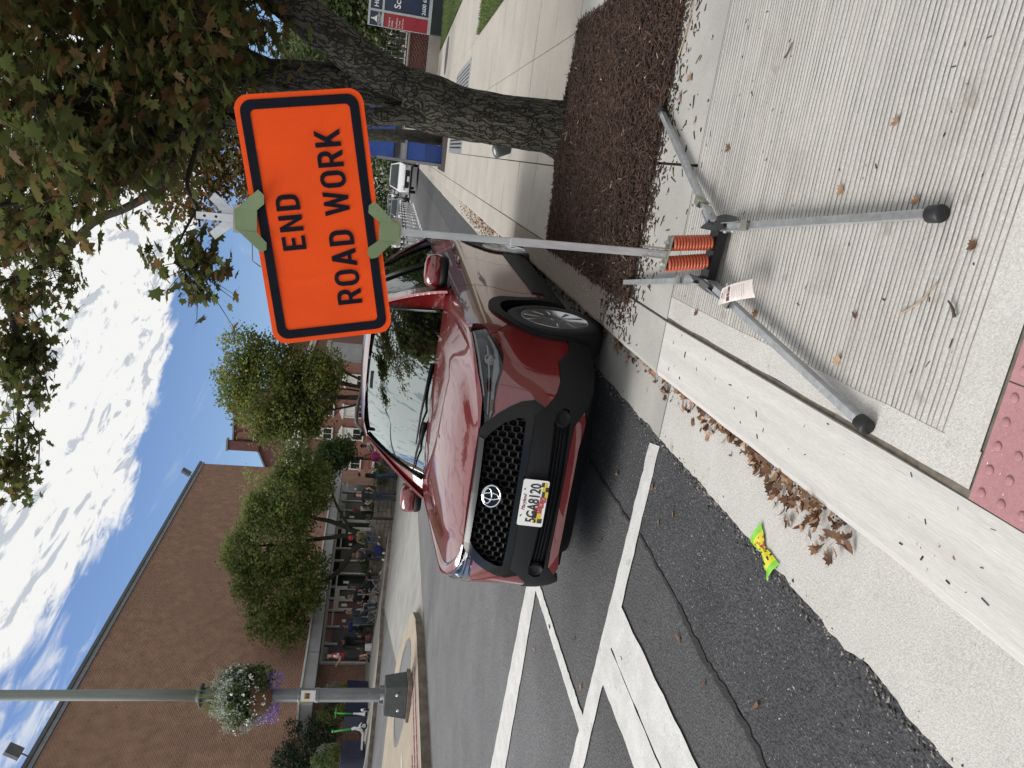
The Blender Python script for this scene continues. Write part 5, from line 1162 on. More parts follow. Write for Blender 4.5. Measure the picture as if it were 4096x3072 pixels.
# ------------------------------------------------------------------ mulch bed and litter
m_chip = leaf_mat('bark_chip', [(0, (.012, .007, .005)), (.35, (.034, .018, .012)), (.7, (.062, .034, .024)), (.94, (.11, .068, .05)), (1, (.30, .22, .15))], .0, .85)
CHV = np.array([(-.5, -.5, 0), (.5, -.42, 0), (.46, .5, 0), (-.46, .4, 0), (-.40, -.35, .8), (.45, -.3, .6), (.38, .35, 1.0), (-.42, .3, .7)]); CHF = np.array([(0, 1, 5), (0, 5, 4), (1, 2, 6), (1, 6, 5), (2, 3, 7), (2, 7, 6), (3, 0, 4), (3, 4, 7), (4, 5, 6), (4, 6, 7), (0, 3, 2), (0, 2, 1)])
def chips(P, L, Wd, Hh, tilt, rng=NR):
    n = len(P); a = rng.uniform(0, 2 * np.pi, n); tl = rng.normal(0, tilt, n); ro = rng.normal(0, tilt, n)
    ex = np.stack([np.cos(a) * np.cos(tl), np.sin(a) * np.cos(tl), np.sin(tl)], 1); up = np.stack([np.sin(ro) * -np.sin(a), np.sin(ro) * np.cos(a), np.cos(ro)], 1); ey = np.cross(up, ex); ey /= np.linalg.norm(ey, axis=1)[:, None]; ez = np.cross(ex, ey)
    V = P[:, None, :] + ex[:, None, :] * (CHV[None, :, 0:1] * L[:, None, None]) + ey[:, None, :] * (CHV[None, :, 1:2] * Wd[:, None, None]) + ez[:, None, :] * (CHV[None, :, 2:3] * Hh[:, None, None])
    F = (CHF[None] + (np.arange(n) * 8)[:, None, None]).reshape(-1, 3); return V.reshape(-1, 3), F
def bedz(x, y):
    e = min(x + .63, 1.12 - x, y - 3.94, 6.36 - y); k = max(0, min(1, e / .35)); return zwalk(y) + .006 + .055 * k * k * (3 - 2 * k) + .016 * mnoise.noise((x * 3, y * 3, 0)) * k + .05 * math.exp(-((x - .3) ** 2 + (y - 6.1) ** 2) / .14)
def mulch():
    bed = sheet('mulch_bed', idm, list(np.linspace(-.63, 1.12, 40)), list(np.linspace(3.94, 6.36, 50)), m_soil, bedz); 
    n = 26000; x = NR.uniform(-.66, 1.15, n); y = np.where(NR.random(n) < .55, NR.uniform(3.90, 5.1, n), NR.uniform(4.6, 6.38, n)); z = np.array([bedz(a, b) for a, b in zip(x, y)]) + NR.uniform(-.004, .012, n)
    L = NR.gamma(3.0, .016, n) + .010; Wd = NR.uniform(.003, .009, n); Hh = NR.uniform(.002, .006, n)
    V, F = chips(np.stack([x, y, z], 1), L, Wd, Hh, .30)
    t = np.clip(NR.beta(2, 2.6, n), 0, 1) * .9; t[NR.random(n) < .006] = 1.0
    c = obj('bark_chips', mesh_np('bark_chips', V, F, m_chip, tint=np.repeat(t, 12)), bed); tag(c, kind='stuff')
    # fringe spilled over the bed's front edge and the kerb
    m_ = 2600; yy_ = 3.96 - NR.exponential(.07, m_); xx = NR.uniform(-.62, 1.5, m_) ; k = yy_ > 3.33; xx, yy_ = xx[k], yy_[k]
    x2 = NR.normal(-.72, .10, 420); y2 = NR.normal(4.10, .16, 420); xx = np.concatenate([xx, x2]); yy_ = np.concatenate([yy_, y2]); k = xx > -.87; xx, yy_ = xx[k], yy_[k]
    n = len(xx); V, F = chips(np.stack([xx, yy_, np.array([zwalk(b) for b in yy_]) + .001], 1), NR.gamma(2.6, .010, n) + .004, NR.uniform(.0025, .007, n), NR.uniform(.002, .006, n), .08)
    f = obj('spilled_chips', mesh_np('spilled_chips', V, F, m_chip, tint=np.repeat(NR.uniform(.1, .75, n), 12)), bed); tag(f, kind='stuff')
mulch()
def single_chips():
    msh = []
    for k in range(6):
        V, F = chips(np.zeros((1, 3)), np.array([1.0]), np.array([.16 + .10 * (k % 3)]), np.array([.13]), 0); msh.append(mesh_np('bark_chip', V, F, m_chip, tint=np.full(12, .2 + .11 * k)))
    n = 190
    for i in range(n):
        r = RND.random()
        if r < .52: x = RND.uniform(-.5, 1.3); y = 3.9 - RND.expovariate(1 / .45)
        elif r < .80: x = RND.uniform(-.45, 1.0); y = RND.uniform(1.5, 3.2)
        elif r < .86: x = RND.gauss(-.86, .06); y = RND.gauss(1.42, .10)
        else: x = RND.uniform(-.85, -.65); y = RND.uniform(1.3, 3.2)
        if y < 1.15 or (x < -.62 and not (x > -.90)): continue
        z = (zwalk(y) if x > -.62 else (kerbz(y) if x > -.90 else zroad(y) + .005)) + .001
        o = obj('bark_chip', msh[RND.randrange(6)]); s_ = RND.uniform(.006, .018) if y < 3.3 else RND.uniform(.010, .034)
        o.location = (x, y, z); o.rotation_euler = (0, 0, RND.uniform(0, 6.28)); o.scale = (s_ * RND.uniform(.5, 1.3), s_ * RND.uniform(.5, 2.4), s_ * RND.uniform(.4, 1.4))
        where = 'pale grooved ramp' if (x > -.6 and y < 3.32) else ('grey slab in front of the mulch' if x > -.6 else 'pale kerb and gutter')
        tag(o, 'small dark brown bark chip lying on the ' + where, 'bark chip', 'bark chips scattered on the ' + where)
single_chips()
# fallen leaves: curled brown blades
m_dry = leaf_mat('dry_leaf', [(0, (.055, .028, .016)), (.3, (.13, .065, .034)), (.6, (.24, .13, .07)), (.85, (.40, .27, .17)), (1, (.22, .085, .05))], .15, .75)
def curl(V, k, rng): 
    V = V.copy(); V[:, 2] += k * (V[:, 0] ** 2) * 1.6 + k * .8 * (V[:, 1] ** 2) + .05 * np.sin(V[:, 0] * 9 + rng.random() * 6) + .04 * np.sin(V[:, 1] * 8); return V
m_crumb = leaf_mat('asphalt_crumb', [(0, (.03, .03, .03)), (.5, (.12, .115, .11)), (.9, (.28, .26, .23)), (1, (.30, .20, .12))], 0, .9)
def dry_leaves():
    msh = []
    bl = np.array([(0, 0, 0), (0, -.5, 0), (.17, -.25, 0), (.20, .05, 0), (.12, .35, 0), (0, .55, 0), (-.12, .35, 0), (-.20, .05, 0), (-.17, -.25, 0)]); bf = np.array([(0, i, i % 8 + 1) for i in range(1, 9)])
    for k in range(10):
        V, F = (curl(L1V, NR.uniform(.2, 1.0), NR), L1F) if k % 3 else (curl(bl, NR.uniform(.4, 1.2), NR), bf)
        V[:, 2] -= V[:, 2].min(); msh.append(mesh_np('dry_leaf', V, F, m_dry, tint=np.full(len(F), .1 + .09 * k)))
    def put(x, y, z, s_, k, lab, grp, rz=None, tilt=.25):
        o = obj('fallen_leaf', msh[k % 10]); o.location = (x, y, z); o.scale = (s_, s_, s_); o.rotation_euler = (RND.uniform(-tilt, tilt), RND.uniform(-tilt, tilt), RND.uniform(0, 6.28) if rz is None else rz); tag(o, lab, 'leaf', grp); return o
    # gutter drift along the kerb face
    for i in range(210):
        y = RND.choice([RND.gauss(2.10, .22), RND.gauss(2.0, .13), RND.uniform(2.4, 4.0), RND.gauss(2.5, .2)]); t = RND.random() ** 1.7; big = math.exp(-((y - 2.05) / .35) ** 2); x = -.915 - t * (.05 + .13 * big)
        if y < 1.7: continue
        z = zroad(y) + .006 + RND.random() * .065 * (1 - t) * (.3 + big)
        put(x, y, z, RND.uniform(.028, .060), RND.randrange(10), 'curled brown leaf in the drift against the kerb in the gutter', 'leaves drifted in the gutter', tilt=.7)
    spots = [(.06, 2.22, .06, 7), (-.04, 1.64, .055, 2), (.26, 2.05, .05, 5), (-.45, 2.02, .06, 8), (.42, 3.72, .08, 8), (.50, 3.62, .075, 7), (.18, 3.05, .07, 4), (.30, 3.45, .06, 3), (-.42, 2.55, .06, 4), (-.80, 1.40, .075, 6), (-.83, 1.50, .07, 3), (-.79, 1.47, .06, 8), (-.52, 3.02, .05, 1), (-.30, 2.0, .045, 0), (.05, 1.88, .05, 7)]
    lab = ['pale curled leaf on the ramp above the near right leg', 'crumpled rust brown leaf on the ramp near the red paving', 'dull green leaf on the ramp far from the kerb', 'brown leaf beside the tripod leg next to the kerb', 'pale tan leaf by the tip of the far right leg', 'second tan leaf beside the far right leg', 'orange brown leaf under the hinge of the far right leg', 'thin tan leaf on the grey slab before the ramp', 'ochre leaf under the paper tag', 'broad brown veined leaf lying on the low gutter edge', 'long tan leaf strip in the small heap on the gutter', 'folded leaf in the small heap on the gutter', 'tiny brown leaf below the springs', 'small dark leaf lying mid ramp', 'torn yellow leaf touching the near right leg']
    for (x, y, s_, k), lb in zip(spots, lab):
        z = zwalk(y) if x > -.62 else kerbz(y) - .01
        put(x, y, z + .002, s_ * .66, k, lb, 'single leaves on the pavement', tilt=.12)
    for i in range(26):                                       # slivers on the asphalt
        x = RND.uniform(-4.2, -1.5); y = RND.uniform(1.4, 5.2); put(x, y, zroad(y) + .008, RND.uniform(.03, .06), 3 * RND.randrange(3), 'narrow pale leaf sliver lying on the dark asphalt', 'leaf slivers on the asphalt', tilt=.1)
    n = 1500; y = np.concatenate([NR.uniform(2.6, 9.0, 600), NR.normal(11.5, 2.5, 900)]); t = NR.random(n) ** 1.5; wdt = np.where(y > 8, .32, .14); x = -.91 - t * wdt
    z = np.array([zroad(b) for b in y]) + .01 + NR.random(n) * .05 * (1 - t)
    sz = NR.uniform(.022, .052, n); d = leaf_mesh('leaf_litter', np.stack([x, y, z], 1), sz, m_dry, NR.uniform(0, 1, n), droop=.3, flat=.9)
    tag(obj('leaf_litter', d), kind='stuff')
    n = 1500; y = NR.uniform(.9, 7.0, n); x = -1.268 - NR.normal(0, .022, n); V, F = chips(np.stack([x, y, np.array([zroad(b) for b in y]) + .005], 1), NR.gamma(2, .004, n) + .003, NR.uniform(.003, .010, n), NR.uniform(.002, .007, n), .3)
    tag(obj('edge_crumbs', mesh_np('edge_crumbs', V, F, m_crumb, tint=np.repeat(NR.random(n), 12))), kind='stuff')
    # grit packed along the gutter line
    n = 900; y = NR.uniform(1.85, 5.5, n); x = -.912 - NR.exponential(.022, n); k = x > -1.05; x, y = x[k], y[k]; n = len(x)
    V, F = chips(np.stack([x, y, np.array([zroad(b) for b in y]) + .004], 1), NR.uniform(.004, .014, n), NR.uniform(.003, .008, n), NR.uniform(.002, .006, n), .3)
    tag(obj('gutter_grit', mesh_np('gutter_grit', V, F, m_chip, tint=np.repeat(NR.uniform(.1, .9, n), 12))), kind='stuff')
dry_leaves()
def small_litter():
    m_tw = M('dry_twig', (.36, .28, .19), .85, scale=40, stretch=(1, 8, 1)); m_twd = M('dark_twig', (.09, .06, .045), .85, scale=40)
    for lab, a, b, r, mt in (('long pale dry twig lying on the grooved ramp', (-.255, 1.815), (-.145, 1.715), .0038, m_tw), ('thick dark bark stub on the ramp near the red paving', (-.22, 1.625), (-.185, 1.66), .0055, m_twd), ('short dark twig at the right on the ramp', (.50, 2.75), (.55, 2.72), .004, m_twd), ('thin forked twig in front of the mulch bed', (.62, 3.83), (.86, 3.77), .005, m_tw)):
        m_ = MB(); z0, z1 = zwalk(a[1]), zwalk(b[1]); A = Vector((a[0], a[1], z0 + r + .004)); B = Vector((b[0], b[1], z1 + r + .004)); md = A.lerp(B, .5) + Vector(((B - A).y, -(B - A).x, 0)) * .08; m_.tube(spline3([A, md, B], 6), [r, r * .9, r * .8, r * .7, r * .8, r * .75, r * .7, r * .65, r * .6, r * .6, r * .5, r * .5, r * .45][:13], 7)
        o = m_.build('twig', mt); tag(o, lab, 'twig')
    # crumpled sweet wrapper on the gutter's edge
    m_wr = plain('wrapper_yellow', (.62, .60, .03), .3, coat=.4); m_wg = plain('wrapper_green', (.22, .55, .05), .3, coat=.4); m_wred = plain('wrapper_red', (.5, .07, .02), .3, coat=.4)
    V = []; nx, ny = 22, 9; X0 = Vector((-1.205, 2.305, zroad(2.3) + .012)); D = Vector((-.075, -.185, 0)).normalized(); Sd = Vector((D.y, -D.x, 0)) * -1
    for i in range(nx):
        t = i / (nx - 1); wdt = .030 + .022 * abs(2 * t - 1) ** 1.5 - .014 * math.exp(-((t - .45) / .12) ** 2)
        for j in range(ny):
            s_ = -1 + 2 * j / (ny - 1); V.append(X0 + D * (.185 * t) + Sd * (wdt * s_) + Vector((0, 0, .012 * math.cos(s_ * 1.4) + .006 * mnoise.noise((t * 9, s_ * 3, 1)) + .004)))
    F = []; mi = []
    for i in range(nx - 1):
        for j in range(ny - 1):
            F.append((i * ny + j, i * ny + j + 1, (i + 1) * ny + j + 1, (i + 1) * ny + j)); t = i / (nx - 1); q = mnoise.noise((i * .45, j * .6, 3))
            mi.append(1 if (t < .12 or t > .84 or j < 1) else (2 if (.18 < t < .55 and q > .12) else (3 if q < -.32 and .3 < t < .8 else 0)))
    o = obj('sweet_wrapper', mesh_np('sweet_wrapper', V, np.array(F), [m_wr, m_wg, m_wred, m_ink], midx=mi)); tag(o, 'crumpled yellow and green snack wrapper at the edge of gutter and asphalt', 'wrapper')
    for t, w_ in ((.35, 'NEW'), (.70, 'G')): text_on('wrapper_print', w_, .02, m_ink, X0 + D * (.185 * t) + Vector((0, 0, .030)), -Sd, D * -1, o, depth=.0003) if False else None
small_litter()
# ------------------------------------------------------------------ buildings across the street
m_brick = M('brick_red', (.39, .225, .16), .9, scale=2.2, col2=(.265, .15, .105), bump=.4, bscale=60, speck=[((.30, .175, .125), .45, .55), ((.15, .085, .065), 6.5, .68), ((.40, .25, .18), 4.4, .70)], coord='Pos')
m_mortar = M('mortar', (.36, .265, .21), .95, scale=8, coord='Pos')
m_brick2 = M('brick_brown', (.20, .095, .072), .9, scale=2.5, col2=(.15, .07, .055), bump=.3, bscale=50, coord='Pos')
m_brick3 = M('brick_dark', (.115, .042, .034), .9, scale=2.5, col2=(.08, .03, .026), bump=.3, bscale=40, coord='Pos')
m_coping = M('coping_metal', (.19, .205, .22), .5, .4, scale=3, coord='Pos')
m_coping2 = M('coping_dark', (.07, .075, .082), .5, .3, scale=3, coord='Pos')
m_fascia = M('fascia_grey', (.36, .36, .37), .7, scale=1.5, coord='Pos')
m_fascia_w = M('fascia_white', (.66, .66, .65), .6, scale=1.5, coord='Pos')
m_wood_w = M('white_joinery', (.58, .57, .54), .6, scale=5, col2=(.48, .47, .45), coord='Pos')
m_pane = M('pane_dark', (.012, .014, .016), .06, spec=.8, coord='Pos')
m_panel = M('spandrel', (.06, .05, .05), .5, coord='Pos')
m_stone = M('stone_block', (.175, .150, .125), .92, scale=5, col2=(.10, .085, .072), bump=.7, bscale=26, rand=.18, coord='Pos')
m_slate = M('slate', (.42, .42, .43), .6, scale=5, col2=(.14, .14, .15), lo=.45, hi=.56, bump=.5, bscale=20, coord='Pos')
m_letter = plain('letter_steel', (.08, .085, .10), .35, .7)
def brick_wall(parent, org, ax, L, z0, z1, mt, skip=lambda a, z: False, bl=.203, bh=.0677, near=None, rng=NR, proud=.006):
    """running bond: every brick its own solid; the largest in view as single parts, the rest joined"""
    org = Vector(org); ax = Vector(ax).normalized(); nn = Vector((ax.y, -ax.x, 0)); big = []; rest = []
    nrow = int((z1 - z0) / bh)
    for r in range(nrow):
        z = z0 + r * bh; a = -(bl / 2 if r % 2 else 0)
        while a < L:
            a0 = max(0, a) + .005; a1 = min(L, a + bl) - .005; a += bl
            if a1 - a0 < .03 or skip((a0 + a1) / 2, z + bh / 2): continue
            rest.append((a0, a1, z + .0045, z + bh - .0045))
    R = np.array(rest); d = [(org + ax * (q[0]) + Vector((0, 0, q[2])) - EYE).length for q in R]
    idx = np.argsort(d)
    def solid(Q, pr):
        n = len(Q); o3 = np.array(org); a3 = np.array(ax); n3 = np.array(nn)
        V = np.zeros((n, 8, 3))
        for k, (u, w, o) in enumerate(((0, 2, 0), (1, 2, 0), (1, 3, 0), (0, 3, 0), (0, 2, 1), (1, 2, 1), (1, 3, 1), (0, 3, 1))):
            V[:, k] = o3 + a3 * Q[:, u][:, None] + n3 * (pr if o else np.full(n, -.01))[:, None]; V[:, k, 2] += Q[:, w]
        F = np.array([(4, 5, 6, 7), (0, 1, 5, 4), (1, 2, 6, 5), (2, 3, 7, 6), (3, 0, 4, 7)])
        return V.reshape(-1, 3), (F[None] + (np.arange(n) * 8)[:, None, None]).reshape(-1, 4)
    pr = rng.uniform(.3, 1.5, len(R)) * proud
    nb = 0 if near is None else near
    V, F = solid(R[idx[nb:]], pr[idx[nb:]]); o = obj('brickwork', mesh_np('brickwork', V, F, mt), parent); tag(o, kind='stuff')
    if nb:
        q0 = np.array([[0, bl - .01, 0, bh - .009]]); shared = {}
        for i in idx[:nb]:
            w = round(float(R[i][1] - R[i][0]), 3)
            if w not in shared:
                Vb = []; 
                for (u, zz, oo) in ((0, 0, 0), (w, 0, 0), (w, bh - .009, 0), (0, bh - .009, 0), (0, 0, 1), (w, 0, 1), (w, bh - .009, 1), (0, bh - .009, 1)): Vb.append(ax * u + Vector((0, 0, zz)) + nn * (proud if oo else -.01))
                mb = MB(); mb.add(Vb, [(4, 5, 6, 7), (0, 1, 5, 4), (1, 2, 6, 5), (2, 3, 7, 6), (3, 0, 4, 7)]); shared[w] = mb.mesh('brick', mt)
            p = org + ax * R[i][0] + Vector((0, 0, R[i][2])); b = obj('brick', shared[w], parent, p)
    return o
def hall():
    root = empty('auditorium_hall', (0, 0, 0), 0, 'tall plain red brick hall with grey roof coping and a low white canopy', 'building')
    X, Y0, Y1, ZB, ZT_ = -21.3, 21.2, 46.66, .10, 11.25
    wl = MB(); wl.box(-48, X, Y0, Y1, -1.2, ZT_); wo = wl.build('wall', m_mortar, root)
    store = lambda a, z: (27.05 < Y0 + a < 44.2 and z < 2.42)
    brick_wall(wo, (X, Y0, ZB), (0, 1, 0), Y1 - Y0, 0, ZT_ - ZB, m_brick, lambda a, z: store(a, z + ZB), near=300)
    brick_wall(wo, (X - 6, Y0, ZB), (1, 0, 0), 6, 0, ZT_ - ZB, m_brick)
    rf = MB(); rf.box(-48, X + .07, Y0 - .07, Y1 + .07, ZT_, ZT_ + .17); cp = rf.build('coping', m_coping, root)
    r2 = MB(); r2.box(-48, X + .12, Y0 - .12, Y1 + .12, ZT_ + .17, ZT_ + .31); r2.build('coping_cap', m_coping2, cp)
    # canopy over the entrance
    ca = MB(); ca.box(X, -19.9, 23.0, 44.6, 2.40, 2.86); cao = ca.build('canopy', m_fascia, root)
    cb = MB(); cb.box(X, -19.82, 22.94, 44.66, 2.86, 2.93); cb.build('canopy_edge', m_fascia_w, cao)
    for y in (26.0, 29.2, 32.4, 35.6, 38.8): MB().box(-19.9, -19.893, y, y + .03, 2.41, 2.855).build('fascia_joint', m_coping2, cao)
    # glazed front: posts, doors, dark panes
    zb = .22
    gb = MB(); gb.box(X - .5, X - .12, 27.05, 44.2, -.6, 2.42); 
    inn = MB(); inn.box(X - .30, X + .010, 27.0, 44.25, -1.0, 2.42); inn.build('entrance_recess', m_panel, root)
    y = 27.05; k = 0
    while y < 44:
        kind = ('panel', 'panel', 'glass', 'door', 'door', 'glass')[k % 6]; w = 1.25 if kind != 'door' else .98; zt = 2.40; zl_ = zleft(X, y) + .11
        if kind == 'panel': MB().box(X + .012, X + .05, y + .06, y + w, zl_ + .25, 2.0).build('spandrel', m_panel, root)
        f = MB(); f.box(X + .012, X + .10, y - .05, y + .06, zl_, zt); 
        f.box(X + .012, X + .07, y + .06, y + w - .05, zt - .10, zt)
        if kind != 'panel': f.box(X + .012, X + .07, y + .06, y + w - .05, 2.02, 2.09)
        if kind == 'door':
            f.box(X + .012, X + .075, y + .06, y + .20, zl_ + .02, 2.02); f.box(X + .012, X + .075, y + w - .19, y + w - .05, zl_ + .02, 2.02); f.box(X + .012, X + .073, y + .20, y + w - .19, zl_ + .02, zl_ + .30); f.box(X + .012, X + .073, y + .20, y + w - .19, 1.86, 2.02)
        fo = f.build('door_frame' if kind == 'door' else 'window_frame', m_wood_w, root)
        p = MB(); p.box(X + .011, X + .03, y + .06, y + w - .05, zl_ + .02, 2.30); p.build('pane', m_pane, fo)
        if k % 3 != 1: MB().box(X + .032, X + .036, y + .40, y + .62, 1.45, 1.62 + .1 * (k % 2)).build('notice', m_white, fo)
        y += w; k += 1
    # name letters, half hidden behind the tree
    for s_, z in (('CRAMTON', 6.10), ('AUDITORIUM', 5.48)):
        o = obj('wall_lettering', text_mesh('wall_lettering', s_, .42, m_letter, depth=.03, offset=.006, align='LEFT', spacing=1.12), root); o.matrix_local = frame_mat((X + .04, 42.2, z), (0, 1, 0), (0, 0, 1))
    wlp = MB(); wlp.lathe((X + .01, 25.3, 2.18), [(.10, 0), (.10, .05), (.075, .10), (.02, .13)], 14, axis=(1, 0, 0)); wlp.build('wall_lamp', m_fascia_w, root)
    for (yy, zz, big) in ((22.1, 11.95, .40), (44.5, 11.85, .46)):
        fl = MB(); c = Vector((X + .35, yy, zz)); fl.obox(c, (.8, .1, -.5), (0, 1, 0), (.5, 0, .8), .06, big * .55, big * .62); fo = fl.build('floodlight', m_coping, root)
        ft = MB()
        for q in range(6): ft.obox(c + Vector((-.06, 0, 0)) + Vector((.5, 0, .8)).normalized() * (big * (-.5 + .2 * q)), (.8, .1, -.5), (0, 1, 0), (.5, 0, .8), .05, big * .5, .012)
        ft.build('cooling_fins', m_coping2, fo)
        a = MB(); a.tube([c + Vector((-.05, 0, -.15)), Vector((X + .1, yy + .05, ZT_ + .34)), Vector((X - .25, yy + .05, ZT_ + .30))], .03, 8); a.build('bracket', m_coping, fo)
    rebase(root, (X, Y0, .1))
hall()
def window_unit(parent, cx, y, z0, z1, w, pedi=False):
    f = MB(); f.box(cx - w / 2 - .09, cx - w / 2, y - .09, y - .003, z0, z1); f.box(cx + w / 2, cx + w / 2 + .09, y - .09, y - .003, z0, z1); f.box(cx - w / 2 - .09, cx + w / 2 + .09, y - .09, y - .003, z1, z1 + .10)
    f.box(cx - w / 2, cx + w / 2, y - .07, y - .01, (z0 + z1) / 2 - .035, (z0 + z1) / 2 + .035); f.box(cx - .02, cx + .02, y - .055, y - .02, z0, z1)
    fo = f.build('window', m_wood_w, parent)
    MB().box(cx - w / 2, cx + w / 2, y - .035, y - .015, z0, (z0 + z1) / 2).build('pane', m_pane, fo); MB().box(cx - w / 2, cx + w / 2, y - .040, y - .017, (z0 + z1) / 2, z1).build('blind', m_wood_w, fo)
    MB().box(cx - w / 2 - .16, cx + w / 2 + .16, y - .14, y - .003, z0 - .12, z0 - .002).build('sill', m_wood_w, fo)
    if pedi:
        p = MB(); p.box(cx - w / 2 - .22, cx + w / 2 + .22, y - .16, y - .003, z1 + .102, z1 + .20); p.prism([(-w / 2 - .22, 0), (w / 2 + .22, 0), (.10, .26), (-.10, .26)], (cx, y - .003, z1 + .202), (1, 0, 0), (0, 0, 1), .14); p.build('pediment', m_wood_w, fo)
def brick_house():
    root = empty('brick_house', (0, 0, 0), 0, 'two storey brown brick building with white sash windows and a mottled slate roof', 'building')
    y = 62.0; xl, xr = -38, -17.6; zb = -1.6
    MB().box(xl, xr, y, y + 12, zb, 5.98).build('wall', m_brick2, root)
    for cx in (-34.5, -31.0, -27.45, -24.75, -22.55, -19.7): window_unit(root, cx, y, 4.0, 5.42, .92)
    for cx in (-34.5, -31.0, -27.45, -24.65, -22.55, -19.7): window_unit(root, cx, y, 1.36, 2.98, .98, True)
    cn = MB(); cn.box(xl - .1, xr + .25, y - .16, y + 12, 5.98, 6.22); cn.box(xl - .2, xr + .40, y - .40, y + 12, 6.22, 6.42); cn.build('cornice', m_wood_w, root)
    MB().box(xl - .22, xr + .45, y - .50, y - .38, 6.42, 6.55).build('gutter', m_coping2, root)
    # slates: rows of single shingles on the front pitch, the ones in view
    rf = MB(); rf.add([(xl, y - .45, 6.42), (xr + .4, y - .45, 6.42), (xr - 1.5, y + 2.3, 7.90), (xl, y + 2.3, 7.90)], [(0, 1, 2, 3)]); ro = rf.build('roof', m_coping2, root)
    sl = MB(); up = Vector((0, 2.75, 1.48)).normalized(); nn = Vector((0, -1.48, 2.75)).normalized()
    ms = [M('slate_' + n_, c, .55, scale=6, coord='Pos') for n_, c in (('light', (.46, .46, .47)), ('mid', (.30, .30, .31)), ('dark', (.16, .16, .17)))]
    w = .34
    for r in range(9):
        for k in range(int((xr - xl - 2) / w)):
            x0 = xl + k * w + (w / 2 if r % 2 else 0); b = Vector((x0, y - .45, 6.44)) + up * (r * .34) + nn * (.012 + RND.random() * .02)
            a = [b, b + Vector((w - .02, 0, 0)), b + Vector((w - .02, 0, 0)) + up * .36 - nn * .015, b + up * .36 - nn * .015]
            sl.add(a + [v + nn * .02 for v in a[:2]], [(4, 5, 2, 3), (0, 1, 5, 4)], RND.choice((0, 0, 1, 1, 2)))
    s_ = sl.build('shingles', ms, ro); tag(s_, kind='stuff')
    MB().box(xl, xr - 1.4, y + 2.2, y + 3.2, 7.88, 8.05).build('ridge', m_fascia_w, ro)
    rebase(root, (-27.5, y, zb))
brick_house()
def gable():
    root = empty('brick_gable_tower', (0, 0, 0), 0, 'dark red brick gable end with stepped parapet and blind arches above the slate roof', 'building')
    y = 80.0; P = [(-44, -2), (-44, 9.2), (-36.5, 11.69), (-34.75, 12.4), (-34.4, 12.67), (-34.4, 15.2), (-29.2, 15.2), (-29.2, 12.67), (-27, 11.7), (-21, 9.2), (-21, -2)]
    mb = MB(); mb.prism(P, (0, y + 6, 0), (1, 0, 0), (0, 0, 1), 6); mb.build('wall', m_brick3, root)
    cp = MB()
    for a, b in zip(P[1:-2], P[2:-1]):
        if abs(a[0] - b[0]) > .1: cp.beam((a[0], y + 1, a[1] + .08), (b[0], y + 1, b[1] + .08), 2.4, .16)
    cp.build('coping', m_coping, root)
    for x0, x1 in ((-34.55, -33.45), (-30.1, -29.05)):
        pi = MB(); pi.box(x0, x1, y - .35, y - .004, 12.5, 15.75); po = pi.build('pier', m_brick3, root); MB().box(x0 - .1, x1 + .1, y - .45, y + .4, 15.753, 15.95).build('cap', m_coping, po)
    for x0 in (-33.26, -32.0, -30.98):
        w = .86; arc_ = [(0, 0), (w, 0), (w, 1.2)] + [(w / 2 + w / 2 * math.cos(rad(a)), 1.2 + w / 2 * math.sin(rad(a))) for a in range(20, 180, 20)] + [(0, 1.2)]
        m_ = MB(); m_.prism(arc_, (x0, y - .004, 13.25), (1, 0, 0), (0, 0, 1), .10); m_.build('blind_arch', m_brick2, root)
        MB().box(x0 - .1, x0 + w + .1, y - .16, y - .002, 13.05, 13.2).build('string_course', m_fascia, root)
    rebase(root, (-32, y, -2))
gable()
# low stone planter walls in front of the hall: every block a piece
def stone_wall(pts, h_, label, th=.42, base_fn=None, rows=4):
    root = empty('stone_planter_wall', (0, 0, 0), 0, label, 'stone wall', 'stone walls in front of the hall')
    msh = {}
    for seg, (a, b) in enumerate(zip(pts, pts[1:])):
        a = Vector(a); b = Vector(b); L_ = (b - a).length; d = (b - a).normalized(); rz = math.atan2(d.y, d.x); bh = h_ / rows
        fl = MB(); zm = min(zleft(*a), zleft(*b)); fl.beam((a.x, a.y, zm + h_ * .45), (b.x, b.y, zm + h_ * .45), th - .08, h_); fl.build('wall_core', m_joint, root)
        for r in range(rows):
            s_ = -RND.uniform(0, .2)
            while s_ < L_:
                w = RND.choice((.30, .42, .52)) if r < rows - 1 else .62; e = min(L_, s_ + w); s0 = max(0, s_)
                s_ += w
                if e - s0 < .08: continue
                key = (round(e - s0, 2), r == rows - 1)
                if key not in msh:
                    m_ = MB(); m_.box(.008, key[0] - .008, -th / 2, th / 2, .006, bh - .006); msh[key] = m_.mesh('stone', m_stone, .012)
                p = a + d * s0; dep = RND.uniform(-.012, .012)
                o = obj('stone', msh[key], root, (p.x + d.y * dep, p.y - d.x * dep, zleft(p.x, p.y) + .12 + r * bh), rz)
    rebase(root, (pts[0][0], pts[0][1], zleft(*pts[0]) + .12))
stone_wall([(-16.35, 27.75), (-14.95, 28.2), (-14.45, 29.0), (-14.35, 33.0)], .72, 'low weathered stone planter wall with its rounded corner nearest the street', rows=4)
stone_wall([(-19.9, 26.6), (-18.6, 26.75)], .50, 'short stone planter wall behind the man in the red and white shirt', rows=3)
stone_wall([(-18.3, 28.3), (-16.55, 28.2)], .55, 'stone planter wall segment behind the folding chairs', rows=3)
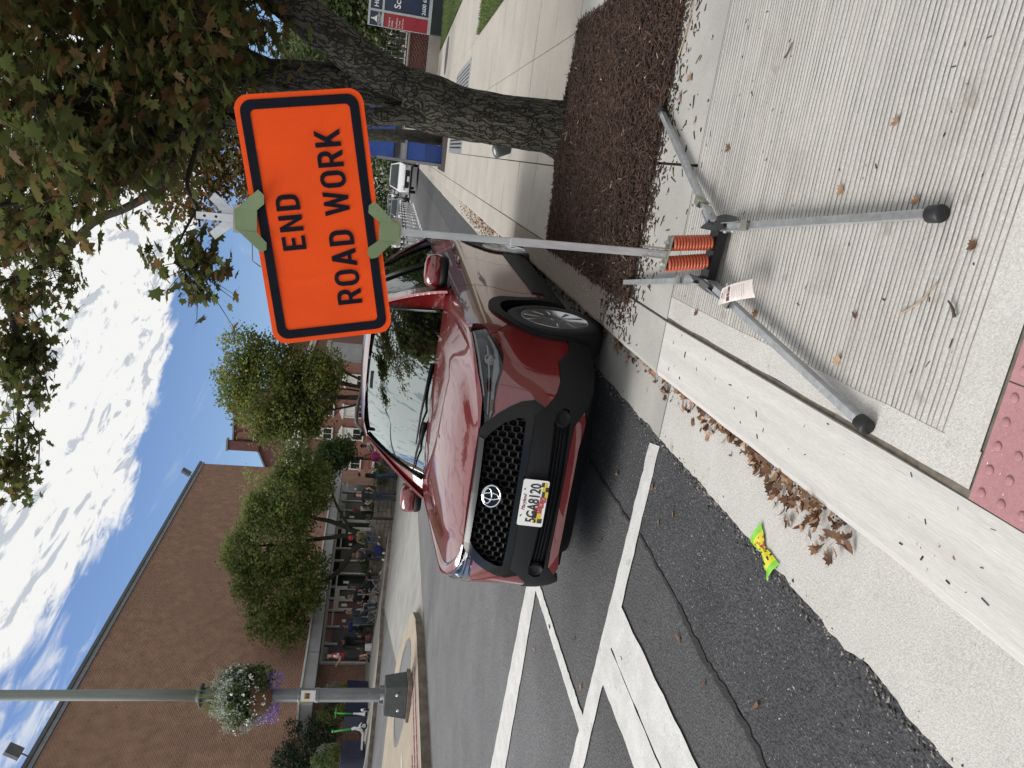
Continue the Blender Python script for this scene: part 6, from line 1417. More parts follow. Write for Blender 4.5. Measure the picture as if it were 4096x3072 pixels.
# ------------------------------------------------------------------ plants
m_loc = leaf_mat('locust_leaf', [(0, (.095, .13, .035)), (.45, (.165, .21, .058)), (.8, (.235, .26, .08)), (1, (.33, .30, .09))], .55)
m_crape = leaf_mat('crape_leaf', [(0, (.075, .105, .026)), (.45, (.125, .165, .038)), (.8, (.18, .20, .045)), (1, (.36, .28, .05))], .5)
m_ever = leaf_mat('evergreen_leaf', [(0, (.012, .025, .014)), (.6, (.025, .045, .022)), (1, (.05, .075, .03))], .2)
m_green = leaf_mat('garden_leaf', [(0, (.035, .065, .02)), (.6, (.07, .115, .032)), (1, (.13, .165, .05))], .4)
m_dgreen = leaf_mat('background_leaf', [(0, (.030, .05, .018)), (.6, (.065, .095, .032)), (1, (.12, .14, .05))], .4)
m_autumn = leaf_mat('autumn_leaf', [(0, (.05, .05, .015)), (.5, (.12, .085, .025)), (1, (.24, .10, .03))], .45)
m_sage = leaf_mat('sage_leaf', [(0, (.10, .13, .08)), (1, (.24, .27, .18))], .3)
def shell_pts(n, c, r, rng=NR, inner=.5, lump=.22):
    q = rng.normal(0, 1, (n, 3)); q /= np.linalg.norm(q, axis=1)[:, None]
    f = 1 + lump * np.array([mnoise.noise((a * 2.6 + c[0], b * 2.6 + c[1], d_ * 2.6 + c[2])) for a, b, d_ in q]) * 2
    rr = rng.random(n) ** .4; rr = inner + (1 - inner) * rr
    return np.array(c) + q * np.array(r) * (f * rr)[:, None]
def crown_from(name, root, blobs, leaf, mt, seed=1, base=(L2V, L2F), droop=.8, clump=14, spread=.16, flat=.9, low=None):
    rng = np.random.default_rng(seed); P = []; T = []
    for c, r, n in blobs:
        cc = shell_pts(max(1, n // clump), c, r, rng)
        pts = np.repeat(cc, clump, 0) + rng.normal(0, 1, (len(cc) * clump, 3)) * spread * np.array([1, 1, .8])
        P.append(pts); T.append(np.repeat(rng.beta(2.2, 2.2, len(cc)), clump) + rng.normal(0, .12, len(pts)))
    P = np.concatenate(P); T = np.clip(np.concatenate(T), 0, 1)
    if low is not None: k = P[:, 2] > low; P, T = P[k], T[k]
    o = obj(name, leaf_mesh(name, P, rng.uniform(.7, 1.25, len(P)) * leaf, mt, T, rng, base, droop, flat), root); tag(o, kind='stuff'); return o
def honey_locust():
    b = Vector((-16.4, 28.9, zleft(-16.4, 28.9) + .1)); root = empty('honey_locust', (0, 0, 0), 0, 'broad feathery green tree with a twisting dark trunk in front of the brick hall', 'tree')
    mb = MB(); limb(mb, [b, b + Vector((.05, 0, .6)), b + Vector((.35, .1, 1.3))], [.22, .17, .15], 14, 6, .03, .1)
    limb(mb, [b + Vector((.0, 0, .75)), b + Vector((-.4, -.1, 1.35)), b + Vector((-1.2, -.2, 1.75)), b + Vector((-2.3, -.2, 2.8)), b + Vector((-3.4, -.3, 4.0))], [.14, .13, .11, .08, .03], 12, 6, .05, .1)
    limb(mb, [b + Vector((.3, .1, 1.2)), b + Vector((.7, .2, 2.2)), b + Vector((1.0, .2, 3.6)), b + Vector((1.2, .3, 5.0))], [.13, .10, .07, .03], 12, 6, .05, .1)
    limb(mb, [b + Vector((.2, .1, 1.1)), b + Vector((-.1, .3, 2.6)), b + Vector((-.5, .3, 4.4)), b + Vector((-.6, .2, 5.8))], [.11, .09, .06, .02], 12, 6, .05, .1)
    limb(mb, [b + Vector((.45, .1, 1.5)), b + Vector((1.6, .1, 2.2)), b + Vector((2.8, .2, 2.6))], [.08, .05, .02], 10, 6, .04, .1)
    mb.build('trunk', m_bark, root)
    blobs = [((-16.4, 28.8, 4.6), (1.9, 1.5, 1.5), 7800), ((-18.4, 28.4, 4.2), (1.7, 1.4, 1.2), 6200), ((-20.0, 28.0, 3.9), (.85, 1.1, .9), 2600), ((-14.5, 28.9, 4.1), (1.4, 1.3, 1.2), 4800), ((-13.2, 29.2, 4.0), (.9, 1.0, .8), 2300), ((-16.9, 28.6, 6.0), (.9, .9, .7), 2400), ((-18.3, 28.3, 5.7), (.6, .7, .5), 1300), ((-15.2, 29, 5.4), (.8, .8, .6), 1800), ((-19.3, 28.1, 5.3), (.45, .6, .35), 700), ((-20.3, 28, 5.1), (.3, .4, .5), 400), ((-18.0, 28.2, 2.9), (1.4, 1.0, .5), 2400), ((-13.9, 29, 2.9), (1.0, .8, .5), 1700)]
    crown_from('crown', root, blobs, .115, m_loc, 3, droop=1.4, clump=12, spread=.15)
    # long drooping sprays at the edge
    rng = np.random.default_rng(5); P = []
    for k in range(120):
        a = rng.uniform(0, 6.28); q = np.array([-16.8 + 3.3 * math.cos(a), 28.5 + 1.2 * math.sin(a), rng.uniform(3.0, 6.0)]); dr = np.array([math.cos(a) * .3, 0, .12]) if rng.random() < .5 else np.array([math.cos(a) * .15, 0, -.4])
        for j in range(14): P.append(q + dr * (j / 8) + rng.normal(0, .04, 3))
    P = np.array(P); tag(obj('sprays', leaf_mesh('sprays', P, rng.uniform(.08, .13, len(P)), m_loc, rng.uniform(.3, .9, len(P)), rng, (L2V, L2F), 1.2, .8), root), kind='stuff')
    rebase(root, b)
honey_locust()
def crape():
    b = Vector((-10.75, 32.0, zleft(-10.75, 32) + .1)); root = empty('crape_myrtle', (0, 0, 0), 0, 'many stemmed yellow green crape myrtle standing behind the red car roof', 'tree')
    mb = MB(); rng = random.Random(3)
    for k in range(13):
        a = rng.uniform(0, 6.28); sp_ = rng.uniform(.5, 2.1); h_ = rng.uniform(4.6, 7.2)
        e = b + Vector((sp_ * math.cos(a) * 1.1, sp_ * math.sin(a) * .8, h_)); m1 = b + Vector((.22 * math.cos(a), .22 * math.sin(a), 1.0)); m2 = b.lerp(e, .55) + Vector((.2 * math.cos(a + 1), .2 * math.sin(a), .3))
        limb(mb, [b + Vector((.1 * math.cos(a), .1 * math.sin(a), 0)), m1, m2, e], [.055, .05, .034, .010], 7, 6, .04)
        for j in range(4):
            q = m2.lerp(e, j / 4); limb(mb, [q, q + Vector((rng.gauss(0, .3), rng.gauss(0, .3), .5)), q + Vector((rng.gauss(0, .6), rng.gauss(0, .5), .9))], [.016, .010, .004], 5, 3)
    mb.build('trunk', m_bark, root)
    blobs = [((-10.9, 32, 5.6), (1.9, 1.5, 1.7), 7000), ((-12.0, 32, 4.6), (1.25, 1.2, 1.3), 3600), ((-9.6, 32, 5.4), (1.2, 1.2, 1.5), 3000), ((-10.6, 32, 7.0), (1.2, 1.0, .8), 1800), ((-9.0, 32, 6.7), (.8, .8, .8), 900), ((-12.7, 32, 5.4), (.7, .8, .8), 1100), ((-10.8, 32, 3.6), (1.9, 1.2, .9), 4200), ((-9.8, 31.6, 3.0), (1.0, .8, .6), 1200), ((-12.6, 32, 3.9), (.6, .7, .6), 700)]
    crown_from('crown', root, blobs, .125, m_crape, 9, droop=.6, clump=8, spread=.17)
    rebase(root, b)
crape()
def generic_tree(name, label, cat, b, blobs, leaf, mt, seed, trunk_h=2.0, tr=.15, group=None, clump=12, spread=.25, base=(L2V, L2F), trunk_to=None):
    b = Vector(b); root = empty(name, (0, 0, 0), 0, label, cat, group); mb = MB(); rng = random.Random(seed)
    top = Vector(trunk_to) if trunk_to else Vector(blobs[0][0])
    limb(mb, [b - Vector((0, 0, .1)), b.lerp(top, .35) + Vector((rng.gauss(0, .05), 0, 0)), b.lerp(top, .7), top], [tr * 1.25, tr, tr * .75, tr * .3], 12, 6, tr * .2, .1)
    for c, r, n in blobs[:9]:
        q = b.lerp(top, rng.uniform(.4, .65)); limb(mb, [q, q.lerp(Vector(c), .6) + Vector((0, 0, .1)), Vector(c)], [tr * .5, tr * .3, tr * .08], 7, 4, .03)
    mb.build('trunk', m_bark, root); crown_from('crown', root, blobs, leaf, mt, seed, clump=clump, spread=spread); rebase(root, b); return root
generic_tree('ornamental_tree', 'round dark green tree with a short trunk at the far corner of the hall', 'tree', (-17.4, 40, zleft(-17.4, 40) + .1), [((-17.4, 40, 3.0), (1.0, 1.0, 1.0), 3600), ((-17.0, 40, 2.4), (.9, .9, .7), 2200), ((-18.0, 40, 3.4), (.8, .8, .6), 1800)], .12, m_green, 21, tr=.09, clump=10, spread=.14)
generic_tree('evergreen_shrub', 'dark blue green bushy evergreen against the brick wall behind the scooters', 'shrub', (-20.65, 21.7, zleft(-20.65, 21.7) + .1), [((-20.65, 21.6, 2.5), (.62, .45, .75), 3400), ((-20.85, 21.4, 3.1), (.50, .4, .5), 1900), ((-20.4, 22.0, 1.9), (.55, .4, .55), 2200), ((-20.3, 22.4, 3.0), (.25, .25, .3), 500), ((-21.0, 21.2, 2.2), (.4, .3, .7), 1400), ((-20.1, 22.3, 2.3), (.28, .3, .25), 500)], .06, m_ever, 23, tr=.05, clump=10, spread=.06)
# trees beyond: down the right pavement and at the far end of the street
zt = lambda x, y: zroad(y) + .1
def big(label, x, y, h_, w, seed, mt, n=6500, leaf=.30, cat='tree', name='shade_tree', tr=.2, group='trees beyond'):
    z = zt(x, y); rng = random.Random(seed); bl = [((x, y, z + h_ * .62), (w * .75, w * .7, h_ * .32), n // 2)]
    for k in range(7): a = rng.uniform(0, 6.28); bl.append(((x + w * .6 * math.cos(a), y + w * .5 * math.sin(a), z + h_ * rng.uniform(.42, .85)), (w * .45, w * .4, h_ * .2), n // 10))
    if y > 70: bl.append(((x, y, z + h_ * .15), (w * 1.05, w * .6, h_ * .20), n // 4))
    return generic_tree(name, label, cat, (x, y, z), bl, leaf, mt, seed, tr=tr, group=group, clump=12, spread=leaf * 1.1)
zz_ = zt(.45, 25.2)
generic_tree('shade_tree', 'leafy street tree with rusty leaves growing beyond the blue cabinet', 'tree', (.45, 25.2, zz_), [((-.3, 25.0, 6.4), (1.9, 1.8, 1.8), 5200), ((-1.6, 24.8, 7.4), (1.5, 1.4, 1.3), 3000), ((.9, 25.2, 7.6), (1.8, 1.5, 1.5), 3600), ((-.6, 25.0, 9.0), (1.5, 1.4, 1.1), 2400), ((.6, 25, 4.6), (1.2, 1.2, .9), 1600), ((-1.3, 25, 5.3), (.9, 1, .8), 1100)], .14, m_autumn, 31, tr=.19, group='trees beyond', clump=10, spread=.2)
big('dense green tree behind the university sign', 6.2, 40, 7.6, 3.6, 32, m_dgreen, 14000, .20)
big('second dense tree behind the iron railing', 2.9, 47, 9.5, 4.2, 33, m_dgreen, 14000, .24)
big('dark tree at the right edge behind the sign board', 11, 45, 10, 5, 34, m_dgreen, 12000, .30)
big('tall tree over the far pavement past the white car', 1.2, 75, 11, 4.5, 35, m_dgreen, 9000, .42)
for k, (x, y, h_, w, lb) in enumerate(((-6, 150, 15, 8, 'broad tree closing the end of the street'), (4, 140, 16, 8, 'tall tree right of the street end'), (-17, 155, 14, 8, 'tree at the street end behind the parked cars'), (-14.5, 105, 10, 4.5, 'tree over the row of parked cars'), (-27, 120, 13, 7, 'tree behind the brick building'), (14, 100, 14, 7, 'tree far down the right side'), (-13.5, 84, 8, 3.2, 'smaller tree on the far left pavement'))):
    big(lb, x, y, h_, w, 40 + k, m_dgreen, 6000, .55)
for k, (x, y, w) in enumerate(((-16.2, 27.0 + 1.4, .5), (-14.8, 29.6, .45), (-17.2, 28.35, .45), (-19.2, 27.0, .4), (-15.3, 29.2, .55), (-13.9, 30.2, .5))):
    z = zleft(x, y) + .5; r = empty('planter_shrub', (0, 0, 0), 0, ('grey green', 'dark leafy', 'loose green', 'low rounded', 'bushy sage', 'trailing green')[k] + ' shrub growing inside the stone planter wall ' + ('nearest the hall', 'at its street corner', 'behind the chairs', 'by the standing man', 'behind the seated group', 'beside the red car mirror')[k], 'shrub', 'shrubs in the stone planters')
    crown_from('foliage', r, [((x, y, z + .25), (w, w * .7, .34), 900), ((x + .2, y, z + .4), (w * .6, w * .5, .25), 400)], .06, m_sage if k in (0, 4) else m_green, 60 + k, clump=8, spread=.06)
    mb = MB(); mb.tube([(x, y, z - .35), (x, y, z + .2)], .02, 6); mb.build('stem', m_twig, r); rebase(r, (x, y, z - .35))
# navy planters with mixed conifers in front of the hall
m_navyp = M('planter_navy', (.012, .016, .045), .4, coat=.2, coord='Pos')
m_yg = leaf_mat('gold_conifer', [(0, (.06, .08, .015)), (1, (.22, .21, .04))], .3)
for k, (y0, y1, lb) in enumerate(((20.0, 20.75, 'navy planter box with dark conifers left of the scooters'), (21.9, 22.75, 'navy planter box left of the lamp post with blue and gold conifers'), (22.95, 23.75, 'navy planter box right of the lamp post beside the standing man'), (18.6, 19.5, 'navy planter box with a conifer at the picture edge'))):
    x = -19.75; z = zleft(x, y0) + .13; r = empty('planter_box', (0, 0, 0), 0, lb, 'planter', 'navy planters along the hall')
    m_ = MB(); m_.box(x - .32, x + .30, y0, y1, z, z + .78, taper=-.03); m_.build('box', m_navyp, r, .01); MB().box(x - .28, x + .26, y0 + .03, y1 - .03, z + .70, z + .755).build('soil', m_soil, r)
    yc = (y0 + y1) / 2
    crown_from('conifer', r, [((x, yc - .12, z + 1.25), (.26, .26, .50), 1500)], .045, m_green, 80 + k, clump=8, spread=.035, flat=2)
    crown_from('blue_conifer', r, [((x + .1, yc + .22, z + 1.15), (.22, .22, .40), 1200)], .04, m_ever if k % 2 else m_sage, 90 + k, clump=8, spread=.03, flat=2)
    crown_from('gold_conifer', r, [((x + .16, yc + .02, z + .92), (.24, .32, .16), 700)], .045, m_yg, 95 + k, clump=8, spread=.03, flat=2)
    rebase(r, (x, yc, z))
# ------------------------------------------------------------------ lamp post with its flower basket
m_post = M('post_paint', (.20, .215, .225), .55, .2, scale=5, col2=(.12, .13, .14), bump=.2, bscale=60, speck=((.33, .35, .37), 14, .70), stretch=(1, 1, .3))
m_postg = M('post_weathered', (.235, .265, .245), .7, scale=2.5, col2=(.16, .185, .17), bump=.3, bscale=40, stretch=(3, 3, .25), speck=((.07, .06, .05), 8, .74))
m_ped = M('pedestal_paint', (.062, .070, .072), .7, scale=6, col2=(.045, .05, .052), bump=.3, bscale=60, speck=((.10, .075, .06), 5, .70))
m_coco = M('coir_liner', (.17, .10, .05), .95, scale=30, col2=(.09, .055, .03), bump=1, bscale=60)
def lamp_post():
    px_, py_ = -11.08, 13.10; z0 = zleft(px_, py_) + .16; K = .917; H = lambda z: 1.468 + (z - 1.468) * K
    root = empty('lamp_post', (0, 0, 0), 0, 'tall grey lamp post on a dark tapered pedestal on the traffic island', 'lamp post')
    P = MB(); P.obox((px_, py_, z0 + .045), (1, .25, 0), (-.25, 1, 0), (0, 0, 1), .40, .40, .045); P.build('plinth', m_conc_d, root, .01)
    zt_ = H(.45); b = MB(); w0, w1 = .355, .300; c, s_ = math.cos(.25), math.sin(.25)
    rot = lambda x, y: (px_ + x * c - y * s_, py_ + x * s_ + y * c)
    V = [(*rot(a * w0, d * w0), z0 + .092) for a, d in ((-1, -1), (1, -1), (1, 1), (-1, 1))] + [(*rot(a * w1, d * w1), zt_) for a, d in ((-1, -1), (1, -1), (1, 1), (-1, 1))]
    b.add(V, [(3, 2, 1, 0), (4, 5, 6, 7), (0, 1, 5, 4), (1, 2, 6, 5), (2, 3, 7, 6), (3, 0, 4, 7)]); po = b.build('pedestal', m_ped, root, .015)
    for (a, d, zz) in ((.16, -.335, .30), (-.17, -.33, .26)): MB().lathe((*rot(a, d), z0 + zz), [(.032, -.02), (.032, .016), (.02, .018)], 12, axis=(s_, -c, 0)).build('stud', m_galv, po)
    cl = MB()
    for q in range(4): a = q * math.pi / 2 + .25 + .785; cl.obox((px_ + .155 * math.cos(a), py_ + .155 * math.sin(a), zt_ + .05), (math.cos(a), math.sin(a), 0), (-math.sin(a), math.cos(a), 0), (0, 0, 1), .035, .045, .055)
    cl.lathe((px_, py_, zt_), [(.20, 0), (.20, .012), (.15, .02), (.145, .09)], 20); cl.build('clamp_base', m_post, root)
    sh = MB(); n = 8; zs = [zt_ + .02, H(2.98)]; sh.lathe((px_, py_, 0), [(.142, zt_ + .02), (.138, H(1.9)), (.150, H(1.92)), (.150, H(1.98)), (.135, H(2.0)), (.135, H(2.30)), (.148, H(2.32)), (.148, H(2.36)), (.132, H(2.38)), (.122, H(4.45))], 8, smooth=False); sh.build('lower_shaft', m_post, root)
    cs = MB(); cs.lathe((px_, py_, H(4.42)), [(.235, 0), (.235, .035), (.16, .06), (.11, .12)], 16); cs.build('collar', m_ped, root)
    us = MB(); us.lathe((px_, py_, 0), [(.110, H(4.48)), (.105, 6), (.095, 9.5), (.085, 11.5)], 14); us.build('upper_shaft', m_postg, root)
    hd = MB(); hd.tube([(px_, py_, 11.4), (px_, py_, 12.1), (px_ + .6, py_, 12.5), (px_ + 1.6, py_, 12.5)], [.07, .06, .05, .05], 10); hd.obox((px_ + 1.7, py_, 12.46), (1, 0, 0), (0, 1, 0), (0, 0, 1), .35, .16, .07); hd.build('lamp_arm', m_postg, root)
    # stuck-on sheet with a small printed picture
    fv = Vector((.55, -.84, 0)).normalized(); fx = Vector((.84, .55, 0)).normalized(); cc = Vector((px_, py_, H(2.17))) + fv * .142
    st_ = MB(); st_.obox(cc + Vector((0, 0, -.02)), fx, fv, (0, 0, 1), .105, .002, .145); so = st_.build('pasted_sheet', m_white, root)
    m_y2 = plain('sheet_ochre', (.35, .26, .07), .6); pm = MB(); pm.obox(cc + fv * .004, fx, fv, (0, 0, 1), .058, .001, .055); pm.build('picture', m_y2, so)
    for q in range(3): MB().obox(cc + fv * .0055 + fx * (.034 * (q - 1)) + Vector((0, 0, -.01)), fx, fv, (0, 0, 1), .011, .001, .035).build('picture_bar', m_ink, so)
    MB().obox(cc + Vector((-.02, 0, .0)) - fx * .11 + Vector((0, 0, .03)), fx, fv, (0, 0, 1), .012, .003, .12).build('yellow_strip', m_y2, so)
    rebase(root, (px_, py_, z0))
    # hanging basket: liner bowl, white and violet bloom, trailing green
    bc = Vector((px_, py_ - .02, H(3.38))); br = empty('flower_basket', (0, 0, 0), 0, 'overflowing flower basket of white and violet blooms round the lamp post', 'flower basket')
    lb = MB(); lb.lathe(bc + Vector((0, 0, -.42)), [(.10, 0), (.24, .06), (.36, .20), (.42, .40), (.40, .42)], 20); lb.build('liner', m_coco, br)
    hk = MB(); [hk.tube([bc + Vector((.42 * math.cos(a), .42 * math.sin(a), 0)), Vector((px_ + .13 * math.cos(a), py_ + .13 * math.sin(a), H(4.4)))], .012, 6) for a in (0.3, 1.9, 3.4, 5.0)]; hk.build('hanger', m_ped, br)
    m_frn = leaf_mat('basket_green', [(0, (.03, .055, .02)), (1, (.13, .17, .06))], .3); m_sil = leaf_mat('basket_silver', [(0, (.17, .21, .15)), (1, (.48, .52, .44))], .3)
    m_flw = leaf_mat('bloom_white', [(0, (.62, .62, .55)), (1, (.80, .80, .78))], .2); m_flv = leaf_mat('bloom_violet', [(0, (.14, .08, .32)), (1, (.28, .20, .50))], .2)
    crown_from('greenery', br, [(bc + Vector((.02, 0, .20)), (.55, .55, .38), 3400), (bc + Vector((.35, .1, -.15)), (.2, .3, .25), 500)], .075, m_frn, 101, clump=8, spread=.06)
    crown_from('silver_sprays', br, [(bc + Vector((.05, -.05, .34)), (.55, .55, .40), 6500), (bc + Vector((-.42, -.05, .12)), (.28, .28, .35), 1800)], .030, m_sil, 102, clump=10, spread=.05, flat=2)
    fl = bc + Vector((.28, -.30, .10)); crown_from('white_blooms', br, [(bc + Vector((.08, -.10, .12)), (.60, .60, .46), 420), (bc + Vector((.22, .05, .50)), (.28, .25, .12), 160)], .050, m_flw, 103, clump=3, spread=.03, flat=2)
    crown_from('violet_blooms', br, [(bc + Vector((-.38, 0, -.30)), (.24, .24, .26), 620), (bc + Vector((.35, .05, -.42)), (.16, .16, .2), 260), (bc + Vector((-.55, -.02, .05)), (.10, .2, .3), 160)], .036, m_flv, 104, clump=5, spread=.04, flat=2)
    gr = []; rng = np.random.default_rng(8); V = []; F = []
    for k in range(70):
        a = rng.uniform(0, 6.28); q = np.array(bc) + np.array([.16 * math.cos(a), .16 * math.sin(a), .35]); e = q + np.array([math.cos(a) * rng.uniform(.05, .50), math.sin(a) * .4, rng.uniform(.35, .95)]); m_ = (q + e) / 2 + np.array([-.05 * math.cos(a), 0, .12]); w = np.array([-math.sin(a), math.cos(a), 0]) * .007
        o = len(V); V += [q - w, q + w, m_ - w, m_ + w, e]; F += [(o, o + 1, o + 3), (o, o + 3, o + 2), (o + 2, o + 3, o + 4)]
    tag(obj('grass_spikes', mesh_np('grass_spikes', V, np.array(F), leaf_mat('spike', [(0, (.12, .15, .04)), (1, (.25, .26, .10))], .3), tint=rng.random(len(F))), br), kind='stuff')
    rebase(br, bc + Vector((0, 0, -.42)))
lamp_post()
# ------------------------------------------------------------------ rental scooters
m_lime = plain('lime_green', (.04, .42, .06), .35, coat=.3); m_offw = plain('scooter_white', (.68, .69, .70), .4, coat=.2)
def scooter():
    r = empty('kick_scooter', (0, 0, 0), 0, 'x', 'scooter', 'green and white rental scooters')
    for x in (-.52, .50):
        wl = MB(); wl.lathe((x, 0, .115), [(.07, -.03), (.112, -.03), (.115, 0), (.112, .03), (.07, .03)], 20, axis=(0, 1, 0)); wo_ = wl.build('wheel', m_rub, r)
        MB().lathe((x, 0, .115), [(.07, -.032), (.03, -.036), (.03, .036), (.07, .032)], 14, axis=(0, 1, 0)).build('hub', m_offw, wo_)
    d = MB(); d.box(-.36, .30, -.08, .08, .11, .17); d.build('deck', m_offw, r, .01)
    rf = MB(); rf.tube([(-.36, 0, .15), (-.44, 0, .22), (-.56, 0, .25), (-.64, 0, .20)], [.05, .045, .04, .03], 8); rf.build('rear_fender', m_offw, r)
    nk = MB(); nk.tube([(.28, 0, .15), (.38, 0, .20), (.43, 0, .42), (.40, 0, .52)], [.055, .06, .055, .045], 10); nk.tube([(.50, -.045, .12), (.44, -.03, .34)], .018, 6); nk.tube([(.50, .045, .12), (.44, .03, .34)], .018, 6); nk.build('fork', m_offw, r)
    ff = MB(); ff.tube([(.42, 0, .24), (.50, 0, .26), (.60, 0, .20)], [.045, .04, .02], 8); ff.build('front_fender', m_offw, r)
    s = MB(); s.tube([(.41, 0, .48), (.34, 0, 1.10)], [.036, .030], 10); s.build('stem', m_lime, r)
    h = MB(); h.tube([(.33, -.25, 1.12), (.34, 0, 1.13), (.33, .25, 1.12)], .016, 8); h.ball((.34, 0, 1.13), .05, 10); ho = h.build('handlebar', m_lime, r)
    for y in (-.22, .22): MB().tube([(.33, y - .05, 1.12), (.33, y + .05, 1.12)], .020, 8).build('grip', m_rub, ho)
    MB().tube([(-.05, .08, .12), (-.12, .19, .01)], .010, 6).build('kickstand', m_iron, r)
    return r
sc1 = scooter(); sc1['label'] = 'green and white scooter standing right of the dark evergreen, next to the lamp post'
tm_ = tree_map(); sc2 = copy_tree(sc1, tm_); sc2['label'] = 'second green and white scooter, farther left by the conifer planter'
for s_, (x, y, rz) in ((sc1, (-19.15, 21.75, rad(140))), (sc2, (-19.3, 20.55, rad(35)))): s_.location = (x, y, zleft(x, y) + .135); s_.rotation_euler = (rad(2), 0, rz)
# ------------------------------------------------------------------ people
SK = {'l': M('skin_light', (.52, .30, .22), .55), 'm': M('skin_medium', (.30, .155, .095), .55), 'd': M('skin_dark', (.115, .055, .035), .55)}
CLO = {}
def cloth(c):
    c = tuple(c)
    if c not in CLO: CLO[c] = M('cloth_%d' % len(CLO), c, .9, scale=14, var=.15, bump=.3, bscale=40)
    return CLO[c]
def skin_body(J, E, name, mats, mfun, root):
    """one continuous body grown over a jointed skeleton"""
    names = list(J); me = bpy.data.meshes.new(name); me.from_pydata([J[n][0] for n in names], [(names.index(a), names.index(b)) for a, b in E], [])
    o = bpy.data.objects.new(name, me); COL.objects.link(o)
    md = o.modifiers.new('s', 'SKIN'); md.use_smooth_shade = True
    for v, n in zip(me.skin_vertices[0].data, names): v.radius = (J[n][1], J[n][2] if len(J[n]) > 2 else J[n][1]); v.use_root = (n == 'pelvis')
    sb = o.modifiers.new('u', 'SUBSURF'); sb.levels = 1; sb.render_levels = 1
    dg = C.evaluated_depsgraph_get(); dg.update(); m2 = bpy.data.meshes.new_from_object(o.evaluated_get(dg)); bpy.data.objects.remove(o); bpy.data.meshes.remove(me)
    m2.name = name; m2.materials.clear()
    for q in mats: m2.materials.append(q)
    jp = [(n, Vector(J[n][0])) for n in names]; seg = [(a, b, Vector(J[a][0]), Vector(J[b][0])) for a, b in E]
    for p in m2.polygons:
        c = p.center; best = (9, None)
        for a, b, A, B in seg:
            d = B - A; t = max(0, min(1, (c - A).dot(d) / max(1e-9, d.length_squared))); q = (c - (A + d * t)).length
            if q < best[0]: best = (q, (a, b, t, c))
        p.material_index = mfun(*best[1])
    return obj(name, m2, root)
def person(label, loc, rz, pose='stand', skin='m', top=(.02, .02, .025), bottom=(.02, .02, .025), shoes=(.02, .02, .02), hair=(.015, .012, .010), hat=None, shorts=False, longsl=False, lean=0.0, arms='down', h=1.0, top2=None, hairlen=.0, group=None, seat=.45, cross=False, fat=1.0):
    root = empty('person', (0, 0, 0), 0, label, 'person', group)
    P = {}
    if pose == 'stand': pel = Vector((0, 0, .94)); L = Vector((0, math.sin(lean), math.cos(lean)))
    else: pel = Vector((0, 0, seat + .10)); L = Vector((0, math.sin(lean), math.cos(lean)))
    ch = pel + L * .36; nk = pel + L * .545; hd0 = nk + (L * .7 + Vector((0, .25, .6)) if pose == 'sit' or lean > .3 else Vector((0, .12, 1))).normalized() * .115; hd1 = hd0 + Vector((0, .05 if lean < .5 else .09, .12 if lean < .9 else .02))
    f = fat; J = {'pelvis': (pel, .150 * f, .115 * f), 'waist': (pel + L * .17, .140 * f, .10 * f), 'chest': (ch, .165 * f, .115 * f), 'collar': (pel + L * .49, .12, .085), 'neck': (nk, .055), 'head': (hd0, .078, .092), 'crown': (hd1, .074, .088)}
    E = [('pelvis', 'waist'), ('waist', 'chest'), ('chest', 'collar'), ('collar', 'neck'), ('neck', 'head'), ('head', 'crown')]
    side = Vector((1, 0, 0))
    hands = []
    for s_, n in ((1, 'R'), (-1, 'L')):
        shd = pel + L * .465 + side * (.195 * f * s_)
        am = arms if not isinstance(arms, tuple) else arms[0 if s_ > 0 else 1]
        if am == 'down': el = shd + Vector((.05 * s_, -.02, -.29)); wr = el + Vector((-.01 * s_, .06, -.25))
        elif am == 'phone': el = shd + Vector((.05 * s_, .06, -.27)); wr = el + Vector((-.10 * s_, .21, .10))
        elif am == 'lap': el = shd + Vector((.07 * s_, .08, -.26)); wr = el + Vector((-.09 * s_, .22, -.06))
        elif am == 'up': el = shd + Vector((.16 * s_, .12, .14)); wr = el + Vector((.05 * s_, .12, .22))
        elif am == 'fwd': el = shd + Vector((.02 * s_, .22, -.18)); wr = el + Vector((-.05 * s_, .22, -.06))
        elif am == 'hang': el = shd + Vector((.0, .04, -.29)); wr = el + Vector((0, .06, -.25))
        elif am == 'hip': el = shd + Vector((.16 * s_, -.06, -.24)); wr = el + Vector((-.13 * s_, .12, -.15))
        hn = wr + (wr - el).normalized() * .085
        J.update({'sh' + n: (shd, .062), 'el' + n: (el, .045), 'wr' + n: (wr, .030, .034), 'ha' + n: (hn, .022, .040)}); E += [('collar', 'sh' + n), ('sh' + n, 'el' + n), ('el' + n, 'wr' + n), ('wr' + n, 'ha' + n)]; hands.append((hn, (wr - el).normalized(), s_))
        hp = pel + side * (.095 * s_) + Vector((0, 0, -.05))
        if pose == 'stand': kn = Vector((.10 * s_, .03 + (.05 if s_ > 0 else 0), .50)); an = Vector((.11 * s_, -.02 + (.10 if s_ > 0 else -.05), .085))
        else:
            kn = Vector((.13 * s_, .43, seat + .10)); an = Vector((.12 * s_, .46 + (.12 if s_ > 0 else 0), .085))
            if cross and s_ > 0: kn = Vector((.05, .44, seat + .22)); an = Vector((-.28, .50, seat + .10))
        toe = an + Vector((.02 * s_, .155, -.045)) if not (cross and s_ > 0 and pose == 'sit') else an + Vector((-.10, .10, -.06))
        J.update({'hp' + n: (hp, .105 * f, .10 * f), 'kn' + n: (kn, .064), 'an' + n: (an, .043), 'to' + n: (toe, .044, .036)}); E += [('pelvis', 'hp' + n), ('hp' + n, 'kn' + n), ('kn' + n, 'an' + n), ('an' + n, 'to' + n)]
    mats = [SK[skin], cloth(top), cloth(bottom), cloth(shoes), cloth(top2 or top)]
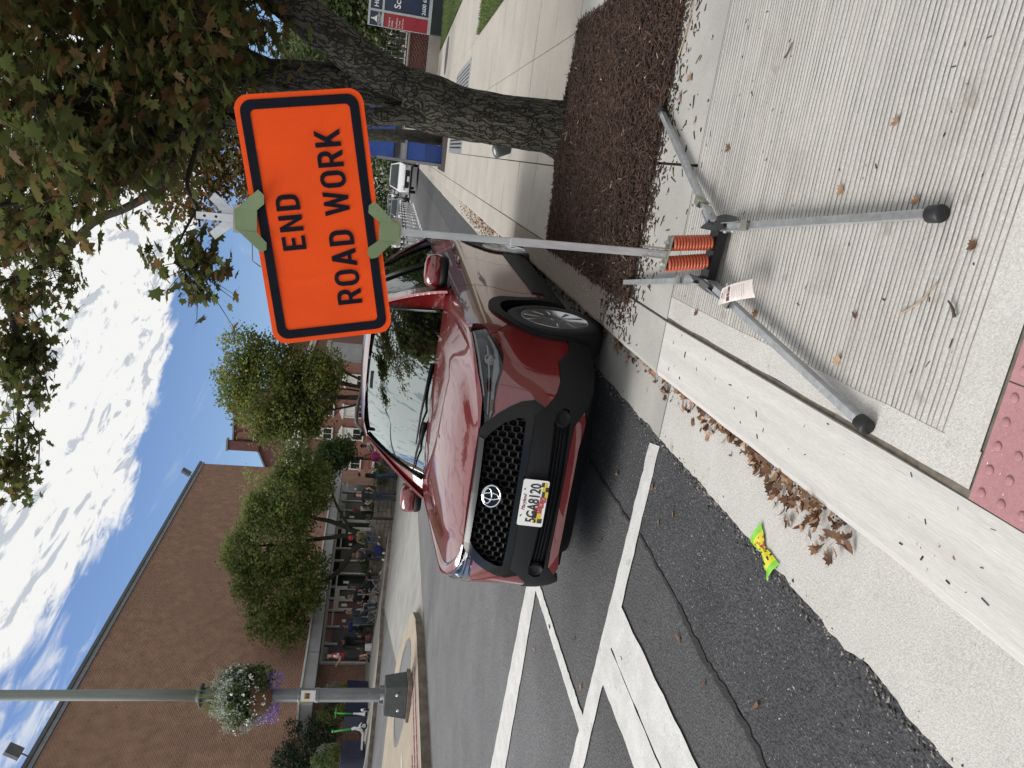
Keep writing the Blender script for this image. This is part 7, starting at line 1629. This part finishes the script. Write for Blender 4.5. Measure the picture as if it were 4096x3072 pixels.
    def mf(a, b, t, c):
        k = b[:2]
        if b in ('head', 'crown') or (b == 'neck' and t > .5): return 0
        if k == 'sh' or b in ('waist', 'chest', 'collar', 'neck'):
            if b == 'waist' and t < .15: return 2
            return 4 if (top2 and c.x < -.0) else 1
        if k == 'el': return 1 if (longsl or t < .55) else 0
        if k == 'wr': return 1 if longsl else 0
        if k == 'ha': return 0
        if k == 'hp': return 2
        if k == 'kn': return 2
        if k == 'an': return 2 if (not shorts or t < .12) and t < .93 else (3 if t > .88 else 0)
        return 3
    body = skin_body(J, E, 'body', mats, mf, root)
    bm = MB()                                               # fingers, nose, ears closed onto the same body mesh
    for hn, d, s_ in hands:
        ac = d.cross(Vector((0, 1, 0.3))); ac = ac.normalized() if ac.length > .05 else Vector((1, 0, 0)); cu = ac.cross(d).normalized()
        for q, ln in enumerate((.062, .072, .068, .052)): o_ = hn + ac * (.011 * (q - 1.5)); bm.tube([o_ - d * .02, o_ + d * ln * .55, o_ + d * ln * .85 + cu * .018], [.0085, .008, .0065], 5)
        bm.tube([hn - d * .03 + ac * .02 * -s_, hn + d * .005 + ac * .038 * -s_, hn + d * .03 + ac * .034 * -s_ + cu * .01], [.010, .009, .007], 5)
    fc = (hd1 - hd0).normalized(); fwd = (Vector((0, 1, 0)) - fc * fc.y).normalized(); mid = hd0.lerp(hd1, .45)
    bm.tube([mid + fwd * .085 + fc * .02, mid + fwd * .112 - fc * .018, mid + fwd * .09 - fc * .03], [.010, .014, .010], 6)
    for s_ in (1, -1): bm.ball(mid + side * (.082 * s_) - fc * .005, .025, 8, squash=(.4, .7, 1.2))
    extra = bm.mesh('b2', mats); bb = bmesh.new(); bb.from_mesh(body.data); bb.from_mesh(extra); bb.to_mesh(body.data); bb.free(); bpy.data.meshes.remove(extra)
    ey = MB(); [ey.ball(mid + fwd * .086 + side * (.032 * s_) + fc * .016, .011, 6) for s_ in (1, -1)]; ey.build('eyes', m_ink, root)
    mo = MB(); mo.tube([mid + fwd * .090 - fc * .055 - side * .022, mid + fwd * .097 - fc * .055, mid + fwd * .090 - fc * .055 + side * .022], .006, 5); mo.build('mouth', plain('lips', (.22, .08, .07), .5), root)
    hc = hd0.lerp(hd1, .62) - fwd * .012; hr = MB(); n1, n2 = 16, 8; vs = []
    for i in range(n2 + 1):
        th = (1.75 if True else 1.5) * i / n2
        for j in range(n1):
            ph = 2 * math.pi * j / n1; d = side * math.sin(ph) + fwd * math.cos(ph); tt = th * (1.0 if math.cos(ph) < .2 else .60); tt = min(tt, 2.0) * (1.15 if hairlen and math.cos(ph) < .2 else 1)
            vs.append(hc + (fc * math.cos(tt) * .118 + d * math.sin(tt) * (.098 + .008 * (math.cos(ph) < 0))))
    hr.add(vs, [(i * n1 + j, (i + 1) * n1 + j, (i + 1) * n1 + (j + 1) % n1, i * n1 + (j + 1) % n1) for i in range(n2) for j in range(n1)], 0, True)
    if hairlen: hr.tube([hc - fwd * .06 - fc * .02, hc - fwd * .085 - fc * .12, hc - fwd * .08 - fc * (.12 + hairlen)], [.085, .085, .05], 8)
    hr.build('hair', cloth(hair), root)
    if hat:
        hm = MB(); hm.lathe(hc - fc * .0, [(.104, .03), (.108, .06), (.098, .10), (.06, .128), (.01, .135)], 14, axis=fc); hm.prism([(.075 * math.cos(rad(a)), .075 + .085 * math.sin(rad(a))) for a in range(0, 181, 20)], hc + fc * .036, side, fwd, .012); hm.build('cap', cloth(hat), root)
    x, y, z = loc; root.location = (x, y, z); root.rotation_euler = (0, 0, rz); root.scale = (h, h, h)
    return root
m_tubes = plain('chair_tube', (.33, .34, .35), .4, .6)
def camp_chair(label, loc, rz, col):
    r = empty('camping_chair', loc, rz, label, 'camping chair', 'folding camping chairs'); mt = cloth(col)
    for s_ in (1, -1):
        for k, (a, b) in enumerate((((.26 * s_, -.24, .02), (.26 * s_, .24, .42)), ((.26 * s_, .24, .02), (.26 * s_, -.24, .42)))): MB().tube([a, b], .011, 6).build('side_strut', m_tubes, r)
        MB().tube([(.26 * s_, .24, .02), (.28 * s_, .24, .62)], .011, 6).build('leg', m_tubes, r); MB().tube([(.26 * s_, -.24, .02), (.27 * s_, -.34, .92)], .011, 6).build('leg', m_tubes, r)
        MB().beam((.28 * s_, -.28, .62), (.28 * s_, .26, .63), .06, .012).build('armrest', mt, r)
    for a, b in (((-.26, .24, .03), (.26, .24, .42)), ((.26, .24, .03), (-.26, .24, .42)), ((-.26, -.24, .03), (.26, -.24, .42)), ((.26, -.24, .03), (-.26, -.24, .42))): MB().tube([a, b], .010, 6).build('cross_strut', m_tubes, r)
    st_ = MB(); grid(st_, [[Vector((-.26 + .52 * i / 6, -.24 + .48 * j / 4, .42 - .06 * math.sin(math.pi * i / 6))) for i in range(7)] for j in range(5)], 0, False); st_.build('seat', mt, r)
    bk = MB(); grid(bk, [[Vector((-.27 + .54 * i / 6, -.24 - .11 * j / 4 - .05 * math.sin(math.pi * i / 6), .42 + .50 * j / 4)) for i in range(7)] for j in range(5)], 0, False); bk.build('backrest', mt, r)
    return r
def gz(x, y, l=.135): return zleft(x, y) + l
blk = (.014, .015, .018)
def folk():
    A = lambda *q, **k: person(*q, **k)
    A('standing man in a red and white jersey and dark cap looking at his phone', (-19.45, 25.2, gz(-19.45, 25.2)), rad(128), skin='l', top=(.62, .62, .63), top2=(.42, .02, .03), bottom=(.03, .035, .04), shorts=True, hat=(.03, .035, .05), arms='phone', fat=1.30, h=1.02)
    A('person in black bending forward over a red plaid blanket', (-19.30, 25.95, gz(-19.3, 25.95)), rad(-150), lean=1.15, top=blk, bottom=blk, arms='hang', fat=1.2, longsl=True)
    A('person in a navy jacket and cap seated on the wall behind the bending person', (-18.95, 26.45, gz(-18.95, 26.45)), rad(200), 'sit', top=(.02, .03, .10), bottom=blk, hat=(.015, .02, .05), longsl=True, arms='lap', lean=.35)
    A('person in a dark grey top sitting in the grey blue folding chair', (-18.05, 25.95, gz(-18.05, 25.95)), rad(-110), 'sit', skin='m', top=(.03, .035, .045), bottom=(.03, .035, .05), arms='lap', lean=.15, seat=.40, longsl=True)
    A('person in black shorts sitting with crossed legs in the dark folding chair', (-17.75, 26.75, gz(-17.75, 26.75)), rad(-150), 'sit', skin='m', top=blk, bottom=blk, shorts=True, arms='lap', lean=.2, seat=.42, cross=True)
    A('person in black lounging in the black folding chair with white soled shoes', (-16.95, 26.3, gz(-16.95, 26.3)), rad(-60), 'sit', skin='d', top=blk, bottom=blk, shoes=(.45, .45, .42), arms='lap', lean=-.15, seat=.40, longsl=True, cross=True)
    A('person in a grey hoodie and white shoes leaning forward on the planter wall', (-16.15, 27.35, gz(-16.15, 27.35)), rad(205), 'sit', skin='m', top=(.075, .07, .078), bottom=(.018, .02, .028), shoes=(.60, .60, .58), longsl=True, arms='fwd', lean=.55, seat=.60)
    A('person in an olive top and red cap sitting on the planter wall in blue jeans', (-15.65, 28.05, gz(-15.65, 28.05) + .28), rad(190), 'sit', skin='d', top=(.18, .18, .09), bottom=(.06, .085, .15), shoes=(.5, .4, .32), hat=(.42, .03, .03), longsl=True, arms='lap', lean=.5, seat=.42)
    A('person in a black and cream striped top and dark red cap behind the planter wall', (-14.95, 28.95, gz(-14.95, 28.95) + .25), rad(200), 'sit', skin='d', top=blk, top2=(.40, .36, .28), bottom=blk, hat=(.10, .02, .02), longsl=True, arms='lap', lean=.5, seat=.45)
    A('person in black shirt and dark jeans seen from behind at the planter wall', (-13.95, 28.3, gz(-13.95, 28.3, .02)), rad(12), skin='l', top=blk, bottom=(.03, .042, .07), arms='hip', hair=(.02, .015, .013), hat=(.02, .022, .03))
    A('person in a black shirt reaching up with one arm next to the red car mirror', (-13.55, 29.4, gz(-13.55, 29.4, .02)), rad(-60), skin='l', top=blk, bottom=(.035, .055, .11), arms=('up', 'fwd'), h=.96)
    A('person with large fluffy brown hair and a pink top seated beyond the wall', (-13.35, 31.2, gz(-13.35, 31.2, .02)), rad(170), 'sit', skin='m', top=(.42, .05, .18), bottom=(.06, .06, .07), hair=(.16, .085, .04), hairlen=.22, arms='lap', lean=.2, seat=.5, h=1.1)
    A('person in a white shirt standing beside the loaded wagon', (-13.9, 33.8, gz(-13.9, 33.8, .02)), rad(150), skin='d', top=(.55, .54, .52), bottom=(.03, .03, .04), arms='fwd', lean=.2)
    A('person in a white top crouched by the white folding table', (-12.7, 32.6, gz(-12.7, 32.6, .02)), rad(160), 'sit', skin='l', top=(.55, .53, .50), bottom=(.10, .10, .12), hair=(.14, .09, .05), arms='lap', lean=.4, seat=.42)
    camp_chair('grey blue folding camping chair nearest the standing man', (-18.05, 25.95, gz(-18.05, 25.95)), rad(-110), (.075, .085, .11))
    camp_chair('dark red folding chair behind the two seated people', (-17.75, 26.75, gz(-17.75, 26.75)), rad(-150), (.06, .02, .025))
    camp_chair('black folding camping chair in the middle of the group', (-16.95, 26.3, gz(-16.95, 26.3)), rad(-60), (.018, .018, .02))
    # things around them
    b = MB(); bz = gz(-19.05, 25.75)
    for k in range(9):
        for j in range(6): b.v.append((-19.3 + .06 * k, 25.62 + .05 * j + .02 * mnoise.noise((k * .7, j, 0)), bz + .30 + .05 * mnoise.noise((k * .5, j * .5, 2)) - .045 * j))
    b.f += [[k * 6 + j, k * 6 + j + 1, (k + 1) * 6 + j + 1, (k + 1) * 6 + j] for k in range(8) for j in range(5)]; b.m += [(k + j) % 2 for k in range(8) for j in range(5)]; b.sm += [True] * 40
    o = b.build('plaid_blanket', [cloth((.42, .03, .04)), cloth((.40, .36, .34))]); tag(o, 'red and white plaid blanket held by the bending person', 'blanket')
    m_ = MB(); z = gz(-15.95, 27.75); m_.obox((-16.05, 27.5, z + .34), (.8, .6, .1), (-.6, .8, 0), (0, 0, 1), .20, .11, .16); o = m_.build('blue_bag', cloth((.015, .04, .20)), None, .05); tag(o, 'bright blue bag leaning on the planter wall next to the jeans', 'bag')
    m_ = MB(); z = gz(-19.2, 25.1); m_.box(-19.3, -19.1, 25.3, 25.55, z, z + .26, taper=.01); o = m_.build('cool_box', m_offw, None, .02); tag(o, 'small white box standing at the feet of the standing man', 'box')
    r = empty('folding_table', (0, 0, 0), 0, 'white folding table behind the car mirror', 'table'); z = gz(-12.9, 32, .02); MB().box(-13.3, -12.5, 31.75, 32.25, z + .70, z + .74).build('table_top', m_offw, r)
    for x in (-13.25, -12.55):
        for y in (31.8, 32.2): MB().tube([(x, y, z), (x, y, z + .70)], .014, 6).build('leg', m_tubes, r)
    rebase(r, (-12.9, 32, z))
    r = empty('cargo_wagon', (0, 0, 0), 0, 'dark blue folding wagon with a red frame standing on the plaza', 'wagon'); x, y = -14.3, 33.0; z = gz(x, y, .02)
    MB().box(x - .35, x + .35, y - .25, y + .25, z + .25, z + 1.0, taper=-.03).build('fabric_body', cloth((.02, .03, .07)), r, .02); mr_ = plain('frame_red', (.4, .04, .04), .4)
    for a, b_ in (((-.4, -.28, .2), (-.4, -.28, 1.25)), ((.4, -.28, .2), (.4, -.28, 1.25)), ((-.4, -.28, 1.25), (.4, -.28, 1.25)), ((-.4, -.28, .8), (.4, -.28, .8))): MB().tube([(x + a[0], y + a[1], z + a[2]), (x + b_[0], y + b_[1], z + b_[2])], .018, 6).build('frame_bar', mr_, r)
    for a in (-.3, .3):
        for c in (-.28, .28): MB().lathe((x + a, y + c, z + .10), [(.02, -.02), (.10, -.02), (.10, .02), (.02, .02)], 14, axis=(0, 1, 0)).build('wheel', m_rub, r)
    rebase(r, (x, y, z))
folk()
# ------------------------------------------------------------------ up the street: cars, posts, cabinet, sign board, railing
def simple_car(label, loc, rz, col, kind='suv', name='parked_car', cat='car', group='cars parked up the street', h=1.0):
    r = empty(name, loc, rz, label, cat, group); pm = M('paint_%.2f_%.2f_%.2f' % tuple(col), col, .25, .2, var=.03, coat=1.0)
    w = .92; prof = {'suv': [(2.3, .45), (2.28, .80), (2.1, .98), (1.25, 1.12), (.55, 1.66), (-1.9, 1.70), (-2.25, 1.10), (-2.32, .45)], 'sedan': [(2.3, .42), (2.26, .70), (2.05, .84), (1.1, .98), (.35, 1.42), (-1.0, 1.44), (-1.75, 1.05), (-2.3, .98), (-2.34, .42)]}[kind]
    n = len(prof); mb = MB(); P = []
    for (y, z) in prof:
        k = 1.0 if z < .9 else (.96 if z < 1.15 else .74); e = .90 if abs(y) > 2.2 else 1.0
        P.append([Vector((x * w * k * e, y - (.10 * abs(x) ** 3 if y > 2 else 0), z - (.03 * x * x if z > 1.3 else 0))) for x in (-1, -.85, -.5, 0, .5, .85, 1)])
    grid(mb, P, 0, False, flip=False)
    for s_ in (0, 6):
        pts = [P[i][s_] for i in range(n)]; b = [Vector((p.x, p.y, .30)) for p in (pts[0], pts[-1])]; mb.add(pts + [b[1], b[0]], [tuple(range(n + 2))] if s_ == 0 else [tuple(range(n + 1, -1, -1))])
    mb.build('body', pm, r)
    iw = 3 if kind == 'suv' else 3
    def q4(a, b, u0, u1, x0, x1, o, nm, mt, parent=r):
        A, B = Vector((0, *prof[a])), Vector((0, *prof[b])); nn = Vector((0, (B - A).z, -(B - A).y)).normalized()
        if nn.z < 0: nn = -nn
        ka, kb = (.96 if prof[a][1] < 1.2 else .74), (.96 if prof[b][1] < 1.2 else .74); V = []
        for u in (u0, u1):
            for x in (x0, x1): p = A.lerp(B, u); k = ka + (kb - ka) * u; V.append(p + nn * o + Vector((x * w * k, 0, 0)))
        m_ = MB(); m_.add(V, [(0, 1, 3, 2)]); return m_.build(nm, mt, parent)
    q4(3, 4, .06, .94, -.90, .90, .015, 'windscreen', m_glassd)
    q4(0, 1, .1, .9, -.62, .62, .02, 'grille', m_gloss); q4(0, 1, -.35, .0, -.9, .9, .015, 'lower_bumper', m_blk); q4(0, 1, .15, .50, -.18, .18, .03, 'number_plate', m_white)
    for s_ in (1, -1):
        q4(1, 2, -.15, .70, .60 * s_, .92 * s_, .03, 'headlight', m_chrome)
        m_ = MB(); zs = [(p[0], p[1]) for p in prof[3:-1]]; 
        V = [Vector((s_ * (w * .97 + .004), 1.05, 1.10)), Vector((s_ * (w * .78 + .012), .45, 1.58 if kind == 'suv' else 1.36)), Vector((s_ * (w * .78 + .012), -1.5 if kind == 'suv' else -.9, 1.60 if kind == 'suv' else 1.36)), Vector((s_ * (w * .97 + .004), -2.0 if kind == 'suv' else -1.6, 1.12))]
        m_.add(V, [(0, 1, 2, 3) if s_ < 0 else (3, 2, 1, 0)]); m_.build('side_window', m_glassd, r)
        for y in (1.42, -1.38):
            wl = MB(); wl.lathe((s_ * (w - .02), y, .34), [(.20, -.16), (.34, -.15), (.34, -.02), (.30, .0), (.2, .0)], 20, axis=(s_, 0, 0)); wo_ = wl.build('wheel', m_rub, r); MB().lathe((s_ * (w - .02), y, .34), [(.215, -.01), (.21, .006), (.05, .012)], 14, axis=(s_, 0, 0)).build('rim', m_alloy, wo_)
        mr = MB(); mr.obox((s_ * (w + .10), .72, 1.16), (1, 0, 0), (0, 1, 0), (0, 0, 1), .10, .05, .075); mr.build('door_mirror', pm, r, .02)
    r.scale = (h, h, h); return r
def cz(y): return zroad(y) + .002
simple_car('white SUV with dark bumper parked at the kerb far up the street, facing the camera', (-1.98, 55.5, cz(55.5) + .12), math.pi - rad(2), (.60, .61, .62), h=1.10)
for k, (x, y, c, kd, lb) in enumerate(((-8.9, 78, (.50, .51, .52), 'suv', 'silver car nearest in the far left row, beyond the delineator posts'), (-8.7, 86, (.06, .065, .07), 'suv', 'dark car second in the far left row'), (-8.5, 94, (.55, .56, .56), 'sedan', 'white sedan in the middle of the far left row'), (-8.3, 102, (.03, .03, .035), 'suv', 'black car in the far left row behind the white sedan'), (-8.1, 110, (.30, .32, .34), 'suv', 'grey car deep in the far left row'), (-7.9, 118, (.50, .50, .49), 'suv', 'pale car last but one in the far left row'), (-7.7, 126, (.10, .02, .02), 'sedan', 'dark red car at the end of the far left row'), (-5.6, 74, (.03, .035, .04), 'suv', 'black car standing alone in the lane by the delineators'))):
    simple_car(lb, (x, y, cz(y)), math.pi, c, kd)
# flexible delineator posts along the bike lane
m_dl = plain('post_white', (.60, .61, .62), .45); m_db = plain('band_dark', (.10, .105, .11), .4)
def delineator():
    r = empty('delineator_post', (0, 0, 0), 0, 'white flexible delineator post with two dark bands in the row up the street', 'delineator', 'row of delineator posts')
    MB().lathe((0, 0, 0), [(.045, .05), (.042, 1.04), (.03, 1.07)], 10).build('post', m_dl, r)
    MB().lathe((0, 0, 0), [(.14, 0), (.13, .04), (.06, .055)], 12).build('base', m_offw, r)
    for z in (.78, .92): MB().lathe((0, 0, z), [(.0465, 0), (.0465, .07)], 10).build('band', m_db, r)
    return r
d0 = delineator(); tm_ = tree_map(); k = 0
for (x0, y0, n, dy, dx) in ((-3.72, 36.5, 14, 2.25, -.035), (-4.75, 36.0, 12, 2.6, -.03)):
    for i in range(n):
        d = d0 if k == 0 else copy_tree(d0, tm_); k += 1; y = y0 + dy * i - (5.5 if x0 > -4 else 3.0); d.location = (x0 + dx * i, y, cz(y)); d.rotation_euler = (0, 0, i * .7)
# overhead street lights far away
for (x, y, h_, dr, lb) in ((-10.4, 60, 10.9, -1, 'slim cobra head street light just above the sign panel'), (-13.5, 78, 10.4, 1, 'second distant street light beside the crape myrtle')):
    r = empty('street_light', (0, 0, 0), 0, lb, 'street light', 'distant street lights'); z = zleft(x, y)
    MB().tube([(x, y, z), (x, y, h_ - .6)], [.10, .07], 8).build('pole', m_post, r); MB().tube([(x, y, h_ - .7), (x + .4, y, h_ - .1), (x + 2.6, y, h_)], [.05, .045, .04], 8).build('arm', m_post, r); MB().obox((x + 2.9, y, h_), (1, 0, .05), (0, 1, 0), (0, 0, 1), .38, .16, .06).build('lamp_head', m_offw, r); rebase(r, (x, y, z))
# steel pavement grate, bars one by one
def grate():
    r = empty('pavement_grate', (0, 0, 0), 0, 'wide steel ventilation grate set in the pavement behind the maple', 'grate'); x0, x1, y0, y1 = .06, 1.95, 16.9, 20.9
    f = MB(); z = lambda y: zwalk(y) + .004
    for a, b in (((x0, y0), (x1, y0)), ((x1, y0), (x1, y1)), ((x1, y1), (x0, y1)), ((x0, y1), (x0, y0))): f.beam((a[0], a[1], z(a[1])), (b[0], b[1], z(b[1])), .08, .03)
    f.build('frame', m_galv, r); p = MB(); p.add([(x0, y0, zwalk(y0) + .004), (x1, y0, zwalk(y0) + .004), (x1, y1, zwalk(y1) + .004), (x0, y1, zwalk(y1) + .004)], [(0, 1, 2, 3)]); p.build('pit', m_dark, r)
    for i in range(22):
        x = x0 + .05 + i * (x1 - x0 - .1) / 21; m_ = MB(); m_.beam((x, y0 + .05, zwalk(y0) + .016), (x, y1 - .05, zwalk(y1) + .016), .045, .018); m_.build('bar', m_galv, r)
    rebase(r, (x0, y0, zwalk(y0)))
grate()
ring('cover_rim', 3.15, 27.6, .36, .40, m_iron, -99, 0.0) if False else None
r = empty('pavement_cover', (3.2, 27.9, zwalk(27.9) + .012), 0, 'flat dark oval utility cover in the pale pavement near the lawn', 'utility cover'); MB().lathe((0, 0, 0), [(.62, -.02), (.62, .003), (.55, .004)], 28).build('lid', m_iron, r)
# stubby dark ground light by the maple
r = empty('ground_light', (.13, 9.35, zwalk(9.35)), 0, 'small dark bullet shaped ground light on the pavement beyond the maple trunk', 'ground light')
MB().tube([(0, 0, 0), (0, 0, .06)], .02, 8).build('stake', m_iron, r); MB().lathe((0, 0, .10), [(.03, -.12), (.065, -.10), (.075, .04), (.085, .10), (.07, .11)], 16, axis=(-.3, -.2, .8)).build('housing', m_ped, r); MB().lathe((0, 0, .10), [(.066, .100), (.066, .108), (.02, .112)], 16, axis=(-.3, -.2, .8)).build('lens', m_chrome, r)
# blue cabinet, kiosk truck behind the second street tree
m_blue = M('cabinet_blue', (.012, .055, .26), .4, coat=.3, scale=2); m_blue2 = M('cabinet_blue_dark', (.009, .040, .19), .4, coat=.3, scale=2)
def cabinet():
    r = empty('blue_cabinet', (0, 0, 0), 0, 'tall blue metal cabinet with grey edge frame on the far pavement', 'cabinet'); x0, x1, y = -.36, .18, 24.3; z = zwalk(y)
    MB().box(x0, x1, y, y + .55, z + .03, z + 1.10).build('shell', m_blue, r); MB().box(x0 + .02, x1 - .02, y - .012, y - .002, z + .03, z + .52).build('lower_panel', m_blue2, r); MB().box(x0 + .02, x1 - .02, y - .016, y - .002, z + .53, z + 1.06).build('door', m_blue, r)
    fr = MB(); fr.box(x0 - .09, x0 - .005, y - .03, y + .58, z, z + 2.0); fr.box(x0 - .005, x1 + .03, y - .03, y + .58, z + 1.104, z + 1.16); fr.build('frame', m_post, r); rebase(r, (x0, y, z))
cabinet()
def truck():
    r = empty('service_kiosk', (0, 0, 0), 0, 'blue topped service kiosk with a grey front and a small notice behind the street tree', 'kiosk'); x0, x1, y = -.55, 1.5, 31.5; z = zwalk(y) + .0
    MB().box(x0, x1, y, y + 2.2, z + .45, z + 1.55).build('lower_body', m_fascia, r); MB().box(x0 - .03, x1 + .03, y - .25, y + 2.2, z + 1.56, z + 2.62, taper=.06).build('upper_panel', m_blue, r)
    MB().box(x0, x1, y - .06, y - .004, z + 1.30, z + 1.54).build('counter_edge', m_coping2, r); MB().box(x0 + .1, x1 - .1, y + .05, y + 2.1, z + .12, z + .448).build('skirt', m_blk, r)
    MB().box(x0 + .15, x1 - .05, y - .03, y - .003, z + .47, z + .62).build('bumper', m_blk, r)
    for x in (x0 + .3, x1 - .3): MB().lathe((x, y + .4, z + .27), [(.1, -.1), (.27, -.1), (.27, .1), (.1, .1)], 16, axis=(1, 0, 0)).build('wheel', m_rub, r)
    n = MB(); n.box(.70, 1.08, y - .014, y - .003, z + .78, z + 1.22); no = n.build('notice', m_white, r); MB().box(.735, 1.045, y - .018, y - .0145, z + .80, z + 1.20).build('notice_print', m_ink, no); nn = MB(); nn.lathe((.89, y - .02, z + 1.09), [(.065, 0), (.065, .003), (.045, .004)], 14, axis=(0, -1, 0)); nn.build('notice_ring', m_white, no)
    text_on('notice_text', 'NO', .12, m_white, (.89, y - .020, z + .93), (1, 0, 0), (0, 0, 1), no, depth=.001); rebase(r, (x0, y, z))
truck()
# second mulch bed up the pavement with the rusty street tree
sheet('far_mulch', idm, [-.55, .2, 1.0], [22.2, 24, 26.2], m_soil, lambda x, y: zwalk(y) + (.03 if -.5 < x < .9 and 22.3 < y < 26 else .008))
# university sign board on the lawn
m_sn = M('sign_navy', (.010, .022, .062), .35, coat=.2, scale=2); m_sr = M('sign_red', (.30, .012, .028), .4, coat=.2, scale=2); m_sf = M('sign_frame', (.46, .48, .50), .4, .3, scale=6)
def board():
    r = empty('campus_sign', (0, 0, 0), 0, 'navy and red university sign board with white lettering on the lawn', 'sign'); y = 33.5; x0 = 4.52; x1 = 8.2; zb = -.58; z0 = .02; z1 = 2.56
    MB().box(x0 + .05, x1, y - .02, y + .30, zb, z0 - .003).build('base', M('sign_base', (.012, .015, .022), .6, scale=3), r); MB().box(x0 + .02, x1, y + .03, y + .20, z0, z1).build('panel_back', m_sf, r)
    xa = 5.06; za = 1.93; bw = .085
    pans = [('header_panel', xa + bw, x1, za + bw, z1 - bw, m_sn), ('emblem_panel', x0 + .02, xa, za + bw, z1 - bw, m_sn), ('motto_panel', x0 + .02, xa, z0 + .13, za, m_sr), ('main_panel', xa + bw, x1, z0 + .13, za, m_sn)]
    for n_, a, b, c, d_, mt in pans: MB().box(a, b, y - .006, y + .028, c, d_).build(n_, mt, r)
    fr = MB()
    for a, b, c, d_ in ((x0 - .0, x1, z1 - bw, z1), (x0, x1, z0, z0 + .13), (xa, xa + bw, z0 + .13, z1 - bw), (x0, xa, za, za + bw), (xa + bw, x1, za, za + bw)): fr.box(a + .001, b - .001, y - .03, y + .029, c + .001, d_ - .001)
    fr.build('frame', m_sf, r); X, Z = (1, 0, 0), (0, 0, 1); T = lambda s_, sz, x, z, al='LEFT', **k: text_on('lettering', s_, sz, m_white, (x, y - .009, z), X, Z, r, depth=.002, align=al, **k)
    T('HC W', .25, 5.22, 2.24, offset=.003); T('School', .36, 5.28, 1.40, offset=.004); T('2600 6th St', .21, 5.20, .34, offset=.002)
    o = text_on('lettering', 'Veritas et Utilitas', .115, m_white, (4.73, y - .009, 1.05 + .75), (0, 0, -1), X, r, depth=.002, align='LEFT') if False else None
    for s_, z, sz in (('Veritas et', 1.70, .10), ('Utilitas', 1.58, .10), ('Excellence', 1.40, .098), ('in Truth', 1.28, .098), ('and Service.', 1.16, .092)): T(s_, sz, 4.57, z, xscale=.88)
    T('HOWARD', .105, 4.79, 2.12, 'CENTER'); T('UNIVERSITY', .070, 4.79, 2.035, 'CENTER')
    tw_ = MB()                                              # small clock-tower emblem
    for a, b, c, d_ in ((4.66, 4.92, 2.19, 2.215), (4.70, 4.88, 2.218, 2.27), (4.745, 4.835, 2.273, 2.34), (4.765, 4.815, 2.343, 2.39)): tw_.box(a, b, y - .012, y - .007, c, d_)
    tw_.prism([(4.755, 2.393), (4.825, 2.393), (4.79, 2.45)], (0, y - .007, 0), (1, 0, 0), (0, 0, 1), .005); tw_.build('tower_emblem', m_white, r); rebase(r, (x0, y, zb))
board()
# brick garden wall with iron railing, pale house glimpsed behind
def garden_wall():
    r = empty('garden_wall', (0, 0, 0), 0, 'low brick garden wall on a pale concrete footing left of the sign board', 'wall'); y = 34.6; x0, x1 = 1.9, 4.9; zb = zwalk(y) - .12
    MB().box(x0, x1, y, y + .30, zb, .0).build('footing', m_conc_w, r); MB().box(x0 + .03, x1, y + .05, y + .27, .003, .80).build('wall_core', m_mortar, r); brick_wall(r, (x0 + .03, y + .045, .01), (1, 0, 0), x1 - x0 - .05, 0, .78, m_brick3, near=90)
    MB().box(x0 - .02, x1, y + .0, y + .32, .803, .86).build('coping', m_conc_w, r); rebase(r, (x0, y, zb))
    f = empty('iron_railing', (0, 0, 0), 0, 'black iron railing on top of the brick garden wall', 'railing'); yy_ = y + .16
    for z in (.98, 1.72): MB().tube([(x0, yy_, z), (x1, yy_, z)], .016, 6).build('rail', m_iron, f)
    for k in range(18): MB().tube([(x0 + .05 + k * .17, yy_, .862), (x0 + .05 + k * .17, yy_, 1.78)], .010, 6).build('bar', m_iron, f)
    rebase(f, (x0, yy_, .86))
    h_ = empty('pale_house', (0, 0, 0), 0, 'partly hidden house front with white window trim behind the railing', 'building'); y2 = 62
    MB().box(4, 16, y2, y2 + 8, -1.5, 9.0).build('wall', m_brick2, h_); MB().box(3.8, 16.2, y2 - .5, y2 + .0 - .003, 2.9, 3.3).build('porch_roof', m_fascia_w, h_)
    for x in (5.0, 6.4, 7.8, 9.4): window_unit(h_, x, y2, 3.9, 5.6, .9); window_unit(h_, x, y2, .6, 2.5, .9)
    MB().box(3.7, 16.3, y2 - .3, y2 + 8, 9.003, 9.5).build('roof', m_coping2, h_); rebase(h_, (4, y2, -1.5))
garden_wall()
sheet('hedge_ground', idm, [4.9, 9, 20], [33.6, 40, 60], m_turf, lambda x, y: zwalk(y) + .05)
# square concrete gate pier beyond the car roof
r = empty('concrete_pier', (0, 0, 0), 0, 'square grey concrete pier standing behind the crape myrtle', 'pier'); x, y = -12.65, 45; z = zleft(x, y); MB().box(x - .48, x + .48, y, y + .9, z, 3.7).build('shaft', m_fascia, r); MB().box(x - .56, x + .56, y - .06, y + .96, 3.703, 3.95).build('cap', m_conc_g, r); rebase(r, (x, y, z))
